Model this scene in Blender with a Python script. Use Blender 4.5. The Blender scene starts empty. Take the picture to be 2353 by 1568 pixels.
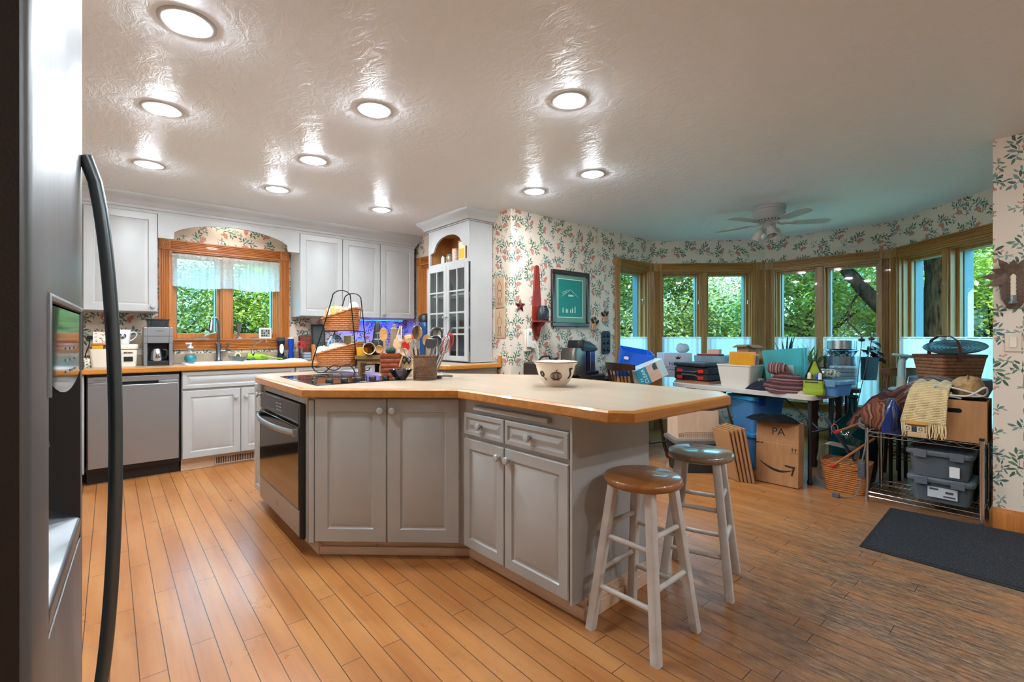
import bpy, bmesh, math, random
from math import sin, cos, pi, tau, atan2, hypot, radians as R
from mathutils import Vector as V, Matrix
SC = bpy.context.scene
COL = SC.collection
rnd = random.Random(7)

# ---------------------------------------------------------------- camera, sky, sun, exposure
FPX, W_, H_, HOR, CAMZ = 1085.0, 2353, 1568, 774.0, 1.2
TH = math.atan((2450 - 1176.5) / FPX)          # heading from +X towards +Y
cam = bpy.data.cameras.new('camera')
cam.sensor_width = 36; cam.lens = FPX / W_ * 36
cam.shift_y = -(784 - HOR) / W_
cam.clip_start = .02; cam.clip_end = 200
cam_o = bpy.data.objects.new('camera', cam); COL.objects.link(cam_o)
cam_o.location = (0, 0, CAMZ); cam_o.rotation_euler = (pi/2, 0, TH - pi/2)
SC.camera = cam_o
w = bpy.data.worlds.new('sky'); SC.world = w; w.use_nodes = True
bg = w.node_tree.nodes['Background']
_t = w.node_tree; _tc = _t.nodes.new('ShaderNodeTexCoord'); _sp = _t.nodes.new('ShaderNodeSeparateXYZ'); _rp = _t.nodes.new('ShaderNodeValToRGB')
_t.links.new(_tc.outputs['Generated'], _sp.inputs[0]); _t.links.new(_sp.outputs[2], _rp.inputs[0]); _t.links.new(_rp.outputs[0], bg.inputs[0])
_rp.color_ramp.elements[0].position = .0; _rp.color_ramp.elements[0].color = (.14, .30, .34, 1)
_rp.color_ramp.elements[1].position = .55; _rp.color_ramp.elements[1].color = (.19, .63, 1.0, 1)
bg.inputs[1].default_value = 16.5
sun = bpy.data.lights.new('sun', 'SUN'); sun.energy = 22; sun.angle = .01; sun.color = (1, .9, .66)
sun_o = bpy.data.objects.new('sun', sun); COL.objects.link(sun_o)
sun_o.rotation_euler = (R(44), 0, R(-38))
SC.view_settings.view_transform = 'Standard'; SC.view_settings.look = 'None'
SC.view_settings.exposure = -0.04; SC.view_settings.gamma = 1; SC.view_settings.use_curve_mapping = False
CAN_W = 5.0                                   # watts per ceiling downlight

def px_ray(px, py):
    r = (px - 1176.5) / FPX
    return V((cos(TH) + r*sin(TH), sin(TH) - r*cos(TH), -(py - HOR) / FPX))
def on_z(px, py, z):
    d = px_ray(px, py); return V((0, 0, CAMZ)) + d * ((z - CAMZ) / d.z)
def on_y(px, py, y):
    d = px_ray(px, py); return V((0, 0, CAMZ)) + d * (y / d.y)
def on_x(px, py, x):
    d = px_ray(px, py); return V((0, 0, CAMZ)) + d * (x / d.x)
def on_d(px, py, t):
    return V((0, 0, CAMZ)) + px_ray(px, py) * t

# ---------------------------------------------------------------- materials
def lin(h):
    h = h.lstrip('#'); o = []
    for i in (0, 2, 4):
        c = int(h[i:i+2], 16) / 255
        o.append(c / 12.92 if c <= .04045 else ((c + .055) / 1.055) ** 2.4)
    return (*o, 1)
class N:
    def __init__(s, m): s.t = m.node_tree; s.bs = s.t.nodes['Principled BSDF']; s.out = s.t.nodes['Material Output']
    def n(s, typ, ins=None, **kw):
        x = s.t.nodes.new('ShaderNode' + typ)
        for k, v in kw.items(): setattr(x, k, v)
        for k, v in (ins or {}).items():
            if isinstance(v, bpy.types.NodeSocket): s.t.links.new(v, x.inputs[k])
            else: x.inputs[k].default_value = v
        return x
    def math(s, op, a, b=0.0, c=None):
        i = {0: a, 1: b}
        if c is not None: i[2] = c
        return s.n('Math', i, operation=op).outputs[0]
    def mix(s, f, a, b):
        x = s.t.nodes.new('ShaderNodeMix'); x.data_type = 'RGBA'
        for k, v in ((0, f), (6, a), (7, b)):
            if isinstance(v, bpy.types.NodeSocket): s.t.links.new(v, x.inputs[k])
            else: x.inputs[k].default_value = v
        return x.outputs[2]
    def ramp(s, f, stops):
        x = s.n('ValToRGB', {0: f}); e = x.color_ramp.elements
        while len(e) < len(stops): e.new(.5)
        for q, (p, c) in zip(e, stops):
            q.position = p; q.color = c if not isinstance(c, str) else lin(c)
        return x.outputs[0]
    def lk(s, a, b): s.t.links.new(a, b)
MATS = {}
def newmat(n):
    m = bpy.data.materials.new(n); m.use_nodes = True; MATS[n] = m; return m, N(m)
def mat(n, c, r=.5, m=0., spec=.5, bump=None, var=None, coat=0., trans=0., emit=None, sheen=0.):
    """one procedural material; var = (second colour, scale xyz, low, high), bump = (scale xyz, strength)"""
    if n in MATS: return MATS[n]
    mt, q = newmat(n); b = q.bs.inputs
    c = lin(c) if isinstance(c, str) else c
    b['Base Color'].default_value = c; b['Roughness'].default_value = r; b['Metallic'].default_value = m
    b['Specular IOR Level'].default_value = spec; b['Coat Weight'].default_value = coat
    b['Coat Roughness'].default_value = .12
    if trans: b['Transmission Weight'].default_value = trans
    if sheen: b['Sheen Weight'].default_value = sheen
    if emit: b['Emission Color'].default_value = lin(emit[0]); b['Emission Strength'].default_value = emit[1]
    def noise(sc, det=4, rough=.55):
        tc = q.n('TexCoord').outputs['Object']
        sc = sc if isinstance(sc, tuple) else (sc,)*3
        mp = q.n('Mapping', {0: tc, 'Scale': sc})
        return q.n('TexNoise', {'Vector': mp.outputs[0], 'Scale': 1.0, 'Detail': det, 'Roughness': rough}).outputs[0]
    if var:
        f = noise(var[1])
        q.lk(q.ramp(f, [(var[2] if len(var) > 2 else .35, c), (var[3] if len(var) > 3 else .65, lin(var[0]))]), b['Base Color'])
    if bump:
        bp = q.n('Bump', {'Height': noise(bump[0]), 'Strength': bump[1], 'Distance': .01})
        q.lk(bp.outputs[0], b['Normal'])
    return mt
def glassy(n, tint, gloss=.12, rough=.03, opaque=0., body='#ffffff'):
    """clear sheet: see-through tint plus a mirror coat, optionally some milky body"""
    if n in MATS: return MATS[n]
    mt, q = newmat(n)
    tr = q.n('BsdfTransparent', {0: lin(tint)})
    gl = q.n('BsdfGlossy', {'Color': (1, 1, 1, 1), 'Roughness': rough})
    fr = q.n('Fresnel', {0: 1.45})
    bk_ = q.n('NewGeometry').outputs['Backfacing']
    sh = q.n('MixShader', {0: q.math('MULTIPLY', q.math('ADD', q.math('MULTIPLY', fr.outputs[0], .9), gloss * .2), q.math('SUBTRACT', 1.0, bk_)), 1: tr.outputs[0], 2: gl.outputs[0]})
    o = sh.outputs[0]
    if opaque:
        d = q.n('BsdfDiffuse', {0: lin(body)})
        t2 = q.n('BsdfTranslucent', {0: lin(body)})
        dm = q.n('MixShader', {0: .4, 1: d.outputs[0], 2: t2.outputs[0]})
        o = q.n('MixShader', {0: opaque, 1: o, 2: dm.outputs[0]}).outputs[0]
    q.lk(o, q.out.inputs[0]); return mt
def cloth_mat(n, c, transp=.25, transl=.5, scale=60):
    if n in MATS: return MATS[n]
    mt, q = newmat(n)
    tc = q.n('TexCoord').outputs['Object']
    nz = q.n('TexNoise', {'Vector': tc, 'Scale': scale, 'Detail': 3}).outputs[0]
    d = q.n('BsdfDiffuse', {0: lin(c)}); t = q.n('BsdfTranslucent', {0: lin(c)}); x = q.n('BsdfTransparent')
    a = q.n('MixShader', {0: transl, 1: d.outputs[0], 2: t.outputs[0]})
    f = q.math('MULTIPLY', nz, transp * 2)
    o = q.n('MixShader', {0: f, 1: a.outputs[0], 2: x.outputs[0]})
    q.lk(o.outputs[0], q.out.inputs[0]); return mt
def stripes(n, cols, axis=2, period=.1, r=.9, wob=.3, rough_bump=None):
    """woven bands along one object axis"""
    if n in MATS: return MATS[n]
    mt, q = newmat(n); tc = q.n('TexCoord').outputs['Object']
    sp = q.n('SeparateXYZ', {0: tc})
    nz = q.n('TexNoise', {'Vector': tc, 'Scale': 6., 'Detail': 3}).outputs[0]
    v = q.math('FRACT', q.math('ADD', q.math('DIVIDE', sp.outputs[axis], period), q.math('MULTIPLY', nz, wob)))
    st = [(i / len(cols), c) for i, c in enumerate(cols)]
    x = q.ramp(v, st); x.node.color_ramp.interpolation = 'CONSTANT'
    q.lk(x, q.bs.inputs['Base Color']); q.bs.inputs['Roughness'].default_value = r
    return mt
def wicker(n, c1, c2, rows=70., cols=38., strength=.9):
    """woven strands from object coordinates; flat strips over uprights"""
    if n in MATS: return MATS[n]
    mt, q = newmat(n); tc = q.n('TexCoord').outputs['Object']; sp = q.n('SeparateXYZ', {0: tc})
    along = q.math('ADD', sp.outputs[0], sp.outputs[1])
    u = q.math('MULTIPLY', along, cols); vv = q.math('MULTIPLY', sp.outputs[2], rows)
    row = q.math('FLOOR', vv)
    alt = q.math('MULTIPLY', q.math('MODULO', row, 2.0), 0.5)
    fu = q.math('ABSOLUTE', q.math('SINE', q.math('MULTIPLY', q.math('ADD', u, alt), pi)))
    fv = q.math('ABSOLUTE', q.math('SINE', q.math('MULTIPLY', vv, pi)))
    hgt = q.math('MULTIPLY', q.math('POWER', fv, .6), q.math('ADD', q.math('MULTIPLY', fu, .65), .35))
    nz = q.n('TexNoise', {'Vector': tc, 'Scale': 25., 'Detail': 3}).outputs[0]
    cc = q.mix(nz, lin(c1), lin(c2))
    dk = q.ramp(hgt, [(.05, (.10, .05, .03, 1)), (.38, (1, 1, 1, 1))])
    mx = q.t.nodes.new('ShaderNodeMix'); mx.data_type = 'RGBA'; mx.blend_type = 'MULTIPLY'; mx.inputs[0].default_value = .85
    q.lk(cc, mx.inputs[6]); q.lk(dk, mx.inputs[7]); q.lk(mx.outputs[2], q.bs.inputs['Base Color'])
    q.lk(q.n('Bump', {'Height': hgt, 'Strength': strength, 'Distance': .006}).outputs[0], q.bs.inputs['Normal'])
    q.bs.inputs['Roughness'].default_value = .55
    return mt
def wood(n, c1, c2, axis=0, r=.35, scale=1.0, coat=.2, worn=None):
    """oak or maple with streaks running along one object axis"""
    if n in MATS: return MATS[n]
    mt, q = newmat(n); tc = q.n('TexCoord').outputs['Object']
    s = [26*scale]*3; s[axis] = 1.6*scale
    mp = q.n('Mapping', {0: tc, 'Scale': tuple(s)})
    nz = q.n('TexNoise', {'Vector': mp.outputs[0], 'Scale': 1., 'Detail': 6, 'Roughness': .62}).outputs[0]
    s2 = [150*scale]*3; s2[axis] = 6*scale
    mp2 = q.n('Mapping', {0: tc, 'Scale': tuple(s2)})
    n2 = q.n('TexNoise', {'Vector': mp2.outputs[0], 'Scale': 1., 'Detail': 3}).outputs[0]
    f = q.math('ADD', q.math('MULTIPLY', nz, .7), q.math('MULTIPLY', n2, .3))
    c = q.ramp(f, [(.34, lin(c1)), (.64, lin(c2))])
    if worn:
        n3 = q.n('TexNoise', {'Vector': tc, 'Scale': worn[1], 'Detail': 6, 'Roughness': .7}).outputs[0]
        c = q.mix(q.ramp(n3, [(worn[2], (0, 0, 0, 1)), (worn[2] + .1, (1, 1, 1, 1))]), c, lin(worn[0]))
    q.lk(c, q.bs.inputs['Base Color'])
    q.lk(q.n('Bump', {'Height': n2, 'Strength': .15, 'Distance': .004}).outputs[0], q.bs.inputs['Normal'])
    q.bs.inputs['Roughness'].default_value = r; q.bs.inputs['Coat Weight'].default_value = coat
    return mt

def make_wallpaper():
    """cream paper printed with sprigs: pointed leaves along a stem and a bunch of berries, scattered over the wall"""
    mt, q = newmat('wallpaper'); uv = q.n('TexCoord').outputs['UV']
    base = q.n('TexNoise', {'Vector': uv, 'Scale': 2.5, 'Detail': 2}).outputs[0]
    col = q.mix(base, lin('#dccfbf'), lin('#d6c6b3'))
    def layer(col, scale, off, turn, leaves, berries, stem, lc, bc):
        p = q.n('Mapping', {0: uv, 'Location': off}).outputs[0]
        vo = q.n('TexVoronoi', {'Vector': p, 'Scale': scale, 'Randomness': .55}, voronoi_dimensions='2D')
        d = q.n('VectorMath', {0: p, 1: vo.outputs['Position']}, operation='SUBTRACT').outputs[0]
        rc = q.n('SeparateColor', {0: vo.outputs['Color']})
        d = q.n('VectorRotate', {'Vector': d, 'Angle': q.math('MULTIPLY', q.math('SUBTRACT', rc.outputs[0], .5), turn)}, rotation_type='Z_AXIS').outputs[0]
        wob = q.n('TexNoise', {'Vector': uv, 'Scale': 30., 'Detail': 2}).outputs['Color']
        w2 = q.n('VectorMath', {0: wob, 1: (.5, .5, .5)}, operation='SUBTRACT').outputs[0]
        d = q.n('VectorMath', {0: d, 1: q.n('VectorMath', {0: w2, 'Scale': .016}, operation='SCALE').outputs[0]}, operation='ADD').outputs[0]
        cols = [q.ramp(rc.outputs[1], [(i / 3, c) for i, c in enumerate(k)]) for k in lc]
        for c in cols: c.node.color_ramp.interpolation = 'CONSTANT'
        if stem:
            sp = q.n('SeparateXYZ', {0: d}); cv = q.math('MULTIPLY', q.math('POWER', q.math('ABSOLUTE', sp.outputs[0]), 2.), 3.2)
            m = q.math('MULTIPLY', q.math('LESS_THAN', q.math('ABSOLUTE', q.math('SUBTRACT', sp.outputs[1], cv)), .0016), q.math('LESS_THAN', q.math('ABSOLUTE', sp.outputs[0]), stem))
            col = q.mix(m, col, lin('#6b7a5e'))
        for i, (x, y, ang, L, w_) in enumerate(leaves):
            mp = q.n('Mapping', {0: d, 'Location': (x, y, 0), 'Rotation': (0, 0, R(ang)), 'Scale': (L/2, w_/2, 1)}, vector_type='TEXTURE')
            s_ = q.n('SeparateXYZ', {0: mp.outputs[0]})
            m = q.math('LESS_THAN', q.math('ABSOLUTE', s_.outputs[1]), q.math('SUBTRACT', 1.0, q.math('MULTIPLY', s_.outputs[0], s_.outputs[0])))
            col = q.mix(m, col, cols[i % len(cols)])
        for x, y, r in berries:
            l = q.n('VectorMath', {0: q.n('VectorMath', {0: d, 1: (x, y, 0)}, operation='SUBTRACT').outputs[0]}, operation='LENGTH').outputs['Value']
            col = q.mix(q.math('LESS_THAN', l, r), col, lin(bc[0])); col = q.mix(q.math('LESS_THAN', l, r*.72), col, lin(bc[1]))
        return col
    small = [(-.03, .008, 150, .034, .010), (-.012, .014, 60, .036, .011), (.012, -.004, -40, .036, .011), (.034, .010, 25, .036, .011), (-.024, -.014, 230, .030, .009), (.022, .022, 80, .028, .009), (.05, -.006, -30, .026, .008)]
    col = layer(col, 6.6, (.31, .17, 0), 6.28, small, [(.0, -.026, .006), (.012, -.030, .006), (-.01, -.034, .006)], .05,
                [['#7d9482', '#8b9d92', '#6f8a80'], ['#5f7a6a', '#7c8f80', '#587468']], ('#a8685a', '#cf9886'))
    big = [(-.072, .026, 160, .046, .015), (-.058, .002, 215, .042, .014), (-.040, .030, 105, .048, .016), (-.022, -.006, 250, .040, .013), (-.004, .028, 70, .052, .017), (.022, .022, 35, .050, .016),
           (.044, -.004, -45, .046, .015), (.052, .034, 55, .042, .014), (.078, .018, 10, .046, .015), (-.026, .050, 120, .034, .011), (.028, .050, 80, .034, .011), (.068, -.008, -70, .034, .011)]
    bunch = [(-.012, -.026, .0105), (.008, -.024, .0105), (.024, -.034, .010), (-.002, -.042, .0105), (.016, -.050, .010), (-.022, -.044, .010), (.034, -.050, .009)]
    col = layer(col, 5.3, (.0, .0, 0), 3.4, big, bunch, .08,
                [['#4c6a50', '#3d5a4a', '#54766a'], ['#6d8a6c', '#58765a', '#6f9088'], ['#3c5446', '#4a6650', '#3f5f58']], ('#9c5648', '#c98572'))
    q.lk(col, q.bs.inputs['Base Color']); q.bs.inputs['Roughness'].default_value = .6
make_wallpaper()
def make_floor():
    mt, q = newmat('maple_boards'); tc = q.n('TexCoord').outputs['Object']; sp = q.n('SeparateXYZ', {0: tc})
    v = q.n('CombineXYZ', {0: sp.outputs[1], 1: sp.outputs[0], 2: 0.})
    br = q.n('TexBrick', {'Vector': v.outputs[0], 'Color1': lin('#a86c38'), 'Color2': lin('#b97c45'), 'Mortar': lin('#3a2213'),
             'Scale': 1., 'Mortar Size': .0016, 'Mortar Smooth': .1, 'Bias': 0., 'Brick Width': 1.05, 'Row Height': .080}, offset=.37, offset_frequency=2)
    br.squash = .7; br.squash_frequency = 3
    g = q.n('TexNoise', {'Vector': q.n('Mapping', {0: tc, 'Scale': (55, 2.4, 1)}).outputs[0], 'Scale': 1., 'Detail': 6, 'Roughness': .65}).outputs[0]
    c = q.mix(q.math('MULTIPLY', g, .75), br.outputs['Color'], lin('#875026'))
    g2 = q.n('TexNoise', {'Vector': q.n('Mapping', {0: tc, 'Scale': (9, 1.2, 1)}).outputs[0], 'Scale': 1., 'Detail': 3}).outputs[0]
    c = q.mix(q.ramp(g2, [(.42, (0, 0, 0, 1)), (.75, (.6, .6, .6, 1))]), c, lin('#c08c58'))
    # trodden-off finish around the mat and the nook end of the floor
    dx = q.math('SUBTRACT', sp.outputs[0], 3.0); dy = q.math('SUBTRACT', sp.outputs[1], .25)
    dist = q.math('SQRT', q.math('ADD', q.math('POWER', q.math('MULTIPLY', dx, .62), 2.), q.math('POWER', dy, 2.)))
    wn = q.n('TexNoise', {'Vector': q.n('Mapping', {0: tc, 'Scale': (14, 2.2, 1)}).outputs[0], 'Scale': 1., 'Detail': 7, 'Roughness': .7}).outputs[0]
    f = q.math('ADD', dist, q.math('MULTIPLY', q.math('SUBTRACT', wn, .5), 1.5))
    wear = q.ramp(q.math('MULTIPLY', f, .6), [(.30, (1, 1, 1, 1)), (.80, (0, 0, 0, 1))])
    fine = q.n('TexNoise', {'Vector': q.n('Mapping', {0: tc, 'Scale': (60, 14, 1)}).outputs[0], 'Scale': 1., 'Detail': 6, 'Roughness': .75}).outputs[0]
    wc = q.ramp(fine, [(.32, '#382c24'), (.5, '#705844'), (.66, '#9c8062')])
    pt = q.n('TexNoise', {'Vector': q.n('Mapping', {0: tc, 'Scale': (7, 2.6, 1)}).outputs[0], 'Scale': 1., 'Detail': 8, 'Roughness': .75}).outputs[0]
    wf = q.math('MULTIPLY', wear, q.ramp(pt, [(.36, (.35, .35, .35, 1)), (.52, (.97, .97, .97, 1))]))
    c = q.mix(wf, c, wc)
    sc = q.n('TexNoise', {'Vector': tc, 'Scale': 3.2, 'Detail': 8, 'Roughness': .75}).outputs[0]
    c = q.mix(q.ramp(sc, [(.56, (0, 0, 0, 1)), (.72, (.45, .45, .45, 1))]), c, lin('#7a4a26'))
    mort = q.mix(br.outputs['Fac'], c, lin('#40281a'))
    q.lk(mort, q.bs.inputs['Base Color'])
    rg = q.math('ADD', q.math('MULTIPLY', wear, .2), q.math('ADD', .23, q.math('MULTIPLY', sc, .12)))
    q.lk(rg, q.bs.inputs['Roughness'])
    h = q.math('SUBTRACT', q.math('MULTIPLY', g, .25), br.outputs['Fac'])
    q.lk(q.n('Bump', {'Height': h, 'Strength': .22, 'Distance': .004}).outputs[0], q.bs.inputs['Normal'])
make_floor()
def make_ceiling():
    mt, q = newmat('textured_plaster'); tc = q.n('TexCoord').outputs['Object']
    n1 = q.n('TexNoise', {'Vector': q.n('Mapping', {0: tc, 'Scale': (16, 9, 1)}).outputs[0], 'Scale': 1., 'Detail': 5, 'Roughness': .6, 'Distortion': 1.2}).outputs[0]
    q.bs.inputs['Base Color'].default_value = lin('#eaeef2'); q.bs.inputs['Roughness'].default_value = .42
    q.bs.inputs['Specular IOR Level'].default_value = .4
    q.lk(q.n('Bump', {'Height': q.ramp(n1, [(.42, (0, 0, 0, 1)), (.62, (1, 1, 1, 1))]), 'Strength': .26, 'Distance': .006}).outputs[0], q.bs.inputs['Normal'])
make_ceiling()
def brushed(n, c, r=.28, axis=2):
    if n in MATS: return MATS[n]
    mt, q = newmat(n); tc = q.n('TexCoord').outputs['Object']
    s = [420.]*3; s[axis] = 4.
    nz = q.n('TexNoise', {'Vector': q.n('Mapping', {0: tc, 'Scale': tuple(s)}).outputs[0], 'Scale': 1., 'Detail': 2}).outputs[0]
    b = q.bs.inputs; b['Base Color'].default_value = lin(c); b['Metallic'].default_value = 1.
    q.lk(q.math('ADD', r - .05, q.math('MULTIPLY', nz, .12)), b['Roughness'])
    q.lk(q.n('Bump', {'Height': nz, 'Strength': .04, 'Distance': .002}).outputs[0], b['Normal'])
    return mt
def leaf_mat(n, c1, c2, c3):
    mt, q = newmat(n); tc = q.n('TexCoord').outputs['Object']
    nz = q.n('TexNoise', {'Vector': tc, 'Scale': 3.5, 'Detail': 8, 'Roughness': .8}).outputs[0]
    c = q.ramp(nz, [(.3, c1), (.5, c2), (.68, c3)])
    d = q.n('BsdfDiffuse', {0: c}); t = q.n('BsdfTranslucent', {0: c}); g = q.n('BsdfGlossy', {'Roughness': .35})
    a = q.n('MixShader', {0: .35, 1: d.outputs[0], 2: t.outputs[0]})
    o = q.n('MixShader', {0: .06, 1: a.outputs[0], 2: g.outputs[0]})
    q.lk(o.outputs[0], q.out.inputs[0]); return mt

PAINT = mat('cabinet_paint', '#adadab', .38, bump=(70., .05), var=('#a6a6a4', 3.))
PINKW = wood('whitewashed_wood', '#c7a184', '#dcbfa4', 0, .6, coat=0, worn=('#8b5f3f', 9., .62))
CREAMW = mat('white_trim_paint', '#e3e0da', .45)
OAK = wood('oak_upright', '#8a602c', '#b98a4c', 2, .35)
OAKX = wood('oak_level', '#8a602c', '#b98a4c', 0, .35)
OAKK = wood('orange_oak', '#a05a24', '#c67f3e', 2, .35)
OAKKX = wood('orange_oak_level', '#a05a24', '#c67f3e', 0, .35)
EDGE = wood('counter_edge_wood', '#a06320', '#c4843a', 0, .35)
LAM = mat('laminate', '#ab9882', .3, var=('#a18d77', (9, 2, 9)))
STEEL = brushed('brushed_steel', '#97999b', .32); STEEL.node_tree.nodes['Principled BSDF'].inputs['Metallic'].default_value = .7
STEELH = brushed('brushed_steel_dark', '#7d8388', .3)
CHROME = mat('chrome', '#d0d3d6', .12, 1.)
DULLM = mat('dull_metal', '#8f9498', .35, 1.)
BLK = mat('black_plastic', '#17181a', .4)
BLKG = mat('black_glass', '#070708', .06, coat=.6)
DARK = mat('dark_interior', '#1a1817', .8)
WHITE = mat('white_plastic', '#dcdcda', .4)
CREAM = mat('cream_plastic', '#e0d3c0', .45)
GLASS = glassy('window_glass', '#f4fbfa', .0)
CLEAR = glassy('clear_glass', '#e8eeee', .3)
FROST = glassy('clear_plastic', '#cfdfe2', .2, .15, .35, '#c9d6da')
IRON = mat('black_iron', '#1b1512', .5, .6)
CARD = mat('cardboard', '#a97a4f', .85, var=('#9d6f45', (40, 40, 6)))
CARDP = mat('pale_cardboard', '#cfb49c', .8, var=('#c6a98f', (40, 40, 6)))
CARDI = mat('cardboard_inside', '#7d4a2a', .9)
INK = mat('ink', '#1d1b1a', .6)
DWOOD = wood('dark_wood', '#231611', '#3d2619', 2, .35)
DWOODX = wood('dark_wood_level', '#231611', '#3d2619', 0, .35)
BLUEP = mat('blue_plastic', '#0d57c8', .35)
TAN = wicker('tan_wicker', '#c8813f', '#a8622a', 62., 24., 1.)
BASKW = wicker('orange_wicker', '#c98043', '#a65c24', 62., 22., 1.)
SHEER = cloth_mat('sheer_white', '#f4f6f6', .10, .62)

# ---------------------------------------------------------------- mesh building
class MB:
    def __init__(s): s.v = []; s.f = []; s.mi = []; s.m = 0; s.uv = None
    def add(s, vs, fs):
        b = len(s.v); s.v += [tuple(v) for v in vs]
        for f in fs: s.f.append(tuple(b + i for i in f)); s.mi.append(s.m)
        return s
    def box(s, x0, x1, y0, y1, z0, z1, M=None):
        vs = [V((x, y, z)) for z in (z0, z1) for x, y in ((x0, y0), (x1, y0), (x1, y1), (x0, y1))]
        if M: vs = [M @ v for v in vs]
        return s.add(vs, [(0, 3, 2, 1), (4, 5, 6, 7), (0, 1, 5, 4), (1, 2, 6, 5), (2, 3, 7, 6), (3, 0, 4, 7)])
    def cbox(s, c, d, M=None):
        M = Matrix.Translation(c) @ (M.to_4x4() if M else Matrix.Identity(4))
        return s.box(-d[0]/2, d[0]/2, -d[1]/2, d[1]/2, -d[2]/2, d[2]/2, M)
    def loft(s, loops, cap0=True, cap1=True, closed=False, M=None):
        n = len(loops[0]); vs = [V(p) for l in loops for p in l]
        if M: vs = [M @ v for v in vs]
        fs = []; k = len(loops)
        for a in range(k if closed else k - 1):
            b = (a + 1) % k
            for i in range(n):
                j = (i + 1) % n; fs.append((a*n + i, a*n + j, b*n + j, b*n + i))
        if cap0 and not closed: fs.append(tuple(range(n))[::-1])
        if cap1 and not closed: fs.append(tuple((k-1)*n + i for i in range(n)))
        return s.add(vs, fs)
    def tube(s, pts, r, n=8, closed=False, sx=1., cap=True):
        pts = [V(p) for p in pts]; k = len(pts); rr = r if isinstance(r, (list, tuple)) else [r]*k
        loops = []; up = None
        for i, p in enumerate(pts):
            a = pts[(i-1) % k] if (closed or i) else p; b = pts[(i+1) % k] if (closed or i < k-1) else p
            t = (b - a); t = t.normalized() if t.length > 1e-9 else V((0, 0, 1))
            if up is None: up = V((0, 0, 1)) if abs(t.z) < .9 else V((1, 0, 0))
            x = t.cross(up); x = x.normalized() if x.length > 1e-6 else t.orthogonal().normalized()
            y = x.cross(t).normalized(); up = y
            loops.append([p + (x*cos(q)*sx + y*sin(q)) * rr[i] for q in (tau*j/n for j in range(n))])
        return s.loft(loops, cap, cap, closed)
    def rod(s, a, b, r, n=10, r2=None): return s.tube([a, b], [r, r if r2 is None else r2], n)
    def lathe(s, prof, n=28, c=(0, 0, 0), M=None, sx=1., sy=1.):
        T_ = Matrix.Translation(c) @ (M.to_4x4() if M else Matrix.Identity(4))
        loops = [[V((max(r, 1e-4)*cos(tau*j/n)*sx, max(r, 1e-4)*sin(tau*j/n)*sy, z)) for j in range(n)] for r, z in prof]
        c0, c1 = prof[0][0] < .01, prof[-1][0] < .01
        return s.loft(loops, c0, c1, not c0 and not c1, T_)
    def prism(s, poly, a, b, axis='y', M=None):
        """extrude a 2-D outline; axis y: outline in x,z; axis z: outline in x,y; axis x: outline in y,z"""
        f = {'y': lambda p, t: (p[0], t, p[1]), 'z': lambda p, t: (p[0], p[1], t), 'x': lambda p, t: (t, p[0], p[1])}[axis]
        return s.loft([[f(p, a) for p in poly], [f(p, b) for p in poly]], True, True, False, M)
    def sheet(s, fn, nu, nv, cu=False):
        vs = [V(fn(i/nu, j/nv)) for j in range(nv + 1) for i in range(nu + 1)]
        w_ = nu + 1
        return s.add(vs, [(j*w_+i, j*w_+i+1, (j+1)*w_+i+1, (j+1)*w_+i) for j in range(nv) for i in range(nu)])
    def ball(s, c, r, n=16, M=None, noise=0.):
        rx, ry, rz = r if isinstance(r, (tuple, list)) else (r, r, r); L = []
        m = n // 2
        for a in range(m + 1):
            ph = -pi/2 + pi*a/m; cr = max(cos(ph), .002)
            L.append([V((rx*cr*cos(tau*j/n)*(1+noise*rnd.uniform(-1, 1)), ry*cr*sin(tau*j/n)*(1+noise*rnd.uniform(-1, 1)), rz*sin(ph))) for j in range(n)])
        T_ = Matrix.Translation(c) @ (M.to_4x4() if M else Matrix.Identity(4))
        return s.loft(L, True, True, False, T_)
    def sweep(s, path, prof, closed=False):
        """carry a section (out, z) along a floor-plan line, mitred; out = right-hand side of travel"""
        P = [V((p[0], p[1])) for p in path]; k = len(P); loops = []
        for i in range(k):
            d1 = (P[i] - P[i-1]).normalized() if (closed or i) else None
            d2 = (P[(i+1) % k] - P[i]).normalized() if (closed or i < k-1) else None
            d1 = d1 or d2; d2 = d2 or d1
            n1 = V((d1.y, -d1.x)); n2 = V((d2.y, -d2.x)); m = (n1 + n2); m = m / max(m.dot(n1), .2)
            loops.append([(P[i].x + m.x*o, P[i].y + m.y*o, z) for o, z in prof])
        return s.loft(loops, True, True, closed)
    def tub(s, w0, d0, w1, d1, h, t=.004, r=.02, z=0., n=4, lip=0., off=(0, 0)):
        """open-topped tub with rounded corners, wider or narrower at the top"""
        L = lambda a, b, zz, rr, o=(0, 0): [(x+o[0], y+o[1], zz) for x, y in rrect(a, b, rr, n)]
        lo = [L(w0, d0, z, r), L(w1, d1, z+h, r, off)]
        if lip: lo += [L(w1+2*lip, d1+2*lip, z+h, r+lip, off), L(w1+2*lip, d1+2*lip, z+h+.012, r+lip, off)]
        hh = h + (.012 if lip else 0)
        lo += [L(w1-2*t, d1-2*t, z+hh, max(r-t, .002), off), L(w0-2*t, d0-2*t, z+t, max(r-t, .002))]
        return s.loft(lo)
    def build(s, name, m, parent=None, loc=(0, 0, 0), rz=0., rot=None, bevel=0., solid=0., sub=0, sharp=38, flat=False, seg=2):
        me = bpy.data.meshes.new(name); me.from_pydata(s.v, [], s.f)
        for x in (m if isinstance(m, (list, tuple)) else [m]): me.materials.append(x)
        me.polygons.foreach_set('material_index', s.mi)
        if s.uv:
            ul = me.uv_layers.new(name='UVMap')
            for l in me.loops: ul.data[l.index].uv = s.uv[l.vertex_index]
        else:
            bm = bmesh.new(); bm.from_mesh(me); bmesh.ops.recalc_face_normals(bm, faces=bm.faces); bm.to_mesh(me); bm.free()
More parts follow.
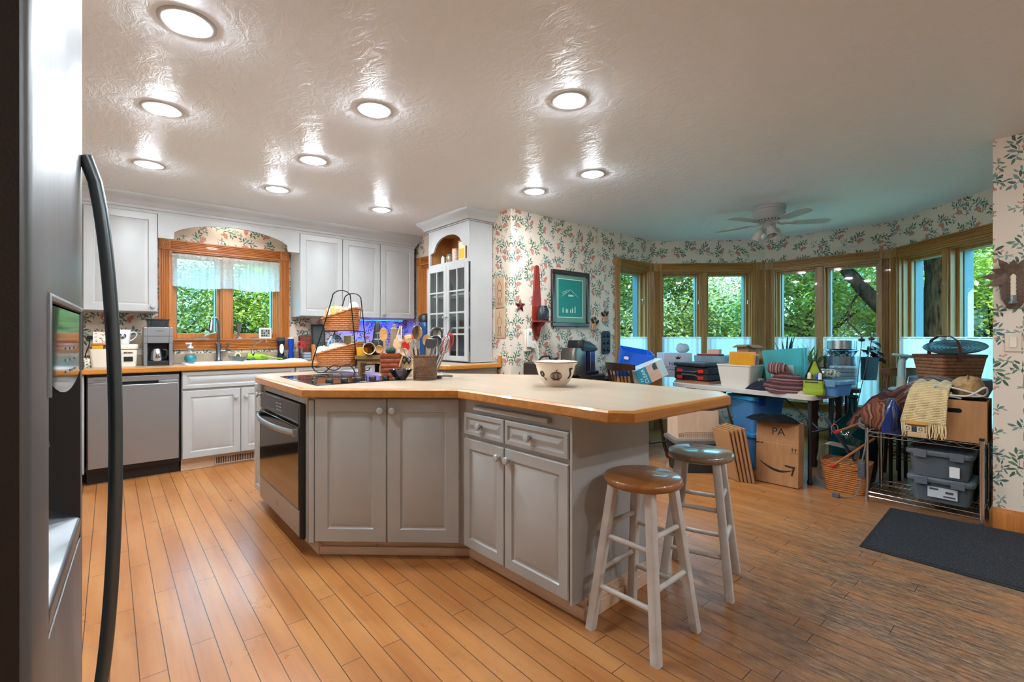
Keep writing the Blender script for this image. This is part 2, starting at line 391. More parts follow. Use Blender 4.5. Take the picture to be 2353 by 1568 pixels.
        if not flat:
            me.polygons.foreach_set('use_smooth', [True]*len(me.polygons)); me.set_sharp_from_angle(angle=R(sharp))
        o = bpy.data.objects.new(name, me); COL.objects.link(o); o.location = loc; o.rotation_euler = rot or (0, 0, rz)
        if parent: o.parent = parent
        if solid: x = o.modifiers.new('thickness', 'SOLIDIFY'); x.thickness = solid; x.offset = 0
        if sub: x = o.modifiers.new('smooth', 'SUBSURF'); x.levels = sub; x.render_levels = sub
        if bevel: x = o.modifiers.new('edge', 'BEVEL'); x.width = bevel; x.segments = seg; x.limit_method = 'ANGLE'; x.angle_limit = R(40); x.harden_normals = False
        return o
def rrect(w, d, r, n=4):
    r = min(r, w/2 - 1e-4, d/2 - 1e-4); o = []
    for cx, cy, a0 in ((w/2-r, d/2-r, 0), (-w/2+r, d/2-r, pi/2), (-w/2+r, -d/2+r, pi), (w/2-r, -d/2+r, 3*pi/2)):
        o += [(cx + r*cos(a0 + pi/2*i/n), cy + r*sin(a0 + pi/2*i/n)) for i in range(n + 1)]
    return o
def rx(a): return Matrix.Rotation(a, 4, 'X')
def ry(a): return Matrix.Rotation(a, 4, 'Y')
def rzm(a): return Matrix.Rotation(a, 4, 'Z')
def tag(o, label, cat, group=None):
    o['label'] = label; o['category'] = cat
    if group: o['group'] = group
    return o
def thing(name, label, cat, loc=(0, 0, 0), rz=0., group=None, rot=None):
    o = bpy.data.objects.new(name, None); COL.objects.link(o); o.empty_display_size = .05
    o.location = loc; o.rotation_euler = rot or (0, 0, rz)
    return tag(o, label, cat, group)
def solo(mb, name, label, cat, m, loc=(0, 0, 0), rz=0., group=None, **kw):
    return tag(mb.build(name, m, None, loc, rz, **kw), label, cat, group)
def struct(o): o['kind'] = 'structure'; return o
def sgroup(name, loc=(0, 0, 0), rz=0.):
    o = bpy.data.objects.new(name, None); COL.objects.link(o); o.location = loc; o.rotation_euler = (0, 0, rz); o.empty_display_size = .05
    return struct(o)
def copy_tree(o, parent=None):
    c = o.copy(); COL.objects.link(c); c.parent = parent
    for ch in list(o.children): copy_tree(ch, c)
    return c
def text(s, size, m, parent, loc, rot, name='lettering', depth=.0006, sx=1.):
    cu = bpy.data.curves.new(name, 'FONT'); cu.body = s; cu.size = size; cu.extrude = depth; cu.align_x = 'CENTER'; cu.align_y = 'CENTER'
    t = bpy.data.objects.new(name, cu); COL.objects.link(t)
    me = bpy.data.meshes.new_from_object(t.evaluated_get(bpy.context.evaluated_depsgraph_get()))
    bpy.data.objects.remove(t); bpy.data.curves.remove(cu)
    me.materials.clear(); me.materials.append(m)
    o = bpy.data.objects.new(name, me); COL.objects.link(o); o.parent = parent; o.location = loc; o.rotation_euler = rot; o.scale = (sx, 1, 1)
    return o
FRONT = (pi/2, 0, 0)                            # lettering upright on a face that looks along local -y
def cut(o, mb, op='DIFFERENCE'):
    c = mb.build('cutter', DARK, flat=True); c.parent = o.parent; c.location = o.location; c.rotation_euler = o.rotation_euler
    b = o.modifiers.new('hole', 'BOOLEAN'); b.operation = op; b.object = c; b.solver = 'EXACT'
    bpy.context.view_layer.update()
    me = bpy.data.meshes.new_from_object(o.evaluated_get(bpy.context.evaluated_depsgraph_get()))
    o.modifiers.clear(); o.data = me; bpy.data.objects.remove(c); return o
def frame_of(p, q): return (p[0], p[1], 0), atan2(q[1]-p[1], q[0]-p[0]), hypot(q[0]-p[0], q[1]-p[1])
# ---------------------------------------------------------------- the room
CEIL = 2.44
A_, B_, C_, D_ = (5.37, 3.48), (6.36, 2.49), (6.42, 1.22), (5.50, .30)
def wall(name, p, q, holes=(), t=.13, z1=CEIL, u0=0., m=None, z0=0.):
    loc, rz, L = frame_of(p, q); mb = MB(); mb.uv = []
    xs = sorted({0., L, *[h[0] for h in holes], *[h[1] for h in holes]}); zs = sorted({z0, z1, *[h[2] for h in holes], *[h[3] for h in holes]})
    for a, b in zip(xs, xs[1:]):
        for c, d in zip(zs, zs[1:]):
            mx, mz = (a+b)/2, (c+d)/2
            if any(h[0] < mx < h[1] and h[2] < mz < h[3] for h in holes): continue
            mb.box(a, b, 0, t, c, d); mb.uv += [(u0 + (a if i % 4 in (0, 3) else b) + (0 if i % 4 < 2 else t), (c if i < 4 else d)) for i in range(8)]
    return struct(mb.build(name, m or MATS['wallpaper'], None, loc, rz, flat=True))
WIN1 = (.445, 1.425, 1.165, 2.035)
def bx(x0): return x0 + .85
wall('wall_back', (-.85, 5.60), (2.95, 5.60), [(bx(WIN1[0]), bx(WIN1[1]), WIN1[2], WIN1[3])])
DOOR = (.42, 1.02, 0., 2.08)
wall('wall_kitchen_right', (2.95, 5.60), (2.95, 3.61), [DOOR], u0=3.8, t=.12)
BAY = {2: ((2.95, 3.48), A_, (1.70, 2.32)), 3: (A_, B_, (.10, 1.25)), 4: (B_, C_, (.095, 1.18)), 5: (C_, D_, (.10, 1.22))}
BZ = (.40, 2.045)
for k, (p, q, s) in BAY.items():
    wall({2: 'wall_nook_left', 3: 'wall_bay_left', 4: 'wall_bay_middle', 5: 'wall_bay_right'}[k], p, q, [(*s, *BZ)], u0=[0, 0, 6.0, 8.42, 9.82, 11.1][k])
wall('wall_nook_right', D_, (4.235, .30), u0=12.4)
wall('wall_right', (4.235, .17), (4.235, -3.0), u0=13.65)
wall('wall_rear', (4.235, -3.0), (-.85, -3.0), u0=1)
wall('wall_left', (-.85, -3.0), (-.85, 5.60), u0=2)
outer = [(-.98, -3.13), (4.365, -3.13), (4.365, .17), (5.56, .17), (6.55, 1.16), (6.49, 2.55), (5.43, 3.61), (3.08, 3.61), (3.08, 5.73), (-.98, 5.73)]
struct(MB().prism(outer, -.12, 0, 'z').build('floor', MATS['maple_boards'], flat=True))
struct(MB().prism(outer, CEIL, CEIL + .12, 'z').build('ceiling', MATS['textured_plaster'], flat=True))
eave_shade = [(-1.3, -3.4), (4.68, -3.4), (4.68, -.15), (5.69, -.15), (6.87, 1.03), (6.81, 2.68), (5.56, 3.93), (3.4, 3.93), (3.4, 6.05), (-1.3, 6.05)]  # unseen overhang added to shade the window cladding from the sky
struct(MB().prism(eave_shade, CEIL + .125, CEIL + .26, 'z').build('shading_roof', mat('eave_shade_paint', '#8d8f8e', .7), flat=True))
prof = [(0, 0), (.016, 0), (.016, .10), (.011, .112), (.006, .13), (0, .13)]
struct(MB().sweep([(4.235, .30), (4.235, -3.0)], prof).build('baseboard_right', OAKK))
struct(MB().sweep([(2.95, 3.48), A_, B_, C_, D_, (4.235, .30)], prof).build('baseboard_nook', OAK))
struct(MB().sweep([(4.235, -3.0), (-.85, -3.0), (-.85, .2)], prof).build('baseboard_rear', OAKK))
crown = [(0, 2.295), (.012, 2.295), (.016, 2.318), (.026, 2.324), (.03, 2.345), (.04, 2.352), (.046, 2.37), (.07, 2.392), (.092, 2.41), (.098, 2.422), (.098, 2.4395), (0, 2.4395)]
struct(MB().sweep([(-.84, 5.27), (2.884, 5.27), (2.884, 5.595)], crown).build('trim_1', PAINT))

# ---------------------------------------------------------------- windows and door
def flute(wd, n=5, t=.02):
    o = [(0, 0), (0, t)]; m = wd*.1; fw = (wd - 2*m) / n
    for i in range(n):
        a = m + i*fw
        for j in range(6): u = j/5; o.append((a + fw*(.08 + .84*u), t - .011*sin(pi*u)))
    return o + [(wd, t), (wd, 0)]
def vcasing(mb, x, wd, z0, z1, n=5): mb.prism([(x+u, -d) for u, d in flute(wd, n)], z0, z1, 'z')
def hcasing(mb, x0, x1, z, wd, n=5): mb.prism([(-d, z+u) for u, d in flute(wd, n)], x0, x1, 'x')
def rosette(par, x, z, s, m):
    mb = MB(); mb.cbox((x, -.0135, z), (s, .027, s))
    mb.lathe([(.001, 0), (s*.44, 0), (s*.44, .005), (s*.38, .007), (s*.34, .003), (s*.26, .003), (s*.22, .007), (s*.15, .006), (s*.13, .002), (s*.08, .002), (s*.06, .006), (.001, .007)], 24, (x, -.026, z), rx(pi/2))
    mb.build('rosette', m, par)
def window(name, p, q, s0, s1, z0, z1, mulls, mv, mh, cw=(.09, .09), rec=.085, sillc=.09, wall_t=.13, locks=True, rosL=True, cranks=False):
    loc, rz, L = frame_of(p, q); g = sgroup(name, loc, rz)
    hc = .10
    mb = MB(); vcasing(mb, s0-cw[0], cw[0], z0, z1); vcasing(mb, s1, cw[1], z0, z1); mb.build('side_casing', mv, g)
    mb = MB(); hcasing(mb, s0, s1, z1, hc); hcasing(mb, s0, s1, z0-sillc, sillc); mb.build('head_casing', mh, g)
    for x, zz, s in ((s0-cw[0]/2, z1+hc/2, hc), (s1+cw[1]/2, z1+hc/2, hc), (s0-cw[0]/2, z0-sillc/2, sillc), (s1+cw[1]/2, z0-sillc/2, sillc)):
        if x < s0 and not rosL: continue
        rosette(g, x, zz, min(s, max(cw)+.004), mv)
    j = .014; mb = MB()
    mb.box(s0, s0+j, -.004, wall_t, z0, z1); mb.box(s1-j, s1, -.004, wall_t, z0, z1); mb.build('jamb', mv, g)
    mb = MB(); mb.box(s0+j, s1-j, -.004, wall_t, z1-j, z1); mb.box(s0+j, s1-j, -.03, wall_t, z0, z0+j); mb.build('sill', mh, g, bevel=.003)
    e = [s0+j] + [x for mcx in mulls for x in (mcx-.032, mcx+.032)] + [s1-j]
    for mcx in mulls:
        MB().box(mcx-.032, mcx+.032, .012, wall_t, z0+j, z1-j).build('mullion', mv, g, bevel=.004)
    for a, b in zip(e[::2], e[1::2]):
        # stop bead, sash, pane, pale outside cladding
        mb = MB()
        for x0, x1, c, d in ((a, a+.014, z0+j, z1-j), (b-.014, b, z0+j, z1-j)): mb.box(x0, x1, .03, rec, c, d)
        mb.box(a+.014, b-.014, .03, rec, z1-j-.014, z1-j); mb.build('stop_bead', mv, g)
        mb = MB(); f = .042; y0, y1 = rec, rec+.036; c, d = z0+j, z1-j
        mb.box(a, a+f, y0, y1, c, d); mb.box(b-f, b, y0, y1, c, d); mb.box(a+f, b-f, y0, y1, c, c+f*1.3); mb.box(a+f, b-f, y0, y1, d-f, d)
        s_ = mb.build('sash', mv, g, bevel=.004)
        MB().box(a+f-.004, b-f+.004, rec+.017, rec+.021, c+f*1.3-.004, d-f+.004).build('pane', GLASS, s_)
        mb = MB(); y0, y1 = rec+.037, rec+.115; f2 = .05
        mb.box(a-.004, a+f2, y0, y1, c, d); mb.box(b-f2, b+.004, y0, y1, c, d); mb.box(a, b, y0, y1, d-f2+.012, d); mb.box(a, b, y0, y1, c, c+f2)
        mb.build('outer_cladding', mat('pale_cladding', '#5f7a84', .5), g)
        if locks:
            mb = MB(); x = b-.02; zz = z0 + (z1-z0)*.76
            mb.cbox((x, rec-.004, zz), (.016, .008, .07)); mb.tube([(x, rec-.01, zz+.03), (x-.004, rec-.026, zz+.02), (x-.008, rec-.03, zz-.03)], .006)
            mb.build('lock_lever', CHROME, s_)
        if cranks:
            mb = MB(); x = (a+b)/2 + .03; mb.cbox((x, .045, z0+j+.007), (.12, .03, .014))
            mb.tube([(x+.02, .04, z0+j+.012), (x+.05, .03, z0+j+.04), (x+.11, .03, z0+j+.05), (x+.12, .03, z0+j+.06)], .006); mb.ball((x+.125, .03, z0+j+.06), .009, 10)
            mb.build('crank_handle', CHROME, s_)
    return g
window('window_1', (-.85, 5.60), (2.95, 5.60), bx(WIN1[0]), bx(WIN1[1]), WIN1[2], WIN1[3], [bx(.912)], OAKK, OAKKX, (.09, .09), .08, .095, locks=False, cranks=True)
MUL = {2: [], 3: [.652], 4: [.60], 5: [.665]}
CWS = {2: (.08, .095), 3: (.095, .145), 4: (.09, .085), 5: (.095, .075)}
for k, (p, q, s) in BAY.items():
    window('window_%d' % k, p, q, *s, *BZ, MUL[k], OAK, OAKX, CWS[k], sillc=.08)
loc, rz, L = frame_of((2.95, 5.60), (2.95, 3.48)); g = sgroup('door_1', loc, rz)
mb = MB(); vcasing(mb, DOOR[0]-.09, .09, 0, 2.08); vcasing(mb, DOOR[1], .06, 0, 2.08); mb.build('casing', OAKK, g)
mb = MB(); hcasing(mb, DOOR[0], DOOR[1], 2.08, .10); mb.build('head_casing', OAKKX, g); rosette(g, DOOR[0]-.045, 2.13, .1, OAKK)
mb = MB(); mb.box(DOOR[0], DOOR[0]+.02, 0, .12, 0, 2.08); mb.box(DOOR[1]-.02, DOOR[1], 0, .12, 0, 2.08); mb.box(DOOR[0], DOOR[1], 0, .12, 2.06, 2.08); mb.build('jamb', OAKK, g)
mb = MB(); mb.box(DOOR[0]+.02, DOOR[1]-.02, .05, .09, .005, 2.06); mb.build('door_leaf', mat('door_paint', '#d9b49c', .5), g)

# ---------------------------------------------------------------- ceiling downlights
cans = [(.234, 2.25), (.218, 3.19), (.214, 4.28), (1.07, 4.30), (1.088, 3.43), (1.10, 2.45), (2.017, 4.33), (1.835, 1.69), (2.80, 2.34), (2.758, 2.94)]
canl = ['nearest the fridge, largest in the photo', 'second from the fridge over the left aisle', 'farthest along the left aisle, toward the sink cabinets',
        'in the middle row toward the sink window', 'in the middle of the ceiling over the cooktop', 'in the near middle row above the front of the island',
        'farthest back, near the right wall cabinets', 'large and forward, above the bowl end of the island', 'toward the ceiling fan, right one of a pair', 'beside the glass hutch, left one of a pair']
TRIM = mat('downlight_trim', '#b9b9b9', .35)
EMIT = mat('downlight_lens', '#ffffff', .4, emit=('#eef7ff', 370.))
cans += [(3.25, -.9), (1.2, -1.3), (2.3, -.9)]; canl += ['unseen, added as fill behind the right wall', 'unseen, added as fill over the entry behind the camera', 'unseen, added as fill in the middle of the ceiling behind the camera']  # last three are unseen, added to fill the island fronts with light
for (x, y), l in zip(cans, canl):
    t = thing('ceiling_downlight', 'round white recessed downlight, ' + l, 'ceiling light', (x, y, CEIL), group='recessed downlights in the kitchen ceiling')
    MB().lathe([(.001, -.022), (.03, -.020), (.052, -.014), (.063, -.006), (.064, -.001), (.001, -.001)], 32).build('lens', EMIT, t)
    MB().lathe([(.0635, -.0035), (.068, -.006), (.092, -.006), (.1, -.003), (.1, -.0005), (.0635, -.0005)], 40).build('trim_ring', TRIM, t)
    lp = bpy.data.lights.new('downlight', 'AREA'); lp.shape = 'DISK'; lp.size = .12; lp.energy = CAN_W; lp.color = (.84, .94, 1.0); lp.spread = R(170)
    lo = bpy.data.objects.new('downlight', lp); COL.objects.link(lo); lo.parent = t; lo.location = (0, 0, -.024)
# ---------------------------------------------------------------- cabinet building blocks (front looks along local -y)
def panel_loops(x0, x1, z0, z1, y, fr=.056, th=.02):
    def L(i, d): return [(x0+i, y-d, z0+i), (x1-i, y-d, z0+i), (x1-i, y-d, z1-i), (x0+i, y-d, z1-i)]
    return [L(0, 0), L(0, th-.004), L(.004, th), (L(fr, th)), L(fr+.006, th-.008), L(fr+.013, th-.009), L(fr+.036, th-.001)]
def knob(par, x, y, z, r=.0185, m=None):
    MB().lathe([(.001, 0), (r*.55, 0), (r*.42, .008), (r*.5, .013), (r*.95, .017), (r, .023), (r*.8, .029), (.001, .031)], 18, (x, y, z), rx(pi/2)).build('knob', m or PAINT, par)
def door(par, x0, x1, z0, z1, y=0., kn=None, name='door', fr=.056):
    o = MB().loft(panel_loops(x0, x1, z0, z1, y, fr)).build(name, PAINT, par, sharp=20)
    if kn: knob(o, kn[0], y-.02, kn[1])
    return o
def cabinet(name, label, p, q, depth, z0, z1, doors, back=0., cat='cabinet', group=None):
    loc, rz, L = frame_of(p, q); t = thing(name, label, cat, loc, rz, group)
    MB().box(0, L, 0, depth, z0, z1).build('carcass', PAINT, t, bevel=.002)
    for d in doors: door(t, *d[:4], 0., *d[4:])
    return t

# ---------------------------------------------------------------- sink run along the back wall
YF = 5.05
def counter_top(name, label, poly, z0, z1, edge_path, closed=False, cat='worktop', splash=None):
    t = thing(name, label, cat, (0, 0, 0))
    MB().prism(poly, z0, z1, 'z').build('laminate_top', LAM, t)
    h = z1 - z0
    MB().sweep(edge_path, [(0, z0-.003), (.022, z0-.003), (.026, z0+.004), (.026, z1-.008), (.018, z1), (0, z1)], closed).build('wood_edge', EDGE, t, sharp=28)
    return t
ct = counter_top('worktop', 'long laminate worktop with an oak front edge under the sink window', [(-.84, 5.055), (2.268, 5.055), (2.268, 5.598), (-.84, 5.598)], .90, .94, [(-.84, 5.055), (2.268, 5.055)])
MB().box(-.84, 2.28, 5.575, 5.598, .9405, 1.035).build('backsplash_strip', LAM, ct, bevel=.003)
cabinet('base_cabinet', 'white sink base cabinet with a false drawer front and two raised doors', (.484, YF+.02), (1.425, YF+.02), .52, .1, .895,
        [(.004, .455, .115, .715, (.415, .64)), (.461, .937, .115, .715, (.50, .64)), (.004, .937, .735, .885, None, 'drawer_front', .03)])
cabinet('base_cabinet', 'white base cabinet right of the sink, mostly behind the island', (1.43, YF+.02), (2.28, YF+.02), .52, .1, .895,
        [(.004, .42, .115, .715, (.38, .64)), (.426, .846, .115, .715, (.47, .64)), (.004, .42, .735, .885, (.21, .81), 'drawer', .03), (.426, .846, .735, .885, (.64, .81), 'drawer', .03)])
cabinet('base_cabinet', 'white base cabinet in the corner behind the refrigerator', (-.84, YF+.02), (-.155, YF+.02), .52, .1, .895, [(.004, .68, .115, .885, (.6, .8))])
tk = thing('toe_kick', 'whitewashed wooden toe kick below the sink base cabinet', 'toe kick', (0, 0, 0))
MB().box(.484, 2.28, 5.125, 5.145, 0, .1).build('board', PINKW, tk)
vt = thing('floor_vent', 'slotted metal heating vent set in the toe kick below the sink', 'vent', (.74, 5.125, .012))
mb = MB(); mb.box(0, .34, -.01, -.001, 0, .008); mb.box(0, .34, -.01, -.001, .068, .076); mb.box(0, .012, -.01, -.001, .008, .068); mb.box(.328, .34, -.01, -.001, .008, .068)
mb.build('frame', mat('vent_metal', '#c3aa95', .5), vt); MB().box(.012, .328, -.004, -.001, .008, .068).build('backing', DARK, vt)
mb = MB()
for i in range(22): x = .018 + i*.0142; mb.box(x, x+.006, -.009, -.004, .008, .068)
mb.build('louvre', mat('vent_metal', '#c3aa95', .5), vt)
# dishwasher
dw = thing('dishwasher', 'stainless steel dishwasher under the worktop left of the sink', 'dishwasher', (-.142, YF, 0))
MB().box(0, .613, .03, .53, .1, .892).build('body', BLK, dw); MB().box(0, .613, .085, .13, 0, .1).build('kick_plate', BLK, dw)
MB().box(.008, .605, 0, .03, .135, .80).build('door_panel', STEEL, dw, bevel=.005)
mb = MB(); mb.box(.008, .605, 0, .03, .826, .872); mb.box(.008, .16, .002, .03, .80, .826); mb.box(.46, .605, .002, .03, .80, .826); c_ = mb.build('control_strip', STEEL, dw, bevel=.004)
MB().box(.16, .46, .022, .03, .80, .826).build('pocket_handle', BLK, dw); MB().box(.05, .12, -.0008, 0, .846, .849).build('badge', DARK, c_)
# upper cabinets and window valance
UY, UB, UT = 5.27, 1.415, 2.297
def upper(label, x0, x1, doors):
    t = thing('wall_cabinet', label, 'cabinet', (x0, UY, 0)); w_ = x1 - x0
    MB().box(0, w_, .001, .325, UB, UT).build('carcass', PAINT, t, bevel=.002)
    for a, b, kx in doors: door(t, a+.003, b-.003, UB+.006, UT-.004, 0, (kx, UB+.055) if kx else None, fr=.06)
    return t
upper('white wall cabinet left of the sink window, one door', -.80, .326, [(0, .623, None), (.63, 1.126, 1.09)])
upper('white two-door wall cabinet right of the sink window', 1.53, 2.433, [(0, .455, None), (.455, .903, None)])
upper('white single-door wall cabinet beside the oak door trim', 2.435, 2.884, [(0, .449, .034)])
va = [(.328, 2.296), (.328, 2.085), (.437, 2.085), (.446, 2.10), (.448, 2.15)]
for i in range(1, 20):
    u = i/20; va.append((.448 + u*(1.408-.448), 2.15 + .108*(1-(2*u-1)**2)**.75))
va += [(1.408, 2.15), (1.41, 2.10), (1.419, 2.085), (1.528, 2.085), (1.528, 2.296)]
solo(MB().prism(va, UY-.012, UY+.008), 'valance_board', 'white arched wooden valance between the wall cabinets over the sink window', 'valance', PAINT, sharp=20)
sl_ = thing('sink_light', 'small round light tucked behind the arched valance above the sink window', 'light', (.93, 5.42, CEIL - .0005))
MB().lathe([(.001, -.03), (.06, -.028), (.075, -.005), (.075, 0), (.001, 0)], 28).build('lens', mat('sink_lens', '#ffffff', .4, emit=('#fff6ea', 26.)), sl_)
led = thing('under_cabinet_light', 'slim blue light bar under the right wall cabinets', 'light', (2.50, 5.50, UB))
MB().box(-.42, .36, -.02, .02, -.014, -.001).build('housing', WHITE, led)
MB().box(-.40, .34, -.012, .012, -.017, -.0145).build('diffuser', mat('blue_led', '#1030ff', .4, emit=('#0a3cff', 60.)), led)

# refrigerator, its doors slightly bowed so the far one turns away from the camera
fr = thing('refrigerator', 'stainless side-by-side refrigerator with dark brown side at the left edge', 'refrigerator', (0, 0, 0))
P0, P1 = V((-.050, .555)), V((-.032, .986))
def fframe(p, ang):
    e = bpy.data.objects.new('fridge_door', None); return e
a1 = atan2(P1.y-P0.y, P1.x-P0.x); L1 = (P1-P0).length
FM = Matrix.Translation((P0.x, P0.y, 0)) @ rzm(a1)                      # door plane: x along the front, -y outward
P2 = P1 + V((cos(R(92.6)), sin(R(92.6))))*.008; FM2 = Matrix.Translation((P2.x, P2.y, 0)) @ rzm(R(93.2))
SIDE = mat('brown_enamel', '#2e241e', .55, bump=(400., .15))
MB().box(-.80, -.115, .575, 1.42, .02, 1.765).build('cabinet_body', SIDE, fr, bevel=.004)
def door_poly(L): return [(0, .065), (0, .012), (.002, .006), (.006, .002), (.012, 0), (L-.012, 0), (L-.006, .002), (L-.002, .006), (L, .012), (L, .065)]
FST = brushed('fridge_steel', '#707274', .36); FST.node_tree.nodes['Principled BSDF'].inputs['Metallic'].default_value = .55
mb = MB(); mb.prism(door_poly(L1), .09, 1.78, 'z', FM); d1 = mb.build('freezer_door', FST, fr, sharp=50)
DX0, DX1, DZ0, DZ1 = .098, .402, .90, 1.236
cut(d1, MB().box(DX0, DX1, -.03, .058, DZ0, DZ1, FM))
MB().box(-.0025, -.0003, .006, .066, .09, 1.78, FM).build('door_side', SIDE, fr)
MB().prism(door_poly(.44), .09, 1.78, 'z', FM2).build('fresh_food_door', FST, fr, sharp=50)
dp = MB().loft([[(x, y, z) for x, z in ((DX0, DZ0), (DX1, DZ0), (DX1, DZ1), (DX0, DZ1))] for y in (.0,)] + [[(x, .05, z) for x, z in ((DX0+.01, DZ0+.01), (DX1-.01, DZ0+.01), (DX1-.01, DZ1), (DX0+.01, DZ1))]], False, True, M=FM).build('dispenser', mat('dispenser_grey', '#2c2e30', .4), fr)
cp = []
for i in range(9):
    u = i/8; zz = 1.133 + .02*(2*u-1)**2
    cp.append((DX0+.006 + u*(DX1-DX0-.012), zz))
mb = MB(); mb.prism(cp + [(DX1-.006, DZ1-.004), (DX0+.006, DZ1-.004)], -.0005, .03, 'y', FM); pn = mb.build('control_panel', BLKG, dp)
mb = MB()
for i in range(3):
    for j in range(3): mb.box(.22+.045*i, .245+.045*i, -.0012, -.0006, 1.156+.014*j, 1.159+.014*j, FM)
mb.build('button_marks', mat('pale_marks', '#8f9498', .5), pn)
mb = MB(); mb.tube([FM @ V((x, .002, z)) for x, z in ((DX0-.004, 1.14), (DX0-.004, DZ1+.004), (DX1+.004, DZ1+.004), (DX1+.004, 1.15))], .005, 8); mb.build('bezel', STEEL, dp)
mb = MB(); mb.prism([(.001, DZ0+.002), (-.001, DZ0+.03), (.045, DZ0+.055), (.05, DZ0+.002)], DX0+.002, DX1-.002, 'x', FM); mb.build('drip_tray', DULLM, dp, bevel=.004)
mb = MB(); mb.prism([(.02, 1.06), (.035, 1.12), (.045, 1.12), (.04, 1.05)], .21, .29, 'x', FM); mb.build('paddle', BLK, dp)
HB = mat('handle_metal', '#6a7478', .32, .85)
def bow(M, x, z0, z1, out, name='handle'):
    pts = []; 
    for i in range(25):
        u = i/24; k = 1-(2*u-1)**2; pts.append(M @ V((x, -.004 - out*(k**.62), z0 + (z1-z0)*u)))
    return MB().tube(pts, .009, 12, sx=.8).build(name, HB, d1 if M is FM else fr, sharp=60)
bow(FM, L1-.018, .575, 1.475, .036)
oc = thing('wall_cabinet', 'white cabinet above the refrigerator, only its edge visible', 'cabinet', (0, 0, 0))
MB().box(-.40, -.068, .60, 1.945, 1.832, 2.14).build('carcass', PAINT, oc, bevel=.003)
MB().loft(panel_loops(-1.94, -1.29, 1.838, 2.134, 0., .05), M=Matrix.Translation((-.068, 0, 0)) @ rzm(-pi/2)).build('door', PAINT, oc, sharp=20)

# ---------------------------------------------------------------- glass-fronted hutch against the right kitchen wall
hx, hy0, hy1 = 2.66, 3.765, 4.53
loc, rz, HL = frame_of((hx, hy1), (hx, hy0))
hu = thing('glass_hutch', 'tall white hutch with arched niche and glass doors on the corner worktop', 'hutch', loc, rz)
mb = MB(); hb, ht, hd = .945, 2.335, .285
mb.box(0, .018, .02, hd, hb, ht); mb.box(HL-.018, HL, .02, hd, hb, ht); mb.box(.018, HL-.018, .02, hd, hb, hb+.02); mb.box(.018, HL-.018, .02, hd, ht-.03, ht)
mb.build('carcass', PAINT, hu, bevel=.002)
MB().box(.018, HL-.018, hd-.01, hd-.002, hb, ht).build('back_panel', mat('hutch_lining', '#8a8d90', .7), hu)
MB().box(.018, HL-.018, .02, hd-.012, 1.945, 1.975).build('niche_shelf', mat('niche_wood', '#b98b55', .6), hu)
mb = MB(); mb.box(.018, .03, .022, hd-.012, 1.976, ht-.032); mb.box(HL-.03, HL-.018, .022, hd-.012, 1.976, ht-.032); mb.box(.03, HL-.03, hd-.022, hd-.012, 1.976, ht-.032); mb.box(.03, HL-.03, .022, hd-.012, ht-.042, ht-.032)
mb.build('niche_lining', mat('niche_wood', '#b98b55', .6), hu)
mb = MB()
for z in (1.28, 1.62): mb.box(.02, HL-.02, .03, hd-.012, z, z+.018)
mb.build('shelf', CREAMW, hu)
e = .035; k_ = HL-2*e
ar = [(0, 1.935), (HL, 1.935), (HL, ht), (0, ht)]
half = [(0., 1.97), (0., 2.09), (.07, 2.105), (.085, 2.125), (.093, 2.15), (.11, 2.165), (.13, 2.19), (.19, 2.225), (.235, 2.24), (.26, 2.243), (k_/2, 2.253)]
hole = [(e+x, z) for x, z in half] + [(HL-e-x, z) for x, z in half[::-1][1:]]
ff = MB().prism(ar, 0, .02).build('face_frame', PAINT, hu, sharp=20); cut(ff, MB().prism(hole, -.02, .04))
def glass_door(x0, x1, z0, z1, kn):
    f = .05; w_ = x1-x0; mb = MB()
    mb.box(x0, x0+f, -.02, 0, z0, z1); mb.box(x1-f, x1, -.02, 0, z0, z1); mb.box(x0+f, x1-f, -.02, 0, z0, z0+f); mb.box(x0+f, x1-f, -.02, 0, z1-f, z1)
    d = mb.build('glass_door', PAINT, hu, bevel=.003); mb = MB(); cx = (x0+x1)/2
    mb.box(cx-.008, cx+.008, -.016, -.002, z0+f, z1-f)
    for i in (1, 2, 3): z = z0+f + (z1-z0-2*f)*i/4; mb.box(x0+f, x1-f, -.0155, -.0025, z-.008, z+.008)
    mb.build('muntin', PAINT, d); MB().box(x0+f, x1-f, -.009, -.006, z0+f, z1-f).build('pane', CLEAR, d); knob(d, kn, -.02, 1.4, .012)
glass_door(.006, HL/2-.002, hb+.012, 1.93, HL/2-.022); glass_door(HL/2+.002, HL-.006, hb+.012, 1.93, HL/2+.022)
MB().sweep([(-.002, hd), (-.002, -.001), (HL+.002, -.001), (HL+.002, hd)], [(o, z+.04 if z < 2.33 else 2.335+(z-2.295)*1.0-.04) for o, z in crown]).build('crown', PAINT, hu)
# things in the hutch
def inside(px, py, y, z): p = on_x(px, py, hx+y); return (p.x, p.y, z)
tg = 'glasses behind the hutch doors'
for i, (s, z) in enumerate([(u, zz) for zz in (1.2985, 1.6385) for u in (.13, .23, .45, .55, .65)]):
    o = MB().lathe([(.001, .0), (.03, .0), (.034, .1+.02*(i % 3)), (.032, .1+.02*(i % 3)), (.028, .006), (.001, .006)], 14)
    solo(o, 'drinking_glass', 'clear tumbler standing on a shelf behind the hutch glass doors', 'glass', CLEAR, (hx+.14+.05*(i % 2), hy1-s, z), group=tg)
for i, s in enumerate((.14, .3, .5, .64)):
    solo(MB().lathe([(.001, 0), (.04, 0), (.06, .05), (.078, .08), (.074, .08), (.055, .045), (.001, .008)], 18), 'stacked_bowl', ['dark', 'brown', 'grey', 'pale'][i] + ' bowl on the bottom shelf behind the hutch doors', 'bowl', mat('bowl_%d' % i, ['#3a3432', '#6a5140', '#77797b', '#b9b2a6'][i], .3), (hx+.13, hy1-[.115, .285, .49, .66][i], hb+.0205))
nz_ = 1.9755
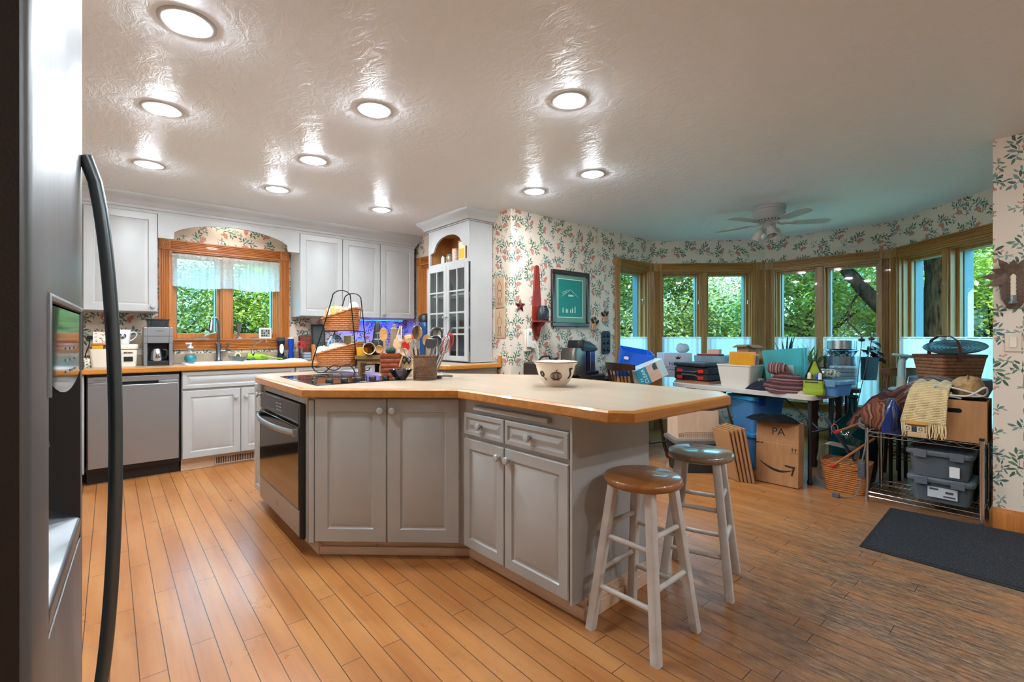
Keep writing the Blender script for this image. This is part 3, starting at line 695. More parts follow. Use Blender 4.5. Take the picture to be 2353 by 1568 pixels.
jars = thing('shaker_bottle', 'small white shaker with a metal cap at the left of the hutch niche', 'bottle', (hx+.10, hy1-.14, nz_))
MB().lathe([(.001, 0), (.024, 0), (.024, .075), (.018, .085), (.001, .085)], 16).build('body', WHITE, jars); MB().lathe([(.019, .0855), (.019, .1), (.008, .11), (.001, .11)], 16).build('cap', DULLM, jars)
jars = thing('glass_jar', 'squat jar of spice beads in the hutch niche', 'jar', (hx+.11, hy1-.27, nz_))
MB().lathe([(.001, 0), (.048, 0), (.052, .03), (.05, .07), (.04, .088), (.001, .088)], 18).build('jar_body', mat('bead_jar', '#a08a70', .3, var=('#5b5a3a', 90., .45, .55)), jars); MB().lathe([(.04, .0885), (.042, .1), (.001, .102)], 16).build('lid', DULLM, jars)
jars = thing('glass_jar', 'tall jar with a pink wooden lid in the hutch niche', 'jar', (hx+.10, hy1-.39, nz_))
MB().lathe([(.001, 0), (.042, 0), (.042, .13), (.001, .13)], 18).build('jar_body', mat('tall_jar', '#b08d79', .3, var=('#d8c4b2', 70.)), jars); MB().lathe([(.044, .1305), (.044, .142), (.001, .146)], 18).build('lid', mat('pink_lid', '#c98a7c', .5), jars)
jars = thing('wooden_dowel', 'wooden dowel with a red ball tip standing in the hutch niche', 'ornament', (hx+.17, hy1-.38, nz_))
MB().rod((0, 0, 0), (0, 0, .24), .008).build('stick', mat('pale_stick', '#d9bc94', .6), jars); MB().ball((0, 0, .255), .02, 14).build('ball_tip', mat('salmon_ball', '#c46e60', .5), jars)
jars = thing('pasta_canister', 'square pasta canister with yellow front in the hutch niche', 'canister', (hx+.12, hy1-.55, nz_))
MB().box(-.06, .06, -.06, .06, 0, .19).build('box', mat('canister', '#e3c9a6', .4), jars, bevel=.006); MB().box(-.0615, -.0603, -.045, .045, .02, .12).build('label', mat('yellow', '#e2a51e', .5), jars); MB().box(-.064, .064, -.064, .064, .19, .205).build('lid', mat('pink_lid', '#c98a7c', .5), jars, bevel=.003)
solo(MB().box(0, .12, -.02, .02, 0, .18), 'cook_book', 'thin reddish book upright at the right end of the hutch niche', 'book', mat('book_red', '#8e4f43', .6), (hx+.05, hy1-.68, nz_), bevel=.002)
hc = counter_top('worktop', 'corner laminate worktop with an oak edge under the glass hutch', [(2.30, 5.05), (2.30, 3.74), (2.36, 3.64), (2.945, 3.64), (2.945, 5.598), (2.30, 5.598)], .90, .94, [(2.30, 5.05), (2.30, 3.74), (2.36, 3.64), (2.945, 3.64)])
MB().box(2.915, 2.947, 3.615, 3.64, .90, 1.01).build('end_block', EDGE, hc, bevel=.004)
cb = cabinet('base_cabinet', 'pale base cabinet under the hutch worktop, behind the island', (2.33, 5.04), (2.33, 3.68), .61, .1, .896, [(.02, .66, .115, .88, (.6, .8)), (.68, 1.34, .115, .88, (.74, .8))])
# ---------------------------------------------------------------- island
IZ = .925
ic = [(.795, 3.66), (.795, 2.625), (1.408, 2.072), (1.426, 1.11), (1.478, 1.052), (2.21, 1.045), (2.325, 1.14), (2.33, 2.47), (1.42, 3.62), (1.42, 3.85), (.985, 3.85), (.90, 3.83), (.83, 3.77)]
ccw = ic[::-1][:]
isl = thing('island_worktop', 'large angled island worktop of pale laminate with an oak edge', 'worktop', (0, 0, 0))
MB().prism(ic, .884, IZ, 'z').build('laminate_top', LAM, isl)
# travel runs counter-clockwise seen from above, so the outside lies on the right hand of the reversed line
mb = MB(); mb.sweep(ic, [(0, .878), (.020, .878), (.024, .884), (.024, IZ-.008), (.016, IZ), (0, IZ)], True); mb.build('wood_edge', EDGE, isl, sharp=28)
# wall-oven cabinet with the narrow cupboard beside it
IX = .815
ob = thing('oven_cabinet', 'white island cabinet around the wall oven with a narrow cupboard', 'cabinet', (IX, 3.81, 0), -pi/2)
OY0, OY1 = 3.575-.0, 2.705
o0, o1 = 3.81-OY0, 3.81-OY1
mb = MB(); mb.box(0, o0-.004, 0, .55, .09, .876); mb.box(o1+.004, 3.81-2.665, 0, .55, .09, .876); mb.box(o0-.004, o1+.004, 0, .55, .83, .876); mb.box(o0-.004, o1+.004, .52, .55, .09, .83)
mb.build('carcass', PAINT, ob, bevel=.002)
door(ob, .012, .205, .11, .865, 0, (.185, .80), fr=.04)
MB().box(.05, 3.81-2.665, .06, .08, 0, .09).build('toe_board', PINKW, ob)
ov = thing('built_in_oven', 'black glass and stainless built-in oven set into the end of the island', 'oven', (IX, OY0, 0), -pi/2)
OL = o1-o0
MB().box(0, OL, -.002, .50, .10, .825).build('body', BLK, ov)
MB().box(-.0, OL, -.03, -.003, .72, .825).build('control_panel', BLKG, ov, bevel=.004)
od = MB().box(0, OL, -.035, -.003, .255, .705).build('oven_door', BLKG, ov, bevel=.004)
mb = MB()
pts = [(.015 + (OL-.03)*i/24, -.04 - .055*(1-(2*i/24-1)**2)**.7, .675) for i in range(25)]
mb.tube(pts, .017, 12, sx=.65); mb.box(.012, .03, -.06, -.03, .655, .695); mb.box(OL-.03, OL-.012, -.06, -.03, .655, .695); mb.build('handle', STEEL, od, sharp=60)
MB().box(0, OL, -.033, -.003, .11, .25).build('lower_panel', STEEL, ov, bevel=.004)
MB().box(OL-.012, OL+.012, -.03, .0, .10, .83).build('side_trim', BLK, ov)
mb = MB(); mb.lathe([(.001, 0), (.022, 0), (.022, .001), (.001, .001)], 20, (OL/2, -.033, .18), rx(pi/2)); mb.build('badge', DULLM, ov)
mb = MB()
for i in range(4):
    for j in range(3): mb.box(.40+.03*i, .416+.03*i, -.0308, -.0302, .75+.02*j, .756+.02*j)
mb.build('button_marks', mat('pale_marks', '#8f9498', .5), ov)
mb = MB()
for i in range(7): mb.box(.2+.025*i, .212+.025*i, -.0308, -.0302, .742, .745)
mb.build('button_marks', mat('pale_marks', '#8f9498', .5), ov)
mb = MB(); mb.box(.0, OL, -.012, 0, .088, .105); mb.build('vent_strip', BLK, ov)
# diagonal two-door cabinet
q0, q1 = (.825, 2.655), (1.438, 2.102)
loc, rz, DL = frame_of(q0, q1)
dg = thing('base_cabinet', 'white island cabinet on the diagonal with two tall raised-panel doors', 'cabinet', loc, rz)
MB().box(.006, DL-.004, 0, .022, .09, .876).build('carcass', PAINT, dg, bevel=.002)
MB().box(DL-.012, DL+.022, -.004, .06, .09, .876).build('corner_stile', PAINT, dg)
MB().box(0, .03, -.018, 0, .09, .86).build('filler_strip', PAINT, dg, bevel=.003)
door(dg, .034, DL/2+.010, .098, .868, 0, (DL/2-.02, .805), fr=.07); door(dg, DL/2+.014, DL-.012, .098, .868, 0, (DL/2+.045, .805), fr=.07)
mb = MB(); mb.box(.035, DL+.045, .06, .08, 0, .092); mb.box(.03, DL+.05, .045, .06, 0, .045); mb.build('toe_board', PINKW, dg, bevel=.003)
# drawer-and-door cabinet at the seating end
q0, q1 = (1.447, 2.082), (1.470, 1.335)
loc, rz, RL = frame_of(q0, q1)
rc = thing('base_cabinet', 'white island cabinet with two drawers over two doors and a flat end panel', 'cabinet', loc, rz)
MB().box(0, RL, 0, .54, .09, .876).build('carcass', PAINT, rc, bevel=.002)
MB().box(RL, RL+.014, -.018, .56, .085, .876).build('end_panel', PAINT, rc, bevel=.002)
m_ = .335
door(rc, .012, m_-.003, .095, .665, 0, (m_-.035, .615), fr=.05); door(rc, m_+.003, RL-.008, .095, .665, 0, (m_+.035, .615), fr=.05)
door(rc, .012, m_-.003, .685, .80, 0, (m_/2-.01, .745), 'drawer_front', .022); door(rc, m_+.003, RL-.008, .685, .80, 0, ((m_+RL)/2-.03, .745), 'drawer_front', .022)
MB().box(.10, RL-.12, -.028, .05, .822, .846).build('pull_out_board', PAINT, rc, bevel=.004)
mb = MB(); mb.box(-.02, RL+.02, .06, .08, 0, .088); mb.box(-.03, RL+.033, .045, .06, 0, .05); mb.box(RL+.002, RL+.02, .08, .54, 0, .10); mb.box(RL+.02, RL+.034, .045, .54, 0, .06); mb.box(RL+.02, RL+.027, .07, .54, .06, .085)
mb.build('toe_board', PINKW, rc, bevel=.003)

# cooktop
cp4 = [on_z(643, 868, IZ), on_z(716, 887, IZ), on_z(905, 872.5, IZ), on_z(822, 860.5, IZ)]
ck = thing('cooktop', 'black glass electric cooktop with a row of knobs set in the island', 'cooktop', (.88, 2.72, IZ))
MB().box(0, .53, 0, .74, .0005, .007).build('glass_plate', BLKG, ck, bevel=.003)
for x, y, r in ((.14, .24, .085), (.14, .55, .105), (.38, .26, .07), (.38, .56, .085)):
    MB().lathe([(r, .0072), (r, .0078), (r-.006, .0078), (r-.006, .0072)], 36, (x, y, 0)).build('burner_ring', mat('ring_grey', '#56585a', .4), ck)
for i in range(5):
    kb = MB(); x = .09 + .088*i; y = .055
    kb.lathe([(.001, 0), (.022, 0), (.02, .014), (.017, .02), (.001, .021)], 16, (x, y, .0072)); kb.box(x-.022, x+.022, y-.006, y+.006, .014, .03); kb.build('knob', BLK, ck, bevel=.002)

# bowl
bp = on_z(1277, 887, IZ)
bw = thing('mixing_bowl', 'cream stoneware bowl with printed vegetables on the island', 'bowl', (bp.x, bp.y, IZ+.0005))
MB().lathe([(.001, 0), (.055, 0), (.058, .006), (.08, .03), (.098, .066), (.107, .098), (.111, .116), (.121, .126), (.124, .134), (.120, .137), (.113, .134), (.104, .118), (.094, .07), (.07, .03), (.05, .012), (.001, .010)], 48).build('bowl_body', mat('cream_glaze', '#e6d5c1', .2, coat=.5), bw, sharp=60)
BRN = mat('print_brown', '#43382f', .5); vec = atan2(-bp.y, -bp.x)
def print_(kind, da):
    mb = MB(); a = vec + da
    def pt(u, z):
        prof_ = [(.058, .006), (.08, .03), (.098, .066), (.107, .098), (.111, .116)]
        r = next((r0 + (r1-r0)*(z-z0)/(z1-z0) for (r0, z0), (r1, z1) in zip(prof_, prof_[1:]) if z0 <= z <= z1), .1) + .0012
        return (r*cos(a+u/r), r*sin(a+u/r), z)
    def stroke(pl, w_=.0015): mb.tube([pt(*p) for p in pl], w_, 5)
    if kind == 'pumpkin':
        for k in range(-4, 5):
            rr = .030*k/4; stroke([(rr*cos(t), .062 + .022*sin(t)) for t in [(-pi/2) + pi*i/10 for i in range(11)]], .0019)
        stroke([(0, .084), (.002, .092), (.007, .097)], .0025); stroke([(-.02, .038), (.02, .038)])
    elif kind == 'radish':
        for k in range(5): stroke([(.016*cos(t+k)*(1-.15*k)-.004, .072 + .016*sin(t+k)*(1-.15*k)) for t in [tau*i/12 for i in range(13)]])
        stroke([(0, .058), (.006, .045), (.014, .035)]); stroke([(.006, .045), (.018, .046)])
    else:
        for k in range(4): stroke([(.004*k-.006+.008*sin(4*u), .045+.05*u) for u in [i/8 for i in range(9)]])
        for k in range(3): stroke([(-.012+.01*k, .095), (-.008+.01*k, .105)], .003)
    mb.build('print', BRN, bw)
# seen from the kitchen side: radish, pumpkin and pods in a row
print_('radish', -.78); print_('pumpkin', .02); print_('pods', .85)
MB().lathe([(.1245, .1325), (.1255, .1355), (.1235, .1375), (.121, .1372)], 48).build('rim_line', mat('rim_brown', '#7a5a44', .4), bw)

# stools
SW = mat('stool_paint', '#cfcbc6', .5, var=('#bdb6ae', 8.))
def stool(label, c, rz, seat_m, sz=.635):
    t = thing('bar_stool', label, 'stool', (*c, 0), rz, None)
    MB().lathe([(.001, sz-.036), (.14, sz-.036), (.152, sz-.03), (.157, sz-.018), (.154, sz-.004), (.145, sz), (.001, sz)], 48).build('seat', seat_m, t, sharp=60)
    b = .150; tp = .085; mb0 = {}
    for i, (sx, sy) in enumerate(((1, 1), (-1, 1), (-1, -1), (1, -1))):
        a, e = V((sx*tp, sy*tp, sz-.0365)), V((sx*b, sy*b, 0.0)); d = (a-e)
        L = [[e + d*u + V((x, y, 0)) for x, y in rrect(.036, .036, .006, 2)] for u in (0, 1)]
        MB().loft(L).build('leg', SW, t)
    def at(sx, sy, z): u = z/(sz-.0365); return V((sx*(b+(tp-b)*u), sy*(b+(tp-b)*u), z))
    for z, prs in ((.245, (((1, 1), (-1, 1)), ((1, -1), (-1, -1)))), (.18, (((1, 1), (1, -1)), ((-1, 1), (-1, -1)))), (.43, (((1, 1), (-1, 1)), ((1, -1), (-1, -1)))), (.385, (((1, 1), (1, -1)), ((-1, 1), (-1, -1))))):
        for s0, s1 in prs: MB().rod(at(*s0, z), at(*s1, z), .0105, 12).build('rung', SW, t)
    return t
stool('wooden-topped bar stool with white painted legs nearest the camera', (1.663, 1.125), R(2), wood('stool_oak', '#7f4d26', '#a96c38', 0, .3, .6, coat=.4))
stool('bar stool with a weathered blue-lit seat, farther one by the cardboard boxes', (2.235, 1.18), R(19), wood('stool_grey', '#6f5a46', '#94806a', 0, .22, .6, coat=.5))
# ---------------------------------------------------------------- helpers for small goods
from mathutils import noise as NZ
def heap(w_, d_, h, seed=0, rough=.3, n=36, m=12, freq=9., power=2.2):
    """slumped cloth or bag: a low dome with folds, closed underneath"""
    mb = MB(); L = []; sv = V((seed*7.1, seed*3.3, 1.7))
    for j in range(m+1):
        u = 1 - j/m; ring_ = []
        for i in range(n):
            a = tau*i/n; e = 1 + .22*NZ.noise(V((cos(a)*1.6, sin(a)*1.6, 0)) + sv) + .05*sin(7*a+seed)
            x, y = cos(a)*w_/2*u*e, sin(a)*d_/2*u*e
            z = h*(1-u**power)*(1 + rough*NZ.noise(V((x*freq, y*freq, 0)) + sv) + rough*.5*NZ.noise(V((x*freq*2.6, y*freq*2.6, 4)) + sv))
            ring_.append((x, y, max(z, 0.)))
        L.append(ring_)
    L[-1] = [(p[0]*.02, p[1]*.02, sum(q[2] for q in L[-2])/n) for p in L[-1]]
    return mb.loft(L)
def bag(w_, d_, h, seed=0, n=24, m=14, rough=.14, freq=11.):
    """stuffed soft bag, rounded all over, standing on z = 0"""
    mb = MB(); L = []; sv = V((seed*5.1, seed*2.3, 9.7))
    for j in range(m+1):
        ph = -pi/2 + pi*j/m; cr = max(cos(ph), .03)**.6
        L.append([(cos(tau*i/n)*w_/2*cr*(1+rough*NZ.noise(V((cos(tau*i/n)*2, sin(tau*i/n)*2, ph*2))+sv)), sin(tau*i/n)*d_/2*cr*(1+rough*NZ.noise(V((cos(tau*i/n)*2, sin(tau*i/n)*2, ph*2+5))+sv)),
                   h/2*(1 + sin(ph)) * (1 + (rough*NZ.noise(V((cos(tau*i/n)*3, sin(tau*i/n)*3, 2))+sv) if j > m*.6 else 0))) for i in range(n)])
    return mb.loft(L)
def cord(pts, r, k=6):
    """smooth cable through control points"""
    P = [V(p) for p in pts]; P = [P[0]] + P + [P[-1]]; o = []
    for a, b, c, d in zip(P, P[1:], P[2:], P[3:]):
        for i in range(k):
            t = i/k; o.append(.5*((2*b) + (c-a)*t + (2*a-5*b+4*c-d)*t*t + (3*b-a-3*c+d)*t**3))
    return MB().tube(o + [P[-1]], r, 6)
CZ = .9405
def kx(px, y): return on_y(px, 800, y).x

# ---------------------------------------------------------------- on the sink worktop, left to right
solo(MB().lathe([(.001, 0), (.03, 0), (.036, .03), (.034, .075), (.03, .08), (.027, .075), (.027, .01), (.001, .008)], 20), 'floral_mug', 'small cream floral mug at the far left of the worktop, partly behind the refrigerator handle', 'mug', mat('floral_china', '#dccfc0', .3, var=('#5f6d57', 60., .5, .56)), (kx(200, 5.33), 5.33, CZ))
b = thing('storage_bin', 'cream plastic bin with a wooden rim tray behind the refrigerator handle', 'bin', (kx(241, 5.36), 5.36, CZ))
MB().tub(.17, .15, .20, .18, .155, .004, .02).build('bin_body', CREAM, b); MB().box(-.085, .085, -.05, .05, .185, .20).build('wooden_rim', EDGE, b, bevel=.003)
MB().box(-.08, -.01, -.06, .05, .05, .183).build('yellow_packet', mat('mustard', '#c8982a', .6), b); MB().lathe([(.001, .05), (.03, .05), (.03, .165), (.02, .18), (.001, .182)], 14, (.045, -.03, 0)).build('jar', mat('bead_jar', '#a08a70', .3), b)
rb = solo(MB().box(-.055, .055, -.03, .03, 0, .10), 'recipe_box', 'small white floral card box standing on the cream bin', 'box', mat('floral_card', '#ded3c6', .6, var=('#9a5f50', 45., .56, .62)), (kx(233, 5.36), 5.36, CZ+.2005), bevel=.002)
b = thing('bread_keeper', 'white lidded plastic container with black label under a white mug', 'container', (kx(288, 5.37), 5.37, CZ))
MB().tub(.15, .15, .165, .165, .145, .004, .025).build('body', CREAM, b); MB().loft([[(x, y, z) for x, y in rrect(w_, w_, .028)] for w_, z in ((.172, .149), (.176, .155), (.176, .185), (.165, .193))]).build('lid', CREAM, b, bevel=.002)
MB().box(-.012, .05, -.0835, -.0805, .045, .085).build('black_label', BLK, b); mb = MB(); mb.box(-.012, .008, -.0855, -.0835, .115, .125); mb.box(.012, .048, -.0855, -.0835, .115, .119); mb.box(.012, .048, -.0855, -.0835, .121, .125); mb.build('printed_mark', INK, b)
b = thing('coffee_mug', 'white tapered mug with round dark emblem on the lidded container', 'mug', (kx(284, 5.37), 5.36, CZ+.194), 0)
MB().lathe([(.001, 0), (.038, 0), (.041, .01), (.051, .125), (.049, .127), (.046, .123), (.036, .012), (.001, .008)], 32).build('body', WHITE, b, sharp=60)
MB().tube([(.046, 0, .10), (.075, 0, .108), (.092, 0, .09), (.085, 0, .06), (.062, 0, .038), (.043, 0, .028)], .0055, 8).build('ear_handle', WHITE, b)
cs, sn = cos(R(-98)), sin(R(-98)); em = MB()
em.lathe([(.001, 0), (.024, 0), (.024, .0012), (.001, .0012)], 28, (cs*.0465, sn*.0465, .072), rzm(R(-98)) @ ry(R(90-5))); em.build('emblem', INK, b)
em = MB()
for k in (-1, 1):
    for j in range(3): em.tube([V((cs*.0492 + k*(.005+.004*j)*(-sn), sn*.0492 + k*(.005+.004*j)*cs, z)) for z in (.058, .064+.004*j, .078)], .0009, 5)
em.lathe([(.001, 0), (.0065, 0), (.0065, .0006), (.001, .0006)], 14, (cs*.0489, sn*.0489, .075), rzm(R(-98)) @ ry(R(85))); em.build('emblem_lines', WHITE, b)
# coffee maker
b = thing('coffee_maker', 'tall brushed steel coffee maker with thermal carafe left of the window', 'coffee maker', (kx(362, 5.36), 5.36, CZ))
mb = MB(); mb.box(-.105, -.078, -.10, .10, 0, .345); mb.box(.078, .105, -.10, .10, 0, .345); mb.box(-.078, .078, -.10, .10, .20, .345); mb.build('steel_housing', STEEL, b, bevel=.004)
MB().box(-.077, .077, -.085, .10, .0, .042).build('base', BLK, b, bevel=.004); MB().box(-.077, .077, .02, .098, .0425, .1995).build('back', BLK, b)
MB().tub(.15, .17, .155, .18, .06, .003, .02, .346).build('bean_hopper', glassy('smoke_plastic', '#7d8d94', .3, .1, .4, '#5a656b'), b); MB().box(-.085, .085, -.095, .095, .407, .42).build('lid', BLK, b, bevel=.006)
mb = MB()
for z in (.20, .262): mb.box(-.1055, .1055, -.1008, -.1, z, z+.003)
mb.build('seam_lines', BLK, b); text('CAPRESSO', .012, INK, b, (.01, -.1006, .31), FRONT)
c = MB().lathe([(.001, .043), (.05, .043), (.054, .05), (.046, .12), (.036, .15), (.001, .152)], 28, (-.008, -.035, 0)).build('carafe', CHROME, b, sharp=60); MB().tube([(.035, -.05, .145), (.062, -.06, .14), (.066, -.06, .10), (.06, -.06, .07), (.042, -.05, .065)], .009, 8).build('carafe_handle', BLK, c)
# sink: an enamel double bowl dropped into the worktop
sk = thing('kitchen_sink', 'white enamel drop-in double sink below the window', 'sink', (.98, 5.345, CZ))
lam = [o for o in ct.children if o.name.startswith('laminate')][0]; cut(lam, MB().box(.56, 1.40, 5.15, 5.48, .86, .98))
sb = [o for o in COL.objects if o.name == 'base_cabinet'][0]; cut([o for o in sb.children if o.name.startswith('carcass')][0], MB().box(.06, .93, .07, .42, .70, 1.0))
Lp = lambda w_, d_, z, r, cx=0, cy=0: [(x+cx, y+cy, z) for x, y in rrect(w_, d_, r)]
rim = MB().loft([Lp(.92, .46, .0, .05), Lp(.92, .46, .006, .05), Lp(.90, .44, .013, .045), Lp(.84, .33, .013, .04, 0, -.03), Lp(.83, .32, .004, .04, 0, -.03), Lp(.81, .30, -.16, .05, 0, -.03), Lp(.80, .29, -.168, .05, 0, -.03), Lp(.83, .322, -.172, .05, 0, -.03), Lp(.838, .328, 0, .05, 0, -.03)], False, False, True)
rim.build('basin', mat('enamel', '#dfe0e0', .2, coat=.4), sk); MB().loft([Lp(.815, .305, -.170, .05, 0, -.03), Lp(.815, .305, -.163, .05, 0, -.03)]).build('basin_floor', mat('enamel', '#dfe0e0', .2), sk)
MB().box(-.015, .015, -.17, .11, -.165, -.02).build('divider', mat('enamel', '#dfe0e0', .2), sk, bevel=.008)
# faucet, soap, filter tap and washing-up things
FZ = CZ + .0135
b = thing('kitchen_faucet', 'tall brushed gooseneck faucet with side lever behind the sink', 'faucet', (kx(502, 5.53), 5.525, FZ))
MB().lathe([(.001, 0), (.032, 0), (.032, .008), (.025, .014), (.022, .02), (.022, .16), (.026, .165), (.026, .18), (.018, .185), (.001, .186)], 24).build('body', STEELH, b)
pts = [(0, 0, .18), (0, 0, .34)] + [(-.045+.045*cos(a), -.085+.085*cos(a), .34+.095*sin(a)) for a in [pi*i/10 for i in range(1, 9)]]
MB().tube(pts, .013, 12).build('gooseneck', STEELH, b, sharp=60); MB().rod((-.079, -.148, .405), (-.094, -.175, .30), .017, 14, .021).build('spray_head', STEELH, b)
mb = MB(); mb.rod((.02, 0, .10), (.06, -.01, .10), .018, 14); mb.tube([(.055, -.01, .10), (.075, -.015, .13), (.08, -.015, .175)], [.012, .009, .011], 10); mb.build('lever', STEELH, b)
b = thing('soap_dispenser', 'clear bulbous soap dispenser half full of teal soap beside the sink', 'soap dispenser', (kx(438, 5.44), 5.45, FZ))
MB().lathe([(.001, 0), (.036, 0), (.05, .02), (.052, .045), (.042, .075), (.03, .105), (.024, .13), (.001, .131)], 24).build('bottle', CLEAR, b); MB().lathe([(.001, .004), (.034, .004), (.047, .022), (.049, .045), (.044, .062), (.001, .062)], 24).build('liquid_soap', mat('teal_soap', '#149aa5', .2), b)
mb = MB(); mb.lathe([(.02, .1315), (.026, .135), (.024, .15), (.008, .155), (.008, .175), (.001, .176)], 16); mb.box(-.04, .012, -.012, .012, .172, .188); mb.build('pump', mat('pump_white', '#c9d6dc', .3), b, bevel=.003)
b = thing('filter_faucet', 'slim chrome filter tap on a stubby black-buttoned base', 'faucet', (kx(581, 5.52), 5.525, FZ))
MB().lathe([(.001, 0), (.026, 0), (.024, .02), (.018, .085), (.014, .095), (.001, .096)], 18).build('base', CHROME, b); MB().cbox((.0, -.017, .055), (.016, .012, .03)).build('button', BLK, b)
MB().tube([(0, 0, .09), (0, 0, .14), (.02, 0, .165), (.085, -.03, .215), (.10, -.035, .222), (.115, -.04, .215), (.125, -.045, .185)], .0055, 8).build('spout', CHROME, b)
b = thing('scrub_sponge', 'yellow-edged scrub sponge standing on end behind the sink', 'sponge', (kx(547, 5.49), 5.50, FZ))
ar = [(-.028, 0)] + [(-.028*cos(a), .055+.03*sin(a)) for a in [pi*i/10 for i in range(11)]] + [(.028, 0)]
MB().prism(ar, 0, .03).build('foam', mat('foam', '#d8cf96', .9), b); MB().prism([(x*.65, z*.8) for x, z in ar], -.004, 0.0).build('scouring_face', mat('scour', '#4a4238', .9), b)
b = thing('squash_bottle', 'lime green translucent bottle lying on its side behind the sink', 'bottle', (kx(595, 5.50), 5.535, FZ), 0)
MB().lathe([(.001, -.11), (.03, -.105), (.034, -.08), (.034, .03), (.022, .07), (.012, .10), (.001, .101)], 20, (0, 0, .035), ry(R(97))).build('body', mat('lime', '#93c22c', .3), b)
b = thing('dish_brush', 'lime green dish brush with long handle beside the tap', 'brush', (kx(630, 5.47), 5.47, FZ), R(-8))
MB().tube([(-.12, 0, .05), (0, 0, .02), (.08, 0, .012)], [.009, .007, .006], 8).build('handle', mat('lime', '#93c22c', .3), b); MB().cbox((.10, 0, .018), (.04, .03, .03)).build('bristle_head', BLK, b, bevel=.004)
b = solo(MB().tub(.10, .08, .16, .13, .045, .003, .02), 'sink_strainer', 'grey metal strainer tray leaning across the sink divider', 'strainer', mat('grey_metal', '#8a8885', .4, .6), (kx(546, 5.34), 5.36, FZ+.004), rot=(R(0), R(8), .1))
b = thing('pump_bottle', 'tall navy bottle with a white oval label right of the window', 'bottle', (kx(646, 5.49), 5.50, CZ))
MB().lathe([(.001, 0), (.038, 0), (.04, .015), (.032, .09), (.034, .17), (.042, .215), (.001, .216)], 22).build('body', mat('navy', '#141a2e', .25), b); MB().lathe([(.043, .2165), (.043, .25), (.001, .252)], 20).build('cap', mat('slate', '#3b4048', .4), b)
MB().ball((0, -.033, .13), (.022, .006, .055), 14).build('label', WHITE, b)
b = thing('pump_bottle', 'slim bright blue bottle with waisted sides right of the navy bottle', 'bottle', (kx(669, 5.50), 5.51, CZ))
MB().lathe([(.001, 0), (.03, 0), (.032, .02), (.024, .11), (.03, .2), (.031, .235), (.001, .236)], 22).build('body', mat('royal', '#0f3f9e', .25), b); MB().lathe([(.032, .2365), (.033, .25), (.001, .252)], 20).build('cap', WHITE, b)
solo(heap(.30, .14, .035, 3, .5), 'dish_towel', 'crumpled white dish towel at the right end of the sink', 'towel', mat('towel', '#dfe2e4', .95), (kx(668, 5.24), 5.2, CZ))
# sill
SZ = WIN1[2] + .0145
b = thing('pewter_goblet', 'slender pewter goblet standing on the sink window sill', 'goblet', (kx(548, 5.615), 5.612, SZ))
MB().lathe([(.001, 0), (.03, 0), (.028, .006), (.008, .02), (.006, .045), (.02, .08), (.026, .15), (.032, .16), (.029, .16), (.018, .085), (.001, .075)], 20).build('cup', DULLM, b)
b = thing('weather_clock', 'small white framed digital clock on the window sill', 'clock', (kx(610, 5.605), 5.605, SZ), 0)
MB().box(-.06, .06, 0, .02, 0, .115).build('frame', WHITE, b, bevel=.004); s_ = MB().box(-.046, .046, -.0008, 0, .016, .10).build('display', mat('lcd', '#8d9486', .4), b)
mb = MB()
for r_ in range(3):
    for q in range(4):
        if (r_ + q) % 4 != 3: mb.box(-.04+.021*q, -.025+.021*q, -.0014, -.0008, .025+.025*r_, .04+.025*r_)
mb.build('digits', INK, s_)
# right of the sink, against the wall
b = thing('wicker_basket', 'red-brown lidded basket with looped handle under the right wall cabinet', 'basket', (kx(702, 5.46), 5.47, CZ))
MB().tub(.12, .1, .13, .11, .25, .004, .03).build('body', wicker('dark_wicker', '#7a3a22', '#5a2818'), b); MB().loft([[(x, y, z) for x, y in rrect(w_, w_*.85, .03)] for w_, z in ((.135, .251), (.135, .262), (.10, .275))]).build('lid', wicker('dark_wicker', '#7a3a22', '#5a2818'), b)
MB().tube([(.03*cos(a), 0, .276+.045*sin(a)) for a in [pi*i/10 for i in range(11)]], .005, 8).build('loop_handle', mat('reddish_wood', '#6a2d1c', .5), b)
b = thing('kitchen_scissors', 'red-handled kitchen scissors upright beside the brown basket', 'scissors', (kx(693, 5.34), 5.345, CZ))
mb = MB()
for sx in (-1, 1): mb.tube([(sx*.02+.017*cos(a), 0, .175+.032*sin(a)) for a in [tau*i/16 for i in range(16)]], .006, 8, True)
mb.build('handles', mat('scissor_red', '#b3161b', .35), b); MB().prism([(-.006, 0), (.006, 0), (.012, .15), (-.012, .15)], -.003, .003).build('blades', CHROME, b)
b = solo(MB().box(-.035, .035, -.03, .03, 0, .09), 'napkin_holder', 'small grey slatted holder in front of the brown basket', 'holder', stripes('slats', ['#5f666d', '#8d949a'], 2, .03, .5, 0), (kx(704, 5.30), 5.29, CZ), bevel=.003)
b = thing('leaning_picture', 'dark framed picture leaning against the wall under the right cabinet', 'picture', (kx(733, 5.55), 5.545, CZ), rot=(R(-4), 0, 0))
mb = MB(); fr_ = .018; mb.box(-.075, .075, 0, .015, 0, .40); mb.build('frame', mat('dark_frame', '#2a1512', .4), b); MB().box(-.057, .057, -.001, 0, .02, .38).build('print', mat('slate_print', '#4a5550', .4), b)
b = thing('pepper_mill', 'turned wooden pepper mill beside the leaning picture', 'mill', (kx(720, 5.38), 5.38, CZ))
MB().lathe([(.001, 0), (.03, 0), (.03, .03), (.022, .06), (.02, .11), (.026, .14), (.02, .17), (.001, .18)], 20).build('body', OAKK, b)
solo(MB().tub(.11, .10, .13, .12, .20, .004, .03), 'glass_canister', 'clear glass canister with a silver rim behind the wire stand', 'canister', CLEAR, (kx(752, 5.38), 5.40, CZ))
b = thing('water_pitcher', 'blue water pitcher with a black domed lid beside the hutch', 'pitcher', (2.72, 4.70, CZ))
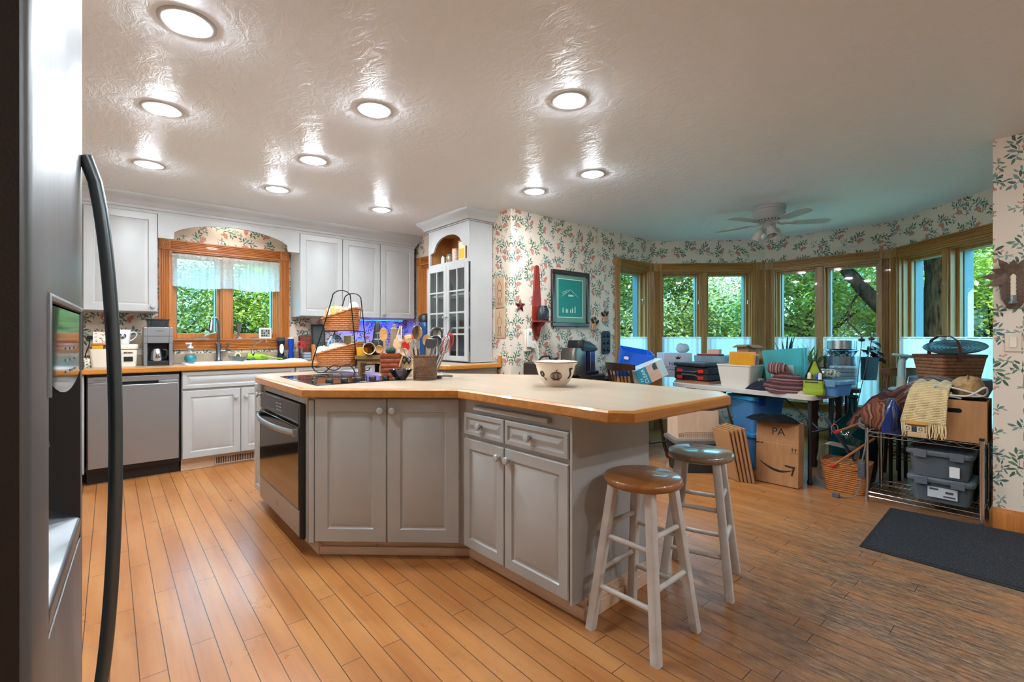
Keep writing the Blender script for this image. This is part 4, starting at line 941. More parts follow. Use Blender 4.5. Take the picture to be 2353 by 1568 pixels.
MB().lathe([(.001, 0), (.07, 0), (.078, .05), (.08, .40), (.07, .43), (.001, .432)], 26).build('body', glassy('blue_glass', '#5aa0d8', .25, .05, .4, '#2f6fae'), b); MB().lathe([(.082, .4325), (.084, .47), (.07, .50), (.03, .52), (.001, .522)], 26).build('lid', BLK, b)
for px, pz, lab in ((310, 1.16, 'double outlet cover papered to match the wall left of the window'), (681, 1.14, 'wallpapered switch cover right of the sink window')):
    q = on_y(px, 775, 5.599); b = thing('outlet_plate', lab, 'outlet', (q.x, 5.5985, pz)); MB().box(-.055, .055, -.006, 0, -.06, .06).build('plate', mat('plate_beige', '#d5bfa6', .5), b, bevel=.003)
    for sx in (-.026, .026): MB().box(sx-.016, sx+.016, -.0085, -.006, -.035, .035).build('rocker', mat('plate_beige', '#d5bfa6', .5), b, bevel=.002)
q = on_y(207, 780, 5.599); b = thing('power_plug', 'black plug and cord in the wall behind the refrigerator handle', 'plug', (q.x, 5.5975, 1.19)); MB().box(-.02, .02, -.04, 0, -.015, .02).build('plug_body', BLK, b, bevel=.004)
cord([(0, -.04, 0), (-.005, -.06, -.06), (-.03, -.07, -.16), (-.02, -.08, -.245)], .004).build('cord', BLK, b)
# back counter, right part seen over the island
b = thing('utensil_jar', 'white face-shaped jar with dark markings under the blue light', 'jar', (kx(913, 5.40), 5.40, CZ))
MB().lathe([(.001, 0), (.05, 0), (.06, .1), (.065, .2), (.055, .28), (.001, .285)], 22).build('body', WHITE, b)
for sx in (-.022, .022): MB().ball((sx, -.062, .21), (.012, .006, .015), 10).build('dark_mark', BLK, b)
solo(MB().lathe([(.001, 0), (.045, 0), (.05, .02), (.05, .27), (.04, .30), (.001, .302)], 20), 'paper_roll', 'pale pink roll standing under the blue-lit right cabinet', 'roll', mat('pink_roll', '#c9a9b2', .8), (kx(941, 5.40), 5.42, CZ))
solo(MB().box(-.05, .05, -.03, .03, 0, .23), 'cordless_dock', 'pale blue device dock standing against the blue-lit wall', 'device', mat('pale_blue', '#8fb0d8', .4), (kx(829, 5.52), 5.53, CZ+.0), bevel=.01)
# sheer valance on the sink window
va_ = thing('sheer_valance', 'gathered sheer white valance hanging in the sink window', 'curtain', (WIN1[0]+.01, 5.575, 0))
def vf(u, v):
    x = .002 + .956*u; z = 2.005 - .315*v - (.02*sin(u*6.3)**2 if v == 1 else 0)
    return (x, .012*sin(u*95)*(.5+.5*v) + .008*sin(u*31+1) - .012, z)
MB().sheet(vf, 240, 8).build('cloth', cloth_mat('sheer_valance_cloth', '#e4eaea', .24, .6), va_); MB().rod((0, 0, 1.99), (.96, 0, 1.99), .006, 8).build('rod', WHITE, va_)
# ---------------------------------------------------------------- things standing on the island
IT = IZ + .0005
CAMR = TH - pi/2                                # turn that lines local x with left-to-right from the kitchen side
def isl_at(px, py, z=None): p = on_z(px, py, IZ); return (p.x, p.y, IT if z is None else z)
st = thing('basket_stand', 'black wire two-tier stand holding wicker baskets on the island', 'stand', (1.372, 3.632, IT), CAMR)
def side_frame(y):
    mb = MB(); pts = []
    # from the left foot curl up the slanting leg, over the arch and down the upright right leg
    pts = [(-.05, y, .045), (-.085, y, .012), (-.13, y, .006), (-.17, y, .03), (-.178, y, .09), (-.10, y, .34), (-.035, y, .56)]
    pts += [(.035 + .068*cos(a), y, .57 + .05*sin(a)) for a in [pi - pi*i/8 for i in range(9)]]
    pts += [(.125, y, .36), (.145, y, .10), (.14, y, .05)]
    P = cord(pts, .0042); P.build('side_frame', IRON, st, sharp=60)
    s2 = cord([(-.05, y, .045), (-.02, y, .06), (.04, y, .055), (.085, y, .065), (.12, y, .04), (.14, y, .006), (.165, y, .008), (.172, y, .028)], .0042); s2.build('foot_scroll', IRON, st, sharp=60)
side_frame(-.125); side_frame(.125)
mb = MB()
for x, z in ((-.155, .044), (.142, .044), (-.085, .315), (.128, .315)): mb.rod((x, -.125, z), (x, .125, z), .004)
mb.build('crossbar', IRON, st)
def tier(name, label, x0, x1, z0, h0, h1, d=.225):
    c = ((x0+x1)/2); w_ = x1-x0; L = []
    def lp(ww, dd, zf, ins=0): return [(x, y, zf(x)) for x, y in rrect(ww, dd, .05, 5)]
    rimz = lambda x: h0 + (h1-h0)*max(0, (x/w_+.5))**1.25
    lo = [lp(w_*.86, d*.86, lambda x: 0), lp(w_, d, lambda x: rimz(x)), lp(w_+.012, d+.012, lambda x: rimz(x)+.004), lp(w_+.008, d+.008, lambda x: rimz(x)+.014), lp(w_-.012, d-.012, lambda x: rimz(x)+.01), lp(w_*.86-.012, d*.86-.012, lambda x: .008)]
    r = V((c, 0, z0)); m4 = Matrix.Translation(st.location) @ rzm(CAMR); p = m4 @ r
    return solo(MB().loft(lo), name, label, 'basket', BASKW, p, CAMR)
tier('wicker_basket', 'upper wicker basket of the wire stand, with bread bags', -.13, .125, .320, .085, .165)
tier('wicker_basket', 'lower and larger wicker basket of the wire stand', -.185, .14, .048, .085, .175)
M4 = Matrix.Translation(st.location) @ rzm(CAMR)
def in_stand(x, y, z): return M4 @ V((x, y, z))
PLB = mat('cellophane_bread', '#c9823f', .25, var=('#e8dccb', 26., .5, .62), coat=.6)
solo(bag(.22, .17, .165, 2), 'bread_bag', 'crinkled bag of orange-brown buns in the upper wicker basket', 'bread', PLB, in_stand(-.03, .0, .345), CAMR)
solo(bag(.07, .12, .15, 5), 'bread_bag', 'white printed bag end sticking out at the left of the upper basket', 'bag', mat('white_bag', '#d4d6da', .35, var=('#7d93b5', 40., .55, .6), coat=.4), in_stand(-.105, .02, .345), CAMR)
solo(bag(.10, .10, .15, 4), 'plastic_bag', 'clear crumpled bag at the high back of the upper basket', 'bag', mat('clear_bag', '#bdbfc1', .2, coat=.6, bump=(60., .8)), in_stand(.075, .03, .39), CAMR)
solo(bag(.12, .11, .20, 7), 'bread_bag', 'blue and white dotted bread bag in the lower basket', 'bread', mat('blue_dotted', '#d5dde4', .35, var=('#2f6fb0', 95., .46, .54)), in_stand(-.075, .05, .085), CAMR)
solo(bag(.20, .14, .14, 8), 'bread_bag', 'tan cellophane loaf bag heaped in the lower basket', 'bread', mat('tan_bag', '#c4a488', .3, var=('#dccabb', 30.), coat=.5), in_stand(-.01, -.03, .085), CAMR)
solo(bag(.11, .10, .09, 9), 'bread_bag', 'short white roll bag at the low left front of the lower basket', 'bread', mat('roll_bag', '#cfd0d2', .35, var=('#b17c50', 24., .55, .6), coat=.4), in_stand(-.14, -.045, .11), CAMR)
solo(MB().box(-.05, .05, -.03, .03, 0, .12), 'tea_box', 'dark red box at the high end of the lower basket', 'box', mat('dark_red', '#5c211b', .5), in_stand(.075, .04, .10), CAMR, bevel=.003)
solo(MB().box(-.03, .03, -.02, .02, 0, .10), 'snack_box', 'small pale yellow box behind the tan loaf bag', 'box', mat('pale_yellow', '#cfc78e', .5), in_stand(.015, .085, .18), CAMR, bevel=.003)

# little bench with mug, yellow tub and black canister on it
bc = on_z(851, 857.5, IZ)
be = thing('wooden_bench', 'small rustic wooden bench on the island behind the splint basket', 'bench', (bc.x, bc.y, IT), CAMR)
OLDW = wood('old_wood', '#5d4426', '#8a6c3e', 0, .6, coat=0)
MB().box(-.095, .125, -.07, .07, .105, .135).build('top_board', OLDW, be, bevel=.003)
MB().box(-.085, .115, -.055, -.04, .08, .1045).build('apron', OLDW, be)
for x in (-.075, .09): MB().prism([(-.06, 0), (-.02, 0), (0, .045), (.02, 0), (.06, 0), (.055, .1045), (-.055, .1045)], x, x+.018, 'x').build('leg', OLDW, be)
MB4 = Matrix.Translation(be.location) @ rzm(CAMR)
solo(MB().tub(.075, .07, .085, .08, .06, .004, .008), 'yellow_dish', 'square mustard-yellow dish on the left end of the little bench', 'dish', mat('mustard_glaze', '#d9a01c', .35), MB4 @ V((-.05, -.01, .1355)), CAMR)
b = thing('black_canister', 'tall tapered black appliance standing on the little bench', 'appliance', MB4 @ V((.047, .02, .1355)), CAMR)
MB().lathe([(.001, 0), (.042, 0), (.045, .02), (.043, .10), (.036, .115), (.032, .15), (.022, .22), (.012, .25), (.001, .256)], 24).build('body', BLK, b); MB().lathe([(.0365, .1155), (.0375, .118), (.0355, .124), (.0345, .124)], 24).build('ring', DULLM, b)
b = thing('cream_mug', 'cream mug with tan inside lying on its side facing the room', 'mug', MB4 @ V((.003, -.05, .1355)), CAMR+.35)
mb = MB(); RM = Matrix.Translation((0, 0, .0465)) @ rx(pi/2 - .12); mb.lathe([(.001, -.05), (.035, -.05), (.041, -.04), (.046, .045), (.044, .05), (.040, .045)], 28, M=RM); mb.build('cup', mat('cream_glaze', '#e6d5c1', .2, coat=.5), b); MB().lathe([(.0395, .044), (.034, -.03), (.001, -.032)], 28, M=RM).build('inside', mat('caramel', '#a86f36', .3), b)

# splint basket and stoneware crock, each utensil a thing of its own
p = on_z(899, 866, IZ); SB = V((p.x, p.y, IT))
sbk = thing('splint_basket', 'reddish woven splint basket holding wooden utensils on the island', 'basket', SB, CAMR+.2)
SPL = wicker('splint', '#a8502a', '#7d3519', 32., 13., 1.)
MB().tub(.125, .11, .148, .135, .155, .005, .02).build('woven_body', SPL, sbk); MB().tub(.15, .137, .152, .139, .018, .012, .022, .142).build('rim_band', mat('rim_wood', '#9a4620', .5), sbk)
p = on_z(977, 873, IZ); CK = V((p.x, p.y, IT))
crk = thing('stoneware_crock', 'brown salt-glazed stoneware crock full of metal utensils on the island', 'crock', CK, CAMR)
MB().lathe([(.001, 0), (.070, 0), (.074, .006), (.074, .135), (.072, .142), (.076, .148), (.076, .154), (.068, .156), (.064, .15), (.064, .01), (.001, .008)], 40).build('crock_body', mat('salt_glaze', '#6f4628', .45, var=('#4c3a2c', (30, 30, 50), .42, .6), bump=(180., .35)), crk)
mb = MB(); mb.lathe([(.0745, .02), (.0755, .022), (.0745, .024)], 40); mb.lathe([(.0745, .034), (.0755, .036), (.0745, .038)], 40)
mb.tube([(.075*sin(a)*1.0, -.075*cos(a)*1.0, .07+.018*sin(9*a)) for a in [-.7+1.1*i/20 for i in range(21)]], .0014, 5); mb.build('relief_line', mat('crock_relief', '#3b2a1e', .5), crk)
WS = mat('spoon_wood', '#c99a63', .6, var=('#b5824a', (20, 20, 60)))
WS2 = mat('pale_spoon_wood', '#d9b88c', .6)
def lean(base, dx, dy, L, z0=.02):
    """frame whose z runs along a utensil standing in a crock, dx across the view and dy away from it"""
    b = base + V((0, 0, z0)); d = V((sin(TH)*dx + cos(TH)*dy, -cos(TH)*dx + sin(TH)*dy, L)).normalized()
    x = V((sin(TH), -cos(TH), 0)); y = d.cross(x).normalized(); x = y.cross(d)
    return Matrix(((x.x, y.x, d.x, b.x), (x.y, y.y, d.y, b.y), (x.z, y.z, d.z, b.z), (0, 0, 0, 1)))
def utensil(kind, label, base, ox, oy, dx, dy, L, m, m2=None, cat='utensil', s=1.):
    b0 = base + V((sin(TH)*ox + cos(TH)*oy, -cos(TH)*ox + sin(TH)*oy, 0)); M = lean(b0, dx, dy, L)
    t = bpy.data.objects.new(kind, None); COL.objects.link(t); t.matrix_world = M; tag(t, label, cat); t.empty_display_size = .03
    mb = MB()
    if kind in ('wooden_spoon', 'metal_spoon', 'ladle', 'slotted_spoon'):
        MB().tube([(0, 0, 0), (0, 0, L*.74)], [.0055, .0045], 8).build('handle', m2 or m, t)
        if kind == 'ladle': MB().lathe([(.001, -.03), (.03, -.022), (.044, 0), (.042, .002), (.028, -.018), (.001, -.026)], 22, (0, .012, L*.86), rx(pi/2)).build('bowl', m, t)
        else: MB().loft([[(x*s, -.003+.5*x*x/.03, L*.72 + z) for x, z in ()]] if 0 else [[(.028*s*cos(a)*k, .004 - q, L*.86 + L*.14*sin(a)*k) for a in [tau*i/20 for i in range(20)]] for k, q in ((.05, -.006), (.6, -.004), (.95, .0), (1., .003), (.95, .006), (.6, .002), (.05, .0))]).build('bowl', m, t)
    elif kind in ('spatula', 'turner', 'scraper'):
        MB().tube([(0, 0, 0), (0, 0, L*.74)], [.006, .005], 8).build('handle', m2 or m, t)
        MB().prism([(-.014*s, L*.72), (.014*s, L*.72), (.030*s, L*.80), (.031*s, L), (-.028*s, L*.97), (-.03*s, L*.80)], -.003, .003).build('blade', m, t, bevel=.002)
    elif kind == 'fork':
        MB().tube([(0, 0, 0), (0, 0, L*.76)], [.005, .004], 8).build('handle', m2 or m, t)
        for x in (-.014, -.0045, .0045, .014): mb.tube([(x*.4, 0, L*.74), (x*s, 0, L*.82), (x*s, .004, L)], .0025, 6)
        mb.build('tines', m, t)
    elif kind == 'whisk':
        MB().tube([(0, 0, 0), (0, 0, L*.55)], [.008, .007], 8).build('handle', m2 or m, t)
        for k in range(6):
            a = pi*k/6; mb.tube([(.03*s*sin(pi*u)**.8*cos(a), .03*s*sin(pi*u)**.8*sin(a), L*.54 + (L*.46)*min(1, 2*u)*1. if u <= .5 else L*.54 + L*.46*1.) if 0 else (.034*s*sin(tau*u/1.)*cos(a) if 1 else 0, .034*s*sin(tau*u)*sin(a), L*.54 + L*.46*(1-cos(tau*u))/2) for u in [i/24 for i in range(25)]], .0012, 5)
        mb.build('wires', m, t)
    elif kind == 'brush':
        MB().tube([(0, 0, 0), (0, 0, L*.8)], [.006, .006], 8).build('handle', m2 or m, t); MB().cbox((0, 0, L*.87), (.04*s, .012, L*.1)).build('ferrule', m2 or m, t, bevel=.002); MB().cbox((0, 0, L*.965), (.042*s, .014, L*.09)).build('bristles', m, t, bevel=.003)
    elif kind == 'masher':
        MB().tube([(0, 0, 0), (0, 0, L*.4)], [.008, .007], 8).build('handle', m2 or m, t)
        for x in (-.025, .025): mb.tube([(0, 0, L*.38), (x, 0, L*.6), (x, 0, L*.95)], .003, 6)
        for i in range(5): x = -.028+.014*i; mb.tube([(x, -.02, L*.96), (x, .02, L*.96)], .0032, 6)
        mb.tube([(-.03, -.02, L*.96), (.03, -.02, L*.96)], .003, 6); mb.tube([(-.03, .02, L*.96), (.03, .02, L*.96)], .003, 6); mb.build('wires', m, t)
    elif kind == 'tongs':
        for sx in (-1, 1): mb.tube([(sx*.03*s, 0, 0), (sx*.028*s, 0, L*.5), (sx*.004, 0, L)], [.006, .005, .005], 8, sx=.5)
        mb.build('arms', m, t)
    elif kind == 'rolling_pin':
        MB().lathe([(.001, 0), (.012, 0), (.013, L*.14), (.024, L*.16), (.025, L*.9), (.012, L*.92), (.014, L*.98), (.001, L)], 18).build('roller', m, t)
    elif kind == 'peeler':
        MB().tube([(0, 0, 0), (0, 0, L*.6)], [.008, .007], 8).build('handle', m2 or m, t); mb.tube([(-.012, 0, L*.6), (-.013, 0, L*.9), (.013, 0, L), (.012, 0, L*.62)], .003, 6); mb.build('blade', m, t)
    return t
SS = mat('utensil_steel', '#b9bcbf', .2, 1.)
RED = mat('red_silicone', '#b8241c', .4); ORG = mat('orange_silicone', '#e0501a', .4)
for a in (('wooden_spoon', 'flat orange-toned wooden spoon low at the front left of the splint basket', -.04, -.03, -.035, -.02, .20, WS),
          ('wooden_spoon', 'long wooden spoon standing tallest at the left of the splint basket', -.03, .01, -.035, .02, .32, WS),
          ('wooden_spoon', 'second long wooden spoon crossing behind the tallest one', -.02, .03, -.055, .02, .31, WS2),
          ('rolling_pin', 'grey-brown wooden rolling pin upright in the splint basket', .0, .03, .01, .02, .345, mat('old_pin', '#8a7560', .6)),
          ('masher', 'wooden-handled masher in the left rear of the splint basket', -.035, .04, -.06, .03, .30, SS, WS2),
          ('spatula', 'pale wooden paddle in the middle of the splint basket', .02, -.01, .03, .0, .24, WS2),
          ('tongs', 'long wooden tongs with a bent tip arching over the splint basket', .01, .01, .05, .02, .335, WS2),
          ('scraper', 'orange silicone scraper leaning right from the splint basket', .04, .0, .085, .0, .28, ORG, WS),
          ('scraper', 'red silicone scraper below the orange one', .045, -.025, .075, -.01, .235, RED, WS),
          ('wooden_spoon', 'stubby pale spoon leaning low to the right of the splint basket', .045, -.035, .07, -.03, .19, WS2)):
    utensil(*a[:2], SB, *a[2:8], *(a[8:] or ()))
solo(MB().ball((0, 0, 0), (.033, .03, .026), 18), 'yarn_scrubber', 'dark green knobbly scrubber resting on the rim of the splint basket', 'scrubber', mat('dark_green_yarn', '#24463f', .9, bump=(120., 1.)), SB + V((sin(TH)*.0-.02*cos(TH)-.0, -.02*sin(TH), .178)))
for a in (('metal_spoon', 'big brass-toned serving spoon rising highest from the crock', -.02, .0, -.04, .02, .33, mat('bronze_spoon', '#b89a78', .2, 1.), None, 'utensil', 1.2),
          ('ladle', 'steel ladle leaning right behind the serving spoon', .01, .03, .06, .04, .33, SS),
          ('brush', 'wooden pastry brush with pale bristles at the left of the crock', -.045, .0, -.07, .01, .27, WS2, WS),
          ('fork', 'black-handled fork at the left front of the crock', -.04, -.03, -.04, .0, .24, SS, BLK),
          ('fork', 'second black-handled fork beside the pastry brush', -.03, -.035, -.015, .0, .235, SS, BLK),
          ('turner', 'broad bright steel turner at the front of the crock', .01, -.03, .04, -.01, .25, SS, None, 'utensil', 1.3),
          ('slotted_spoon', 'wide steel skimmer shining in the middle of the crock', .02, -.01, .06, .0, .27, SS, None, 'utensil', 1.4),
          ('whisk', 'steel balloon whisk leaning right out of the crock', .035, .0, .115, .02, .28, SS, None, 'utensil', 1.),
          ('whisk', 'red-wired whisk at the far right of the crock', .045, .02, .13, .03, .30, RED, SS, 'utensil', 1.),
          ('tongs', 'steel tongs leaning far right above the red whisk', .04, .03, .125, .05, .33, SS, None, 'utensil', .6),
          ('wooden_spoon', 'plain wooden spoon in the middle of the crock', 0., .02, .005, .02, .27, WS),
          ('masher', 'wire masher leaning left from the crock toward the red scrapers', -.045, .02, -.115, .03, .26, SS, WS2),
          ('peeler', 'small black-handled peeler at the rear of the crock', .0, .045, .03, .05, .24, SS, BLK)):
    utensil(*a[:2], CK, *a[2:8], *(a[8:] or ()))
q = isl_at(921, 873); b = solo(MB().lathe([(.001, 0), (.032, 0), (.034, .006), (.055, .03), (.072, .058), (.078, .066), (.074, .066), (.052, .032), (.03, .012), (.001, .010)], 36), 'navy_bowl', 'small glossy navy bowl between the splint basket and the crock', 'bowl', mat('navy_glaze', '#0c1226', .12, coat=.6), q)
q = isl_at(1008, 871); b = thing('spoon_rest', 'black-bowled measuring scoop with a metal handle right of the crock', 'scoop', q, CAMR+.5)
MB().lathe([(.001, .0), (.02, .002), (.033, .018), (.031, .020), (.018, .006), (.001, .004)], 20, sy=.8).build('scoop_bowl', BLKG, b); MB().tube([(.03, 0, .018), (.07, .01, .016), (.10, .015, .012)], [.007, .009, .007], 8).build('handle', DULLM, b)
q = isl_at(938, 864); b = thing('knife_block', 'black scissor and knife block behind the navy bowl', 'knife block', q, CAMR)
MB().prism([(-.05, 0), (.05, 0), (.05, .09), (-.05, .13)], -.035, .035, 'x').build('block', mat('pale_block', '#cbb58f', .5), b)
for x in (-.015, .016):
    MB().tube([(x+.013*cos(a), -.052, .115+.017*sin(a)) for a in [tau*i/14 for i in range(14)]], .0045, 6, True).build('finger_loop', BLK, b); MB().rod((x, -.05, .085), (x, -.0505, .099), .005).build('handle', BLK, b)

# ---------------------------------------------------------------- on the wallpapered walls
WY = 3.4785
for (z0, z1, l) in ((1.485, 1.785, 'upper of two tan moulded cookie plaques on the peach wall end'), (1.185, 1.475, 'lower tan moulded cookie plaque on the peach wall end')):
    b = thing('cookie_plaque', l, 'plaque', (2.9485, 3.635, (z0+z1)/2), -pi/2); h = (z1-z0)/2
    PL = mat('plaque_clay', '#b99a7c', .7); MB().box(-.072, .072, -.014, 0, -h, h).build('tile', PL, b, bevel=.004)
    mb = MB(); dk = mat('relief_clay', '#7d634b', .7)
    def ol(pl, cl=False): mb.tube([(x, -.0155, z) for x, z in pl], .0028, 6, cl)
    if z0 > 1.4:
        ol([(0, .115), (.032, .06), (.03, .03), (0, .02), (-.03, .03), (-.032, .06)], True); ol([(-.02, .02), (-.035, -.04), (-.015, -.055), (.02, -.055), (.036, -.03), (.02, .02)], True)
        ol([(-.014, -.055), (-.014, -.10)]); ol([(.014, -.055), (.014, -.10)]); ol([(-.035, -.105), (.035, -.105), (.035, -.12), (-.035, -.12)], True)
    else:
        ol([(0, .12), (0, .06)]); ol([(.028*cos(t), .035+.026*sin(t)) for t in [pi*i/10 for i in range(11)]]); ol([(-.028, .035), (-.03, -.01)]); ol([(.028, .035), (.03, -.01)])
        ol([(-.02, -.03), (-.012, -.075), (-.025, -.115)]); ol([(.02, -.03), (.012, -.075), (.025, -.115)]); ol([(-.02, -.03), (0, -.045), (.02, -.03)]); ol([(-.035, -.12), (.035, -.12)])
    mb.build('relief_figure', dk, b)
st5 = []
for i in range(10): r_ = .068 if i % 2 == 0 else .03; a = pi/2 + tau*i/10; st5.append((r_*cos(a), r_*sin(a)))
q = on_y(1195, 703, WY); b = MB(); b.loft([[(x, 0, z) for x, z in st5], [(x, -.006, z) for x, z in st5], [(x*.06, -.024, z*.06) for x, z in st5]])
solo(b, 'barn_star', 'small dark red metal star on the floral wall', 'star', mat('barn_red', '#571a1e', .35, .4), q, sharp=12)
q = on_y(1232, 740, WY); rs = thing('wall_shelf', 'red wooden candle shelf with tall tapered back on the floral wall', 'shelf', q)
RW = mat('red_paint', '#8c2a1c', .45, var=('#7a2216', 8.))
bk = [(-.03, .545), (-.022, .565), (0, .575), (.022, .565), (.03, .545), (.062, .08), (.062, -.04), (.05, -.07), (.035, -.09), (.04, -.12), (.03, -.155), (0, -.19), (-.03, -.155), (-.04, -.12), (-.035, -.09), (-.05, -.07), (-.062, -.04), (-.062, .08)]
MB().prism(bk, -.018, 0).build('back_board', RW, rs, bevel=.003)
MB().box(-.085, .085, -.15, -.018, -.006, .008).build('shelf_board', RW, rs, bevel=.003)
MB().prism([(-.018, -.007), (-.12, -.007), (-.11, -.03), (-.06, -.06), (-.05, -.10), (-.018, -.15)], -.009, .009, 'x').build('bracket', RW, rs)
b = thing('speckled_jar', 'dark speckled enamel jar standing on the red shelf', 'jar', q + V((.015, -.083, .0085)))
MB().lathe([(.001, 0), (.056, 0), (.06, .01), (.06, .10), (.045, .135), (.044, .15), (.001, .151)], 26).build('body', mat('speckled', '#20242b', .25, var=('#c9ccd2', 170., .66, .70)), b)
# framed print: black and mahogany frame, green mat, plain teal print with a gable outline and a row of small pale figures
fp = thing('framed_print', 'framed teal print of a gable roof and small figures on the floral wall', 'picture', (3.784, WY, 1.606))
fx, fz, fw = .295, .30, .045
mb = MB()
for x0, x1, z0, z1 in ((-fx, fx, fz-fw, fz), (-fx, fx, -fz, -fz+fw), (-fx, -fx+fw, -fz+fw, fz-fw), (fx-fw, fx, -fz+fw, fz-fw)): mb.box(x0, x1, -.03, 0, z0, z1)
mb.build('frame', mat('mahogany', '#2a1412', .3, coat=.4), fp, bevel=.006)
MB().box(-fx+fw, fx-fw, -.012, -.004, -fz+fw, fz-fw).build('mat_board', mat('green_mat', '#5f8f7c', .8), fp)
mb = MB()
for x0, x1, z0, z1 in ((-.20, .20, .205, .212), (-.20, .20, -.202, -.195), (-.20, -.192, -.195, .205), (.192, .20, -.195, .205)): mb.box(x0, x1, -.0135, -.012, z0, z1)
mb.build('white_bevel', WHITE, fp); MB().box(-.192, .192, -.013, -.0121, -.195, .205).build('print_sheet', mat('teal_print', '#157a6f', .5), fp)
mb = MB(); pale = mat('pale_print_line', '#b9d8cc', .6)
for a_, c_ in (((-.14, .02), (.0, .10)), ((.0, .10), (.12, .02)), ((-.14, .06), (-.02, .10)), ((-.13, .045), (-.06, .075))): mb.tube([(a_[0], -.0138, a_[1]), (c_[0], -.0138, c_[1])], .0022, 5)
for k in range(4): mb.box(-.035+.02*k, -.020+.02*k, -.0142, -.013, .025, .045)
for k, (x, h) in enumerate(((-.12, .04), (-.07, .03), (-.05, .03), (.0, .025), (.03, .04), (.07, .06))): mb.cbox((x, -.0136, -.15+h/2), (.014, .0012, h)); mb.ball((x, -.0138, -.15+h+.007), (.007, .001, .007), 8)
mb.build('print_lines', pale, fp)
for px, py, l, tilt in ((1366, 744, 'dried corn-husk doll bunch left one, tied with dark ribbon', .18), (1390, 727, 'smaller dried husk angel right of the other, near the window', -.1)):
    q = on_y(px, py, WY-.012); b = thing('husk_doll', l, 'doll', q, rot=(0, tilt, 0)); H_2 = .16 if tilt > 0 else .13
    MB().lathe([(.001, -H_2/2), (.045, -H_2/2), (.03, 0), (.012, H_2*.28), (.001, H_2*.3)], 14, sy=.3).build('husk_skirt', mat('husk', '#b08a66', .9, bump=((90, 90, 5), .8)), b)
    MB().ball((0, -.004, H_2*.36), (.02, .012, .018), 12).build('head', mat('husk_dark', '#4a2f22', .9), b)
    for s_ in (-1, 1): MB().prism([(0, .01), (s_*.06, .055), (s_*.065, .03), (s_*.03, -.005)], -.008, 0).build('bow_wing', mat('husk_ribbon', '#33211b', .9), b)
q = on_y(1390, 787, WY); b = thing('muffin_pan', 'dark six-cup cast muffin pan hung beside the bay window', 'pan', q); CI = mat('cast_iron', '#22262c', .4, .5)
MB().loft([[(x, y, z) for x, z in rrect(w_, h_, .03)] for y, w_, h_ in ((0, .13, .25), (-.018, .145, .265), (-.022, .14, .26))]).build('plate', CI, b)
for i in range(2):
    for j in range(4 if 0 else 3): MB().ball((-.034+.068*i, -.022, -.08+.08*j), (.027, .014, .027), 14).build('cup', CI, b)
q = on_y(1213, 785, WY); b = thing('wall_phone', 'cream cordless phone charger on the wall below the red shelf', 'phone', q)
MB().box(-.06, .02, -.03, 0, -.10, .12).build('cradle', CREAM, b, bevel=.008); MB().box(-.05, .01, -.055, -.0305, -.06, .125).build('handset', mat('phone_white', '#d9d4c9', .4), b, bevel=.008); MB().box(-.035, -.005, -.0565, -.055, .06, .09).build('screen', mat('phone_lcd', '#7f9a76', .4), b)
MB().box(.0, .075, -.045, -.0, -.07, -.0).build('adapter', CREAM, b, bevel=.004)
for i in range(2): cord([(.04+.02*i, -.045, -.02), (.075+.01*i, -.06, -.06), (.08, -.07, -.16), (.12, -.10, -.245)], .003).build('cord', WHITE, b)

# ---------------------------------------------------------------- sideboard below, with its appliances
sd = thing('sideboard', 'low dark wooden sideboard along the floral wall, hidden behind the island', 'sideboard', (3.02, 3.12, 0))
MB().box(0, 1.72, 0, .34, .08, .69).build('carcass', DWOODX, sd, bevel=.003); MB().box(-.02, 1.74, -.02, .345, .6905, .72).build('top', DWOODX, sd, bevel=.004)
for i in range(3): d_ = MB().box(.02+.57*i, .56+.57*i, -.018, -.0005, .12, .67).build('door', DWOODX, sd, bevel=.003); knob(d_, .5+.57*i, -.018, .45, .012, DULLM)
ST = .7205
b = thing('toaster_oven', 'dark metal toaster oven left of the bowl on the sideboard', 'appliance', (3.17, 3.24, ST), 0)
MB().box(-.16, .16, -.13, .13, .0, .235).build('housing', mat('bronze_metal', '#4c413a', .35, .7), b, bevel=.01); MB().box(-.15, .08, -.1335, -.1305, .11, .20).build('window', BLKG, b, bevel=.003); MB().box(-.14, .07, -.16, -.134, .205, .22).build('door_handle', DULLM, b, bevel=.004)
b = solo(cord([(-.10, 0, .012), (-.02, .03, .05), (.04, .0, .055), (.09, .03, .03), (.14, -.02, .04), (.05, -.05, .015), (-.05, -.03, .012)], .009), 'appliance_cord', 'coiled black cord lying on the toaster oven', 'cord', BLK, (3.18, 3.23, ST+.2355))
b = solo(MB().ball((0, 0, .03), (.05, .03, .03), 14), 'blue_dish', 'small cobalt blue dish peeking left of the toaster oven', 'dish', mat('cobalt', '#1c3fb0', .25), (2.97+.03, 3.12, .7205+.0) if 0 else (3.045, 3.07, .721))
pd = thing('pod_tray', 'black drawer tray under the single-serve coffee brewer', 'drawer', (3.74, 3.25, ST))
MB().box(-.19, .19, -.13, .15, 0, .095).build('housing', BLK, pd, bevel=.006); f_ = MB().box(-.18, .18, -.142, -.1305, .01, .085).build('drawer_front', mat('drawer_dark', '#23262c', .3), pd, bevel=.004); MB().box(-.03, .03, -.150, -.1425, .03, .05).build('pull', DULLM, f_, bevel=.003)
kb = thing('pod_brewer', 'silver and black single-serve coffee brewer on the pod drawer', 'coffee maker', (3.66, 3.25, ST+.0955))
BZM = mat('bronze_grey', '#6d655c', .3, .8)
MB().loft([[(x-.07, y, z) for x, y in rrect(.20, .20, .03)] for z in (0, .22)] + [[(x-.07, y, z) for x, y in rrect(.16, .18, .03)] for z in (.27,)]).build('water_tank_side', BZM, kb)
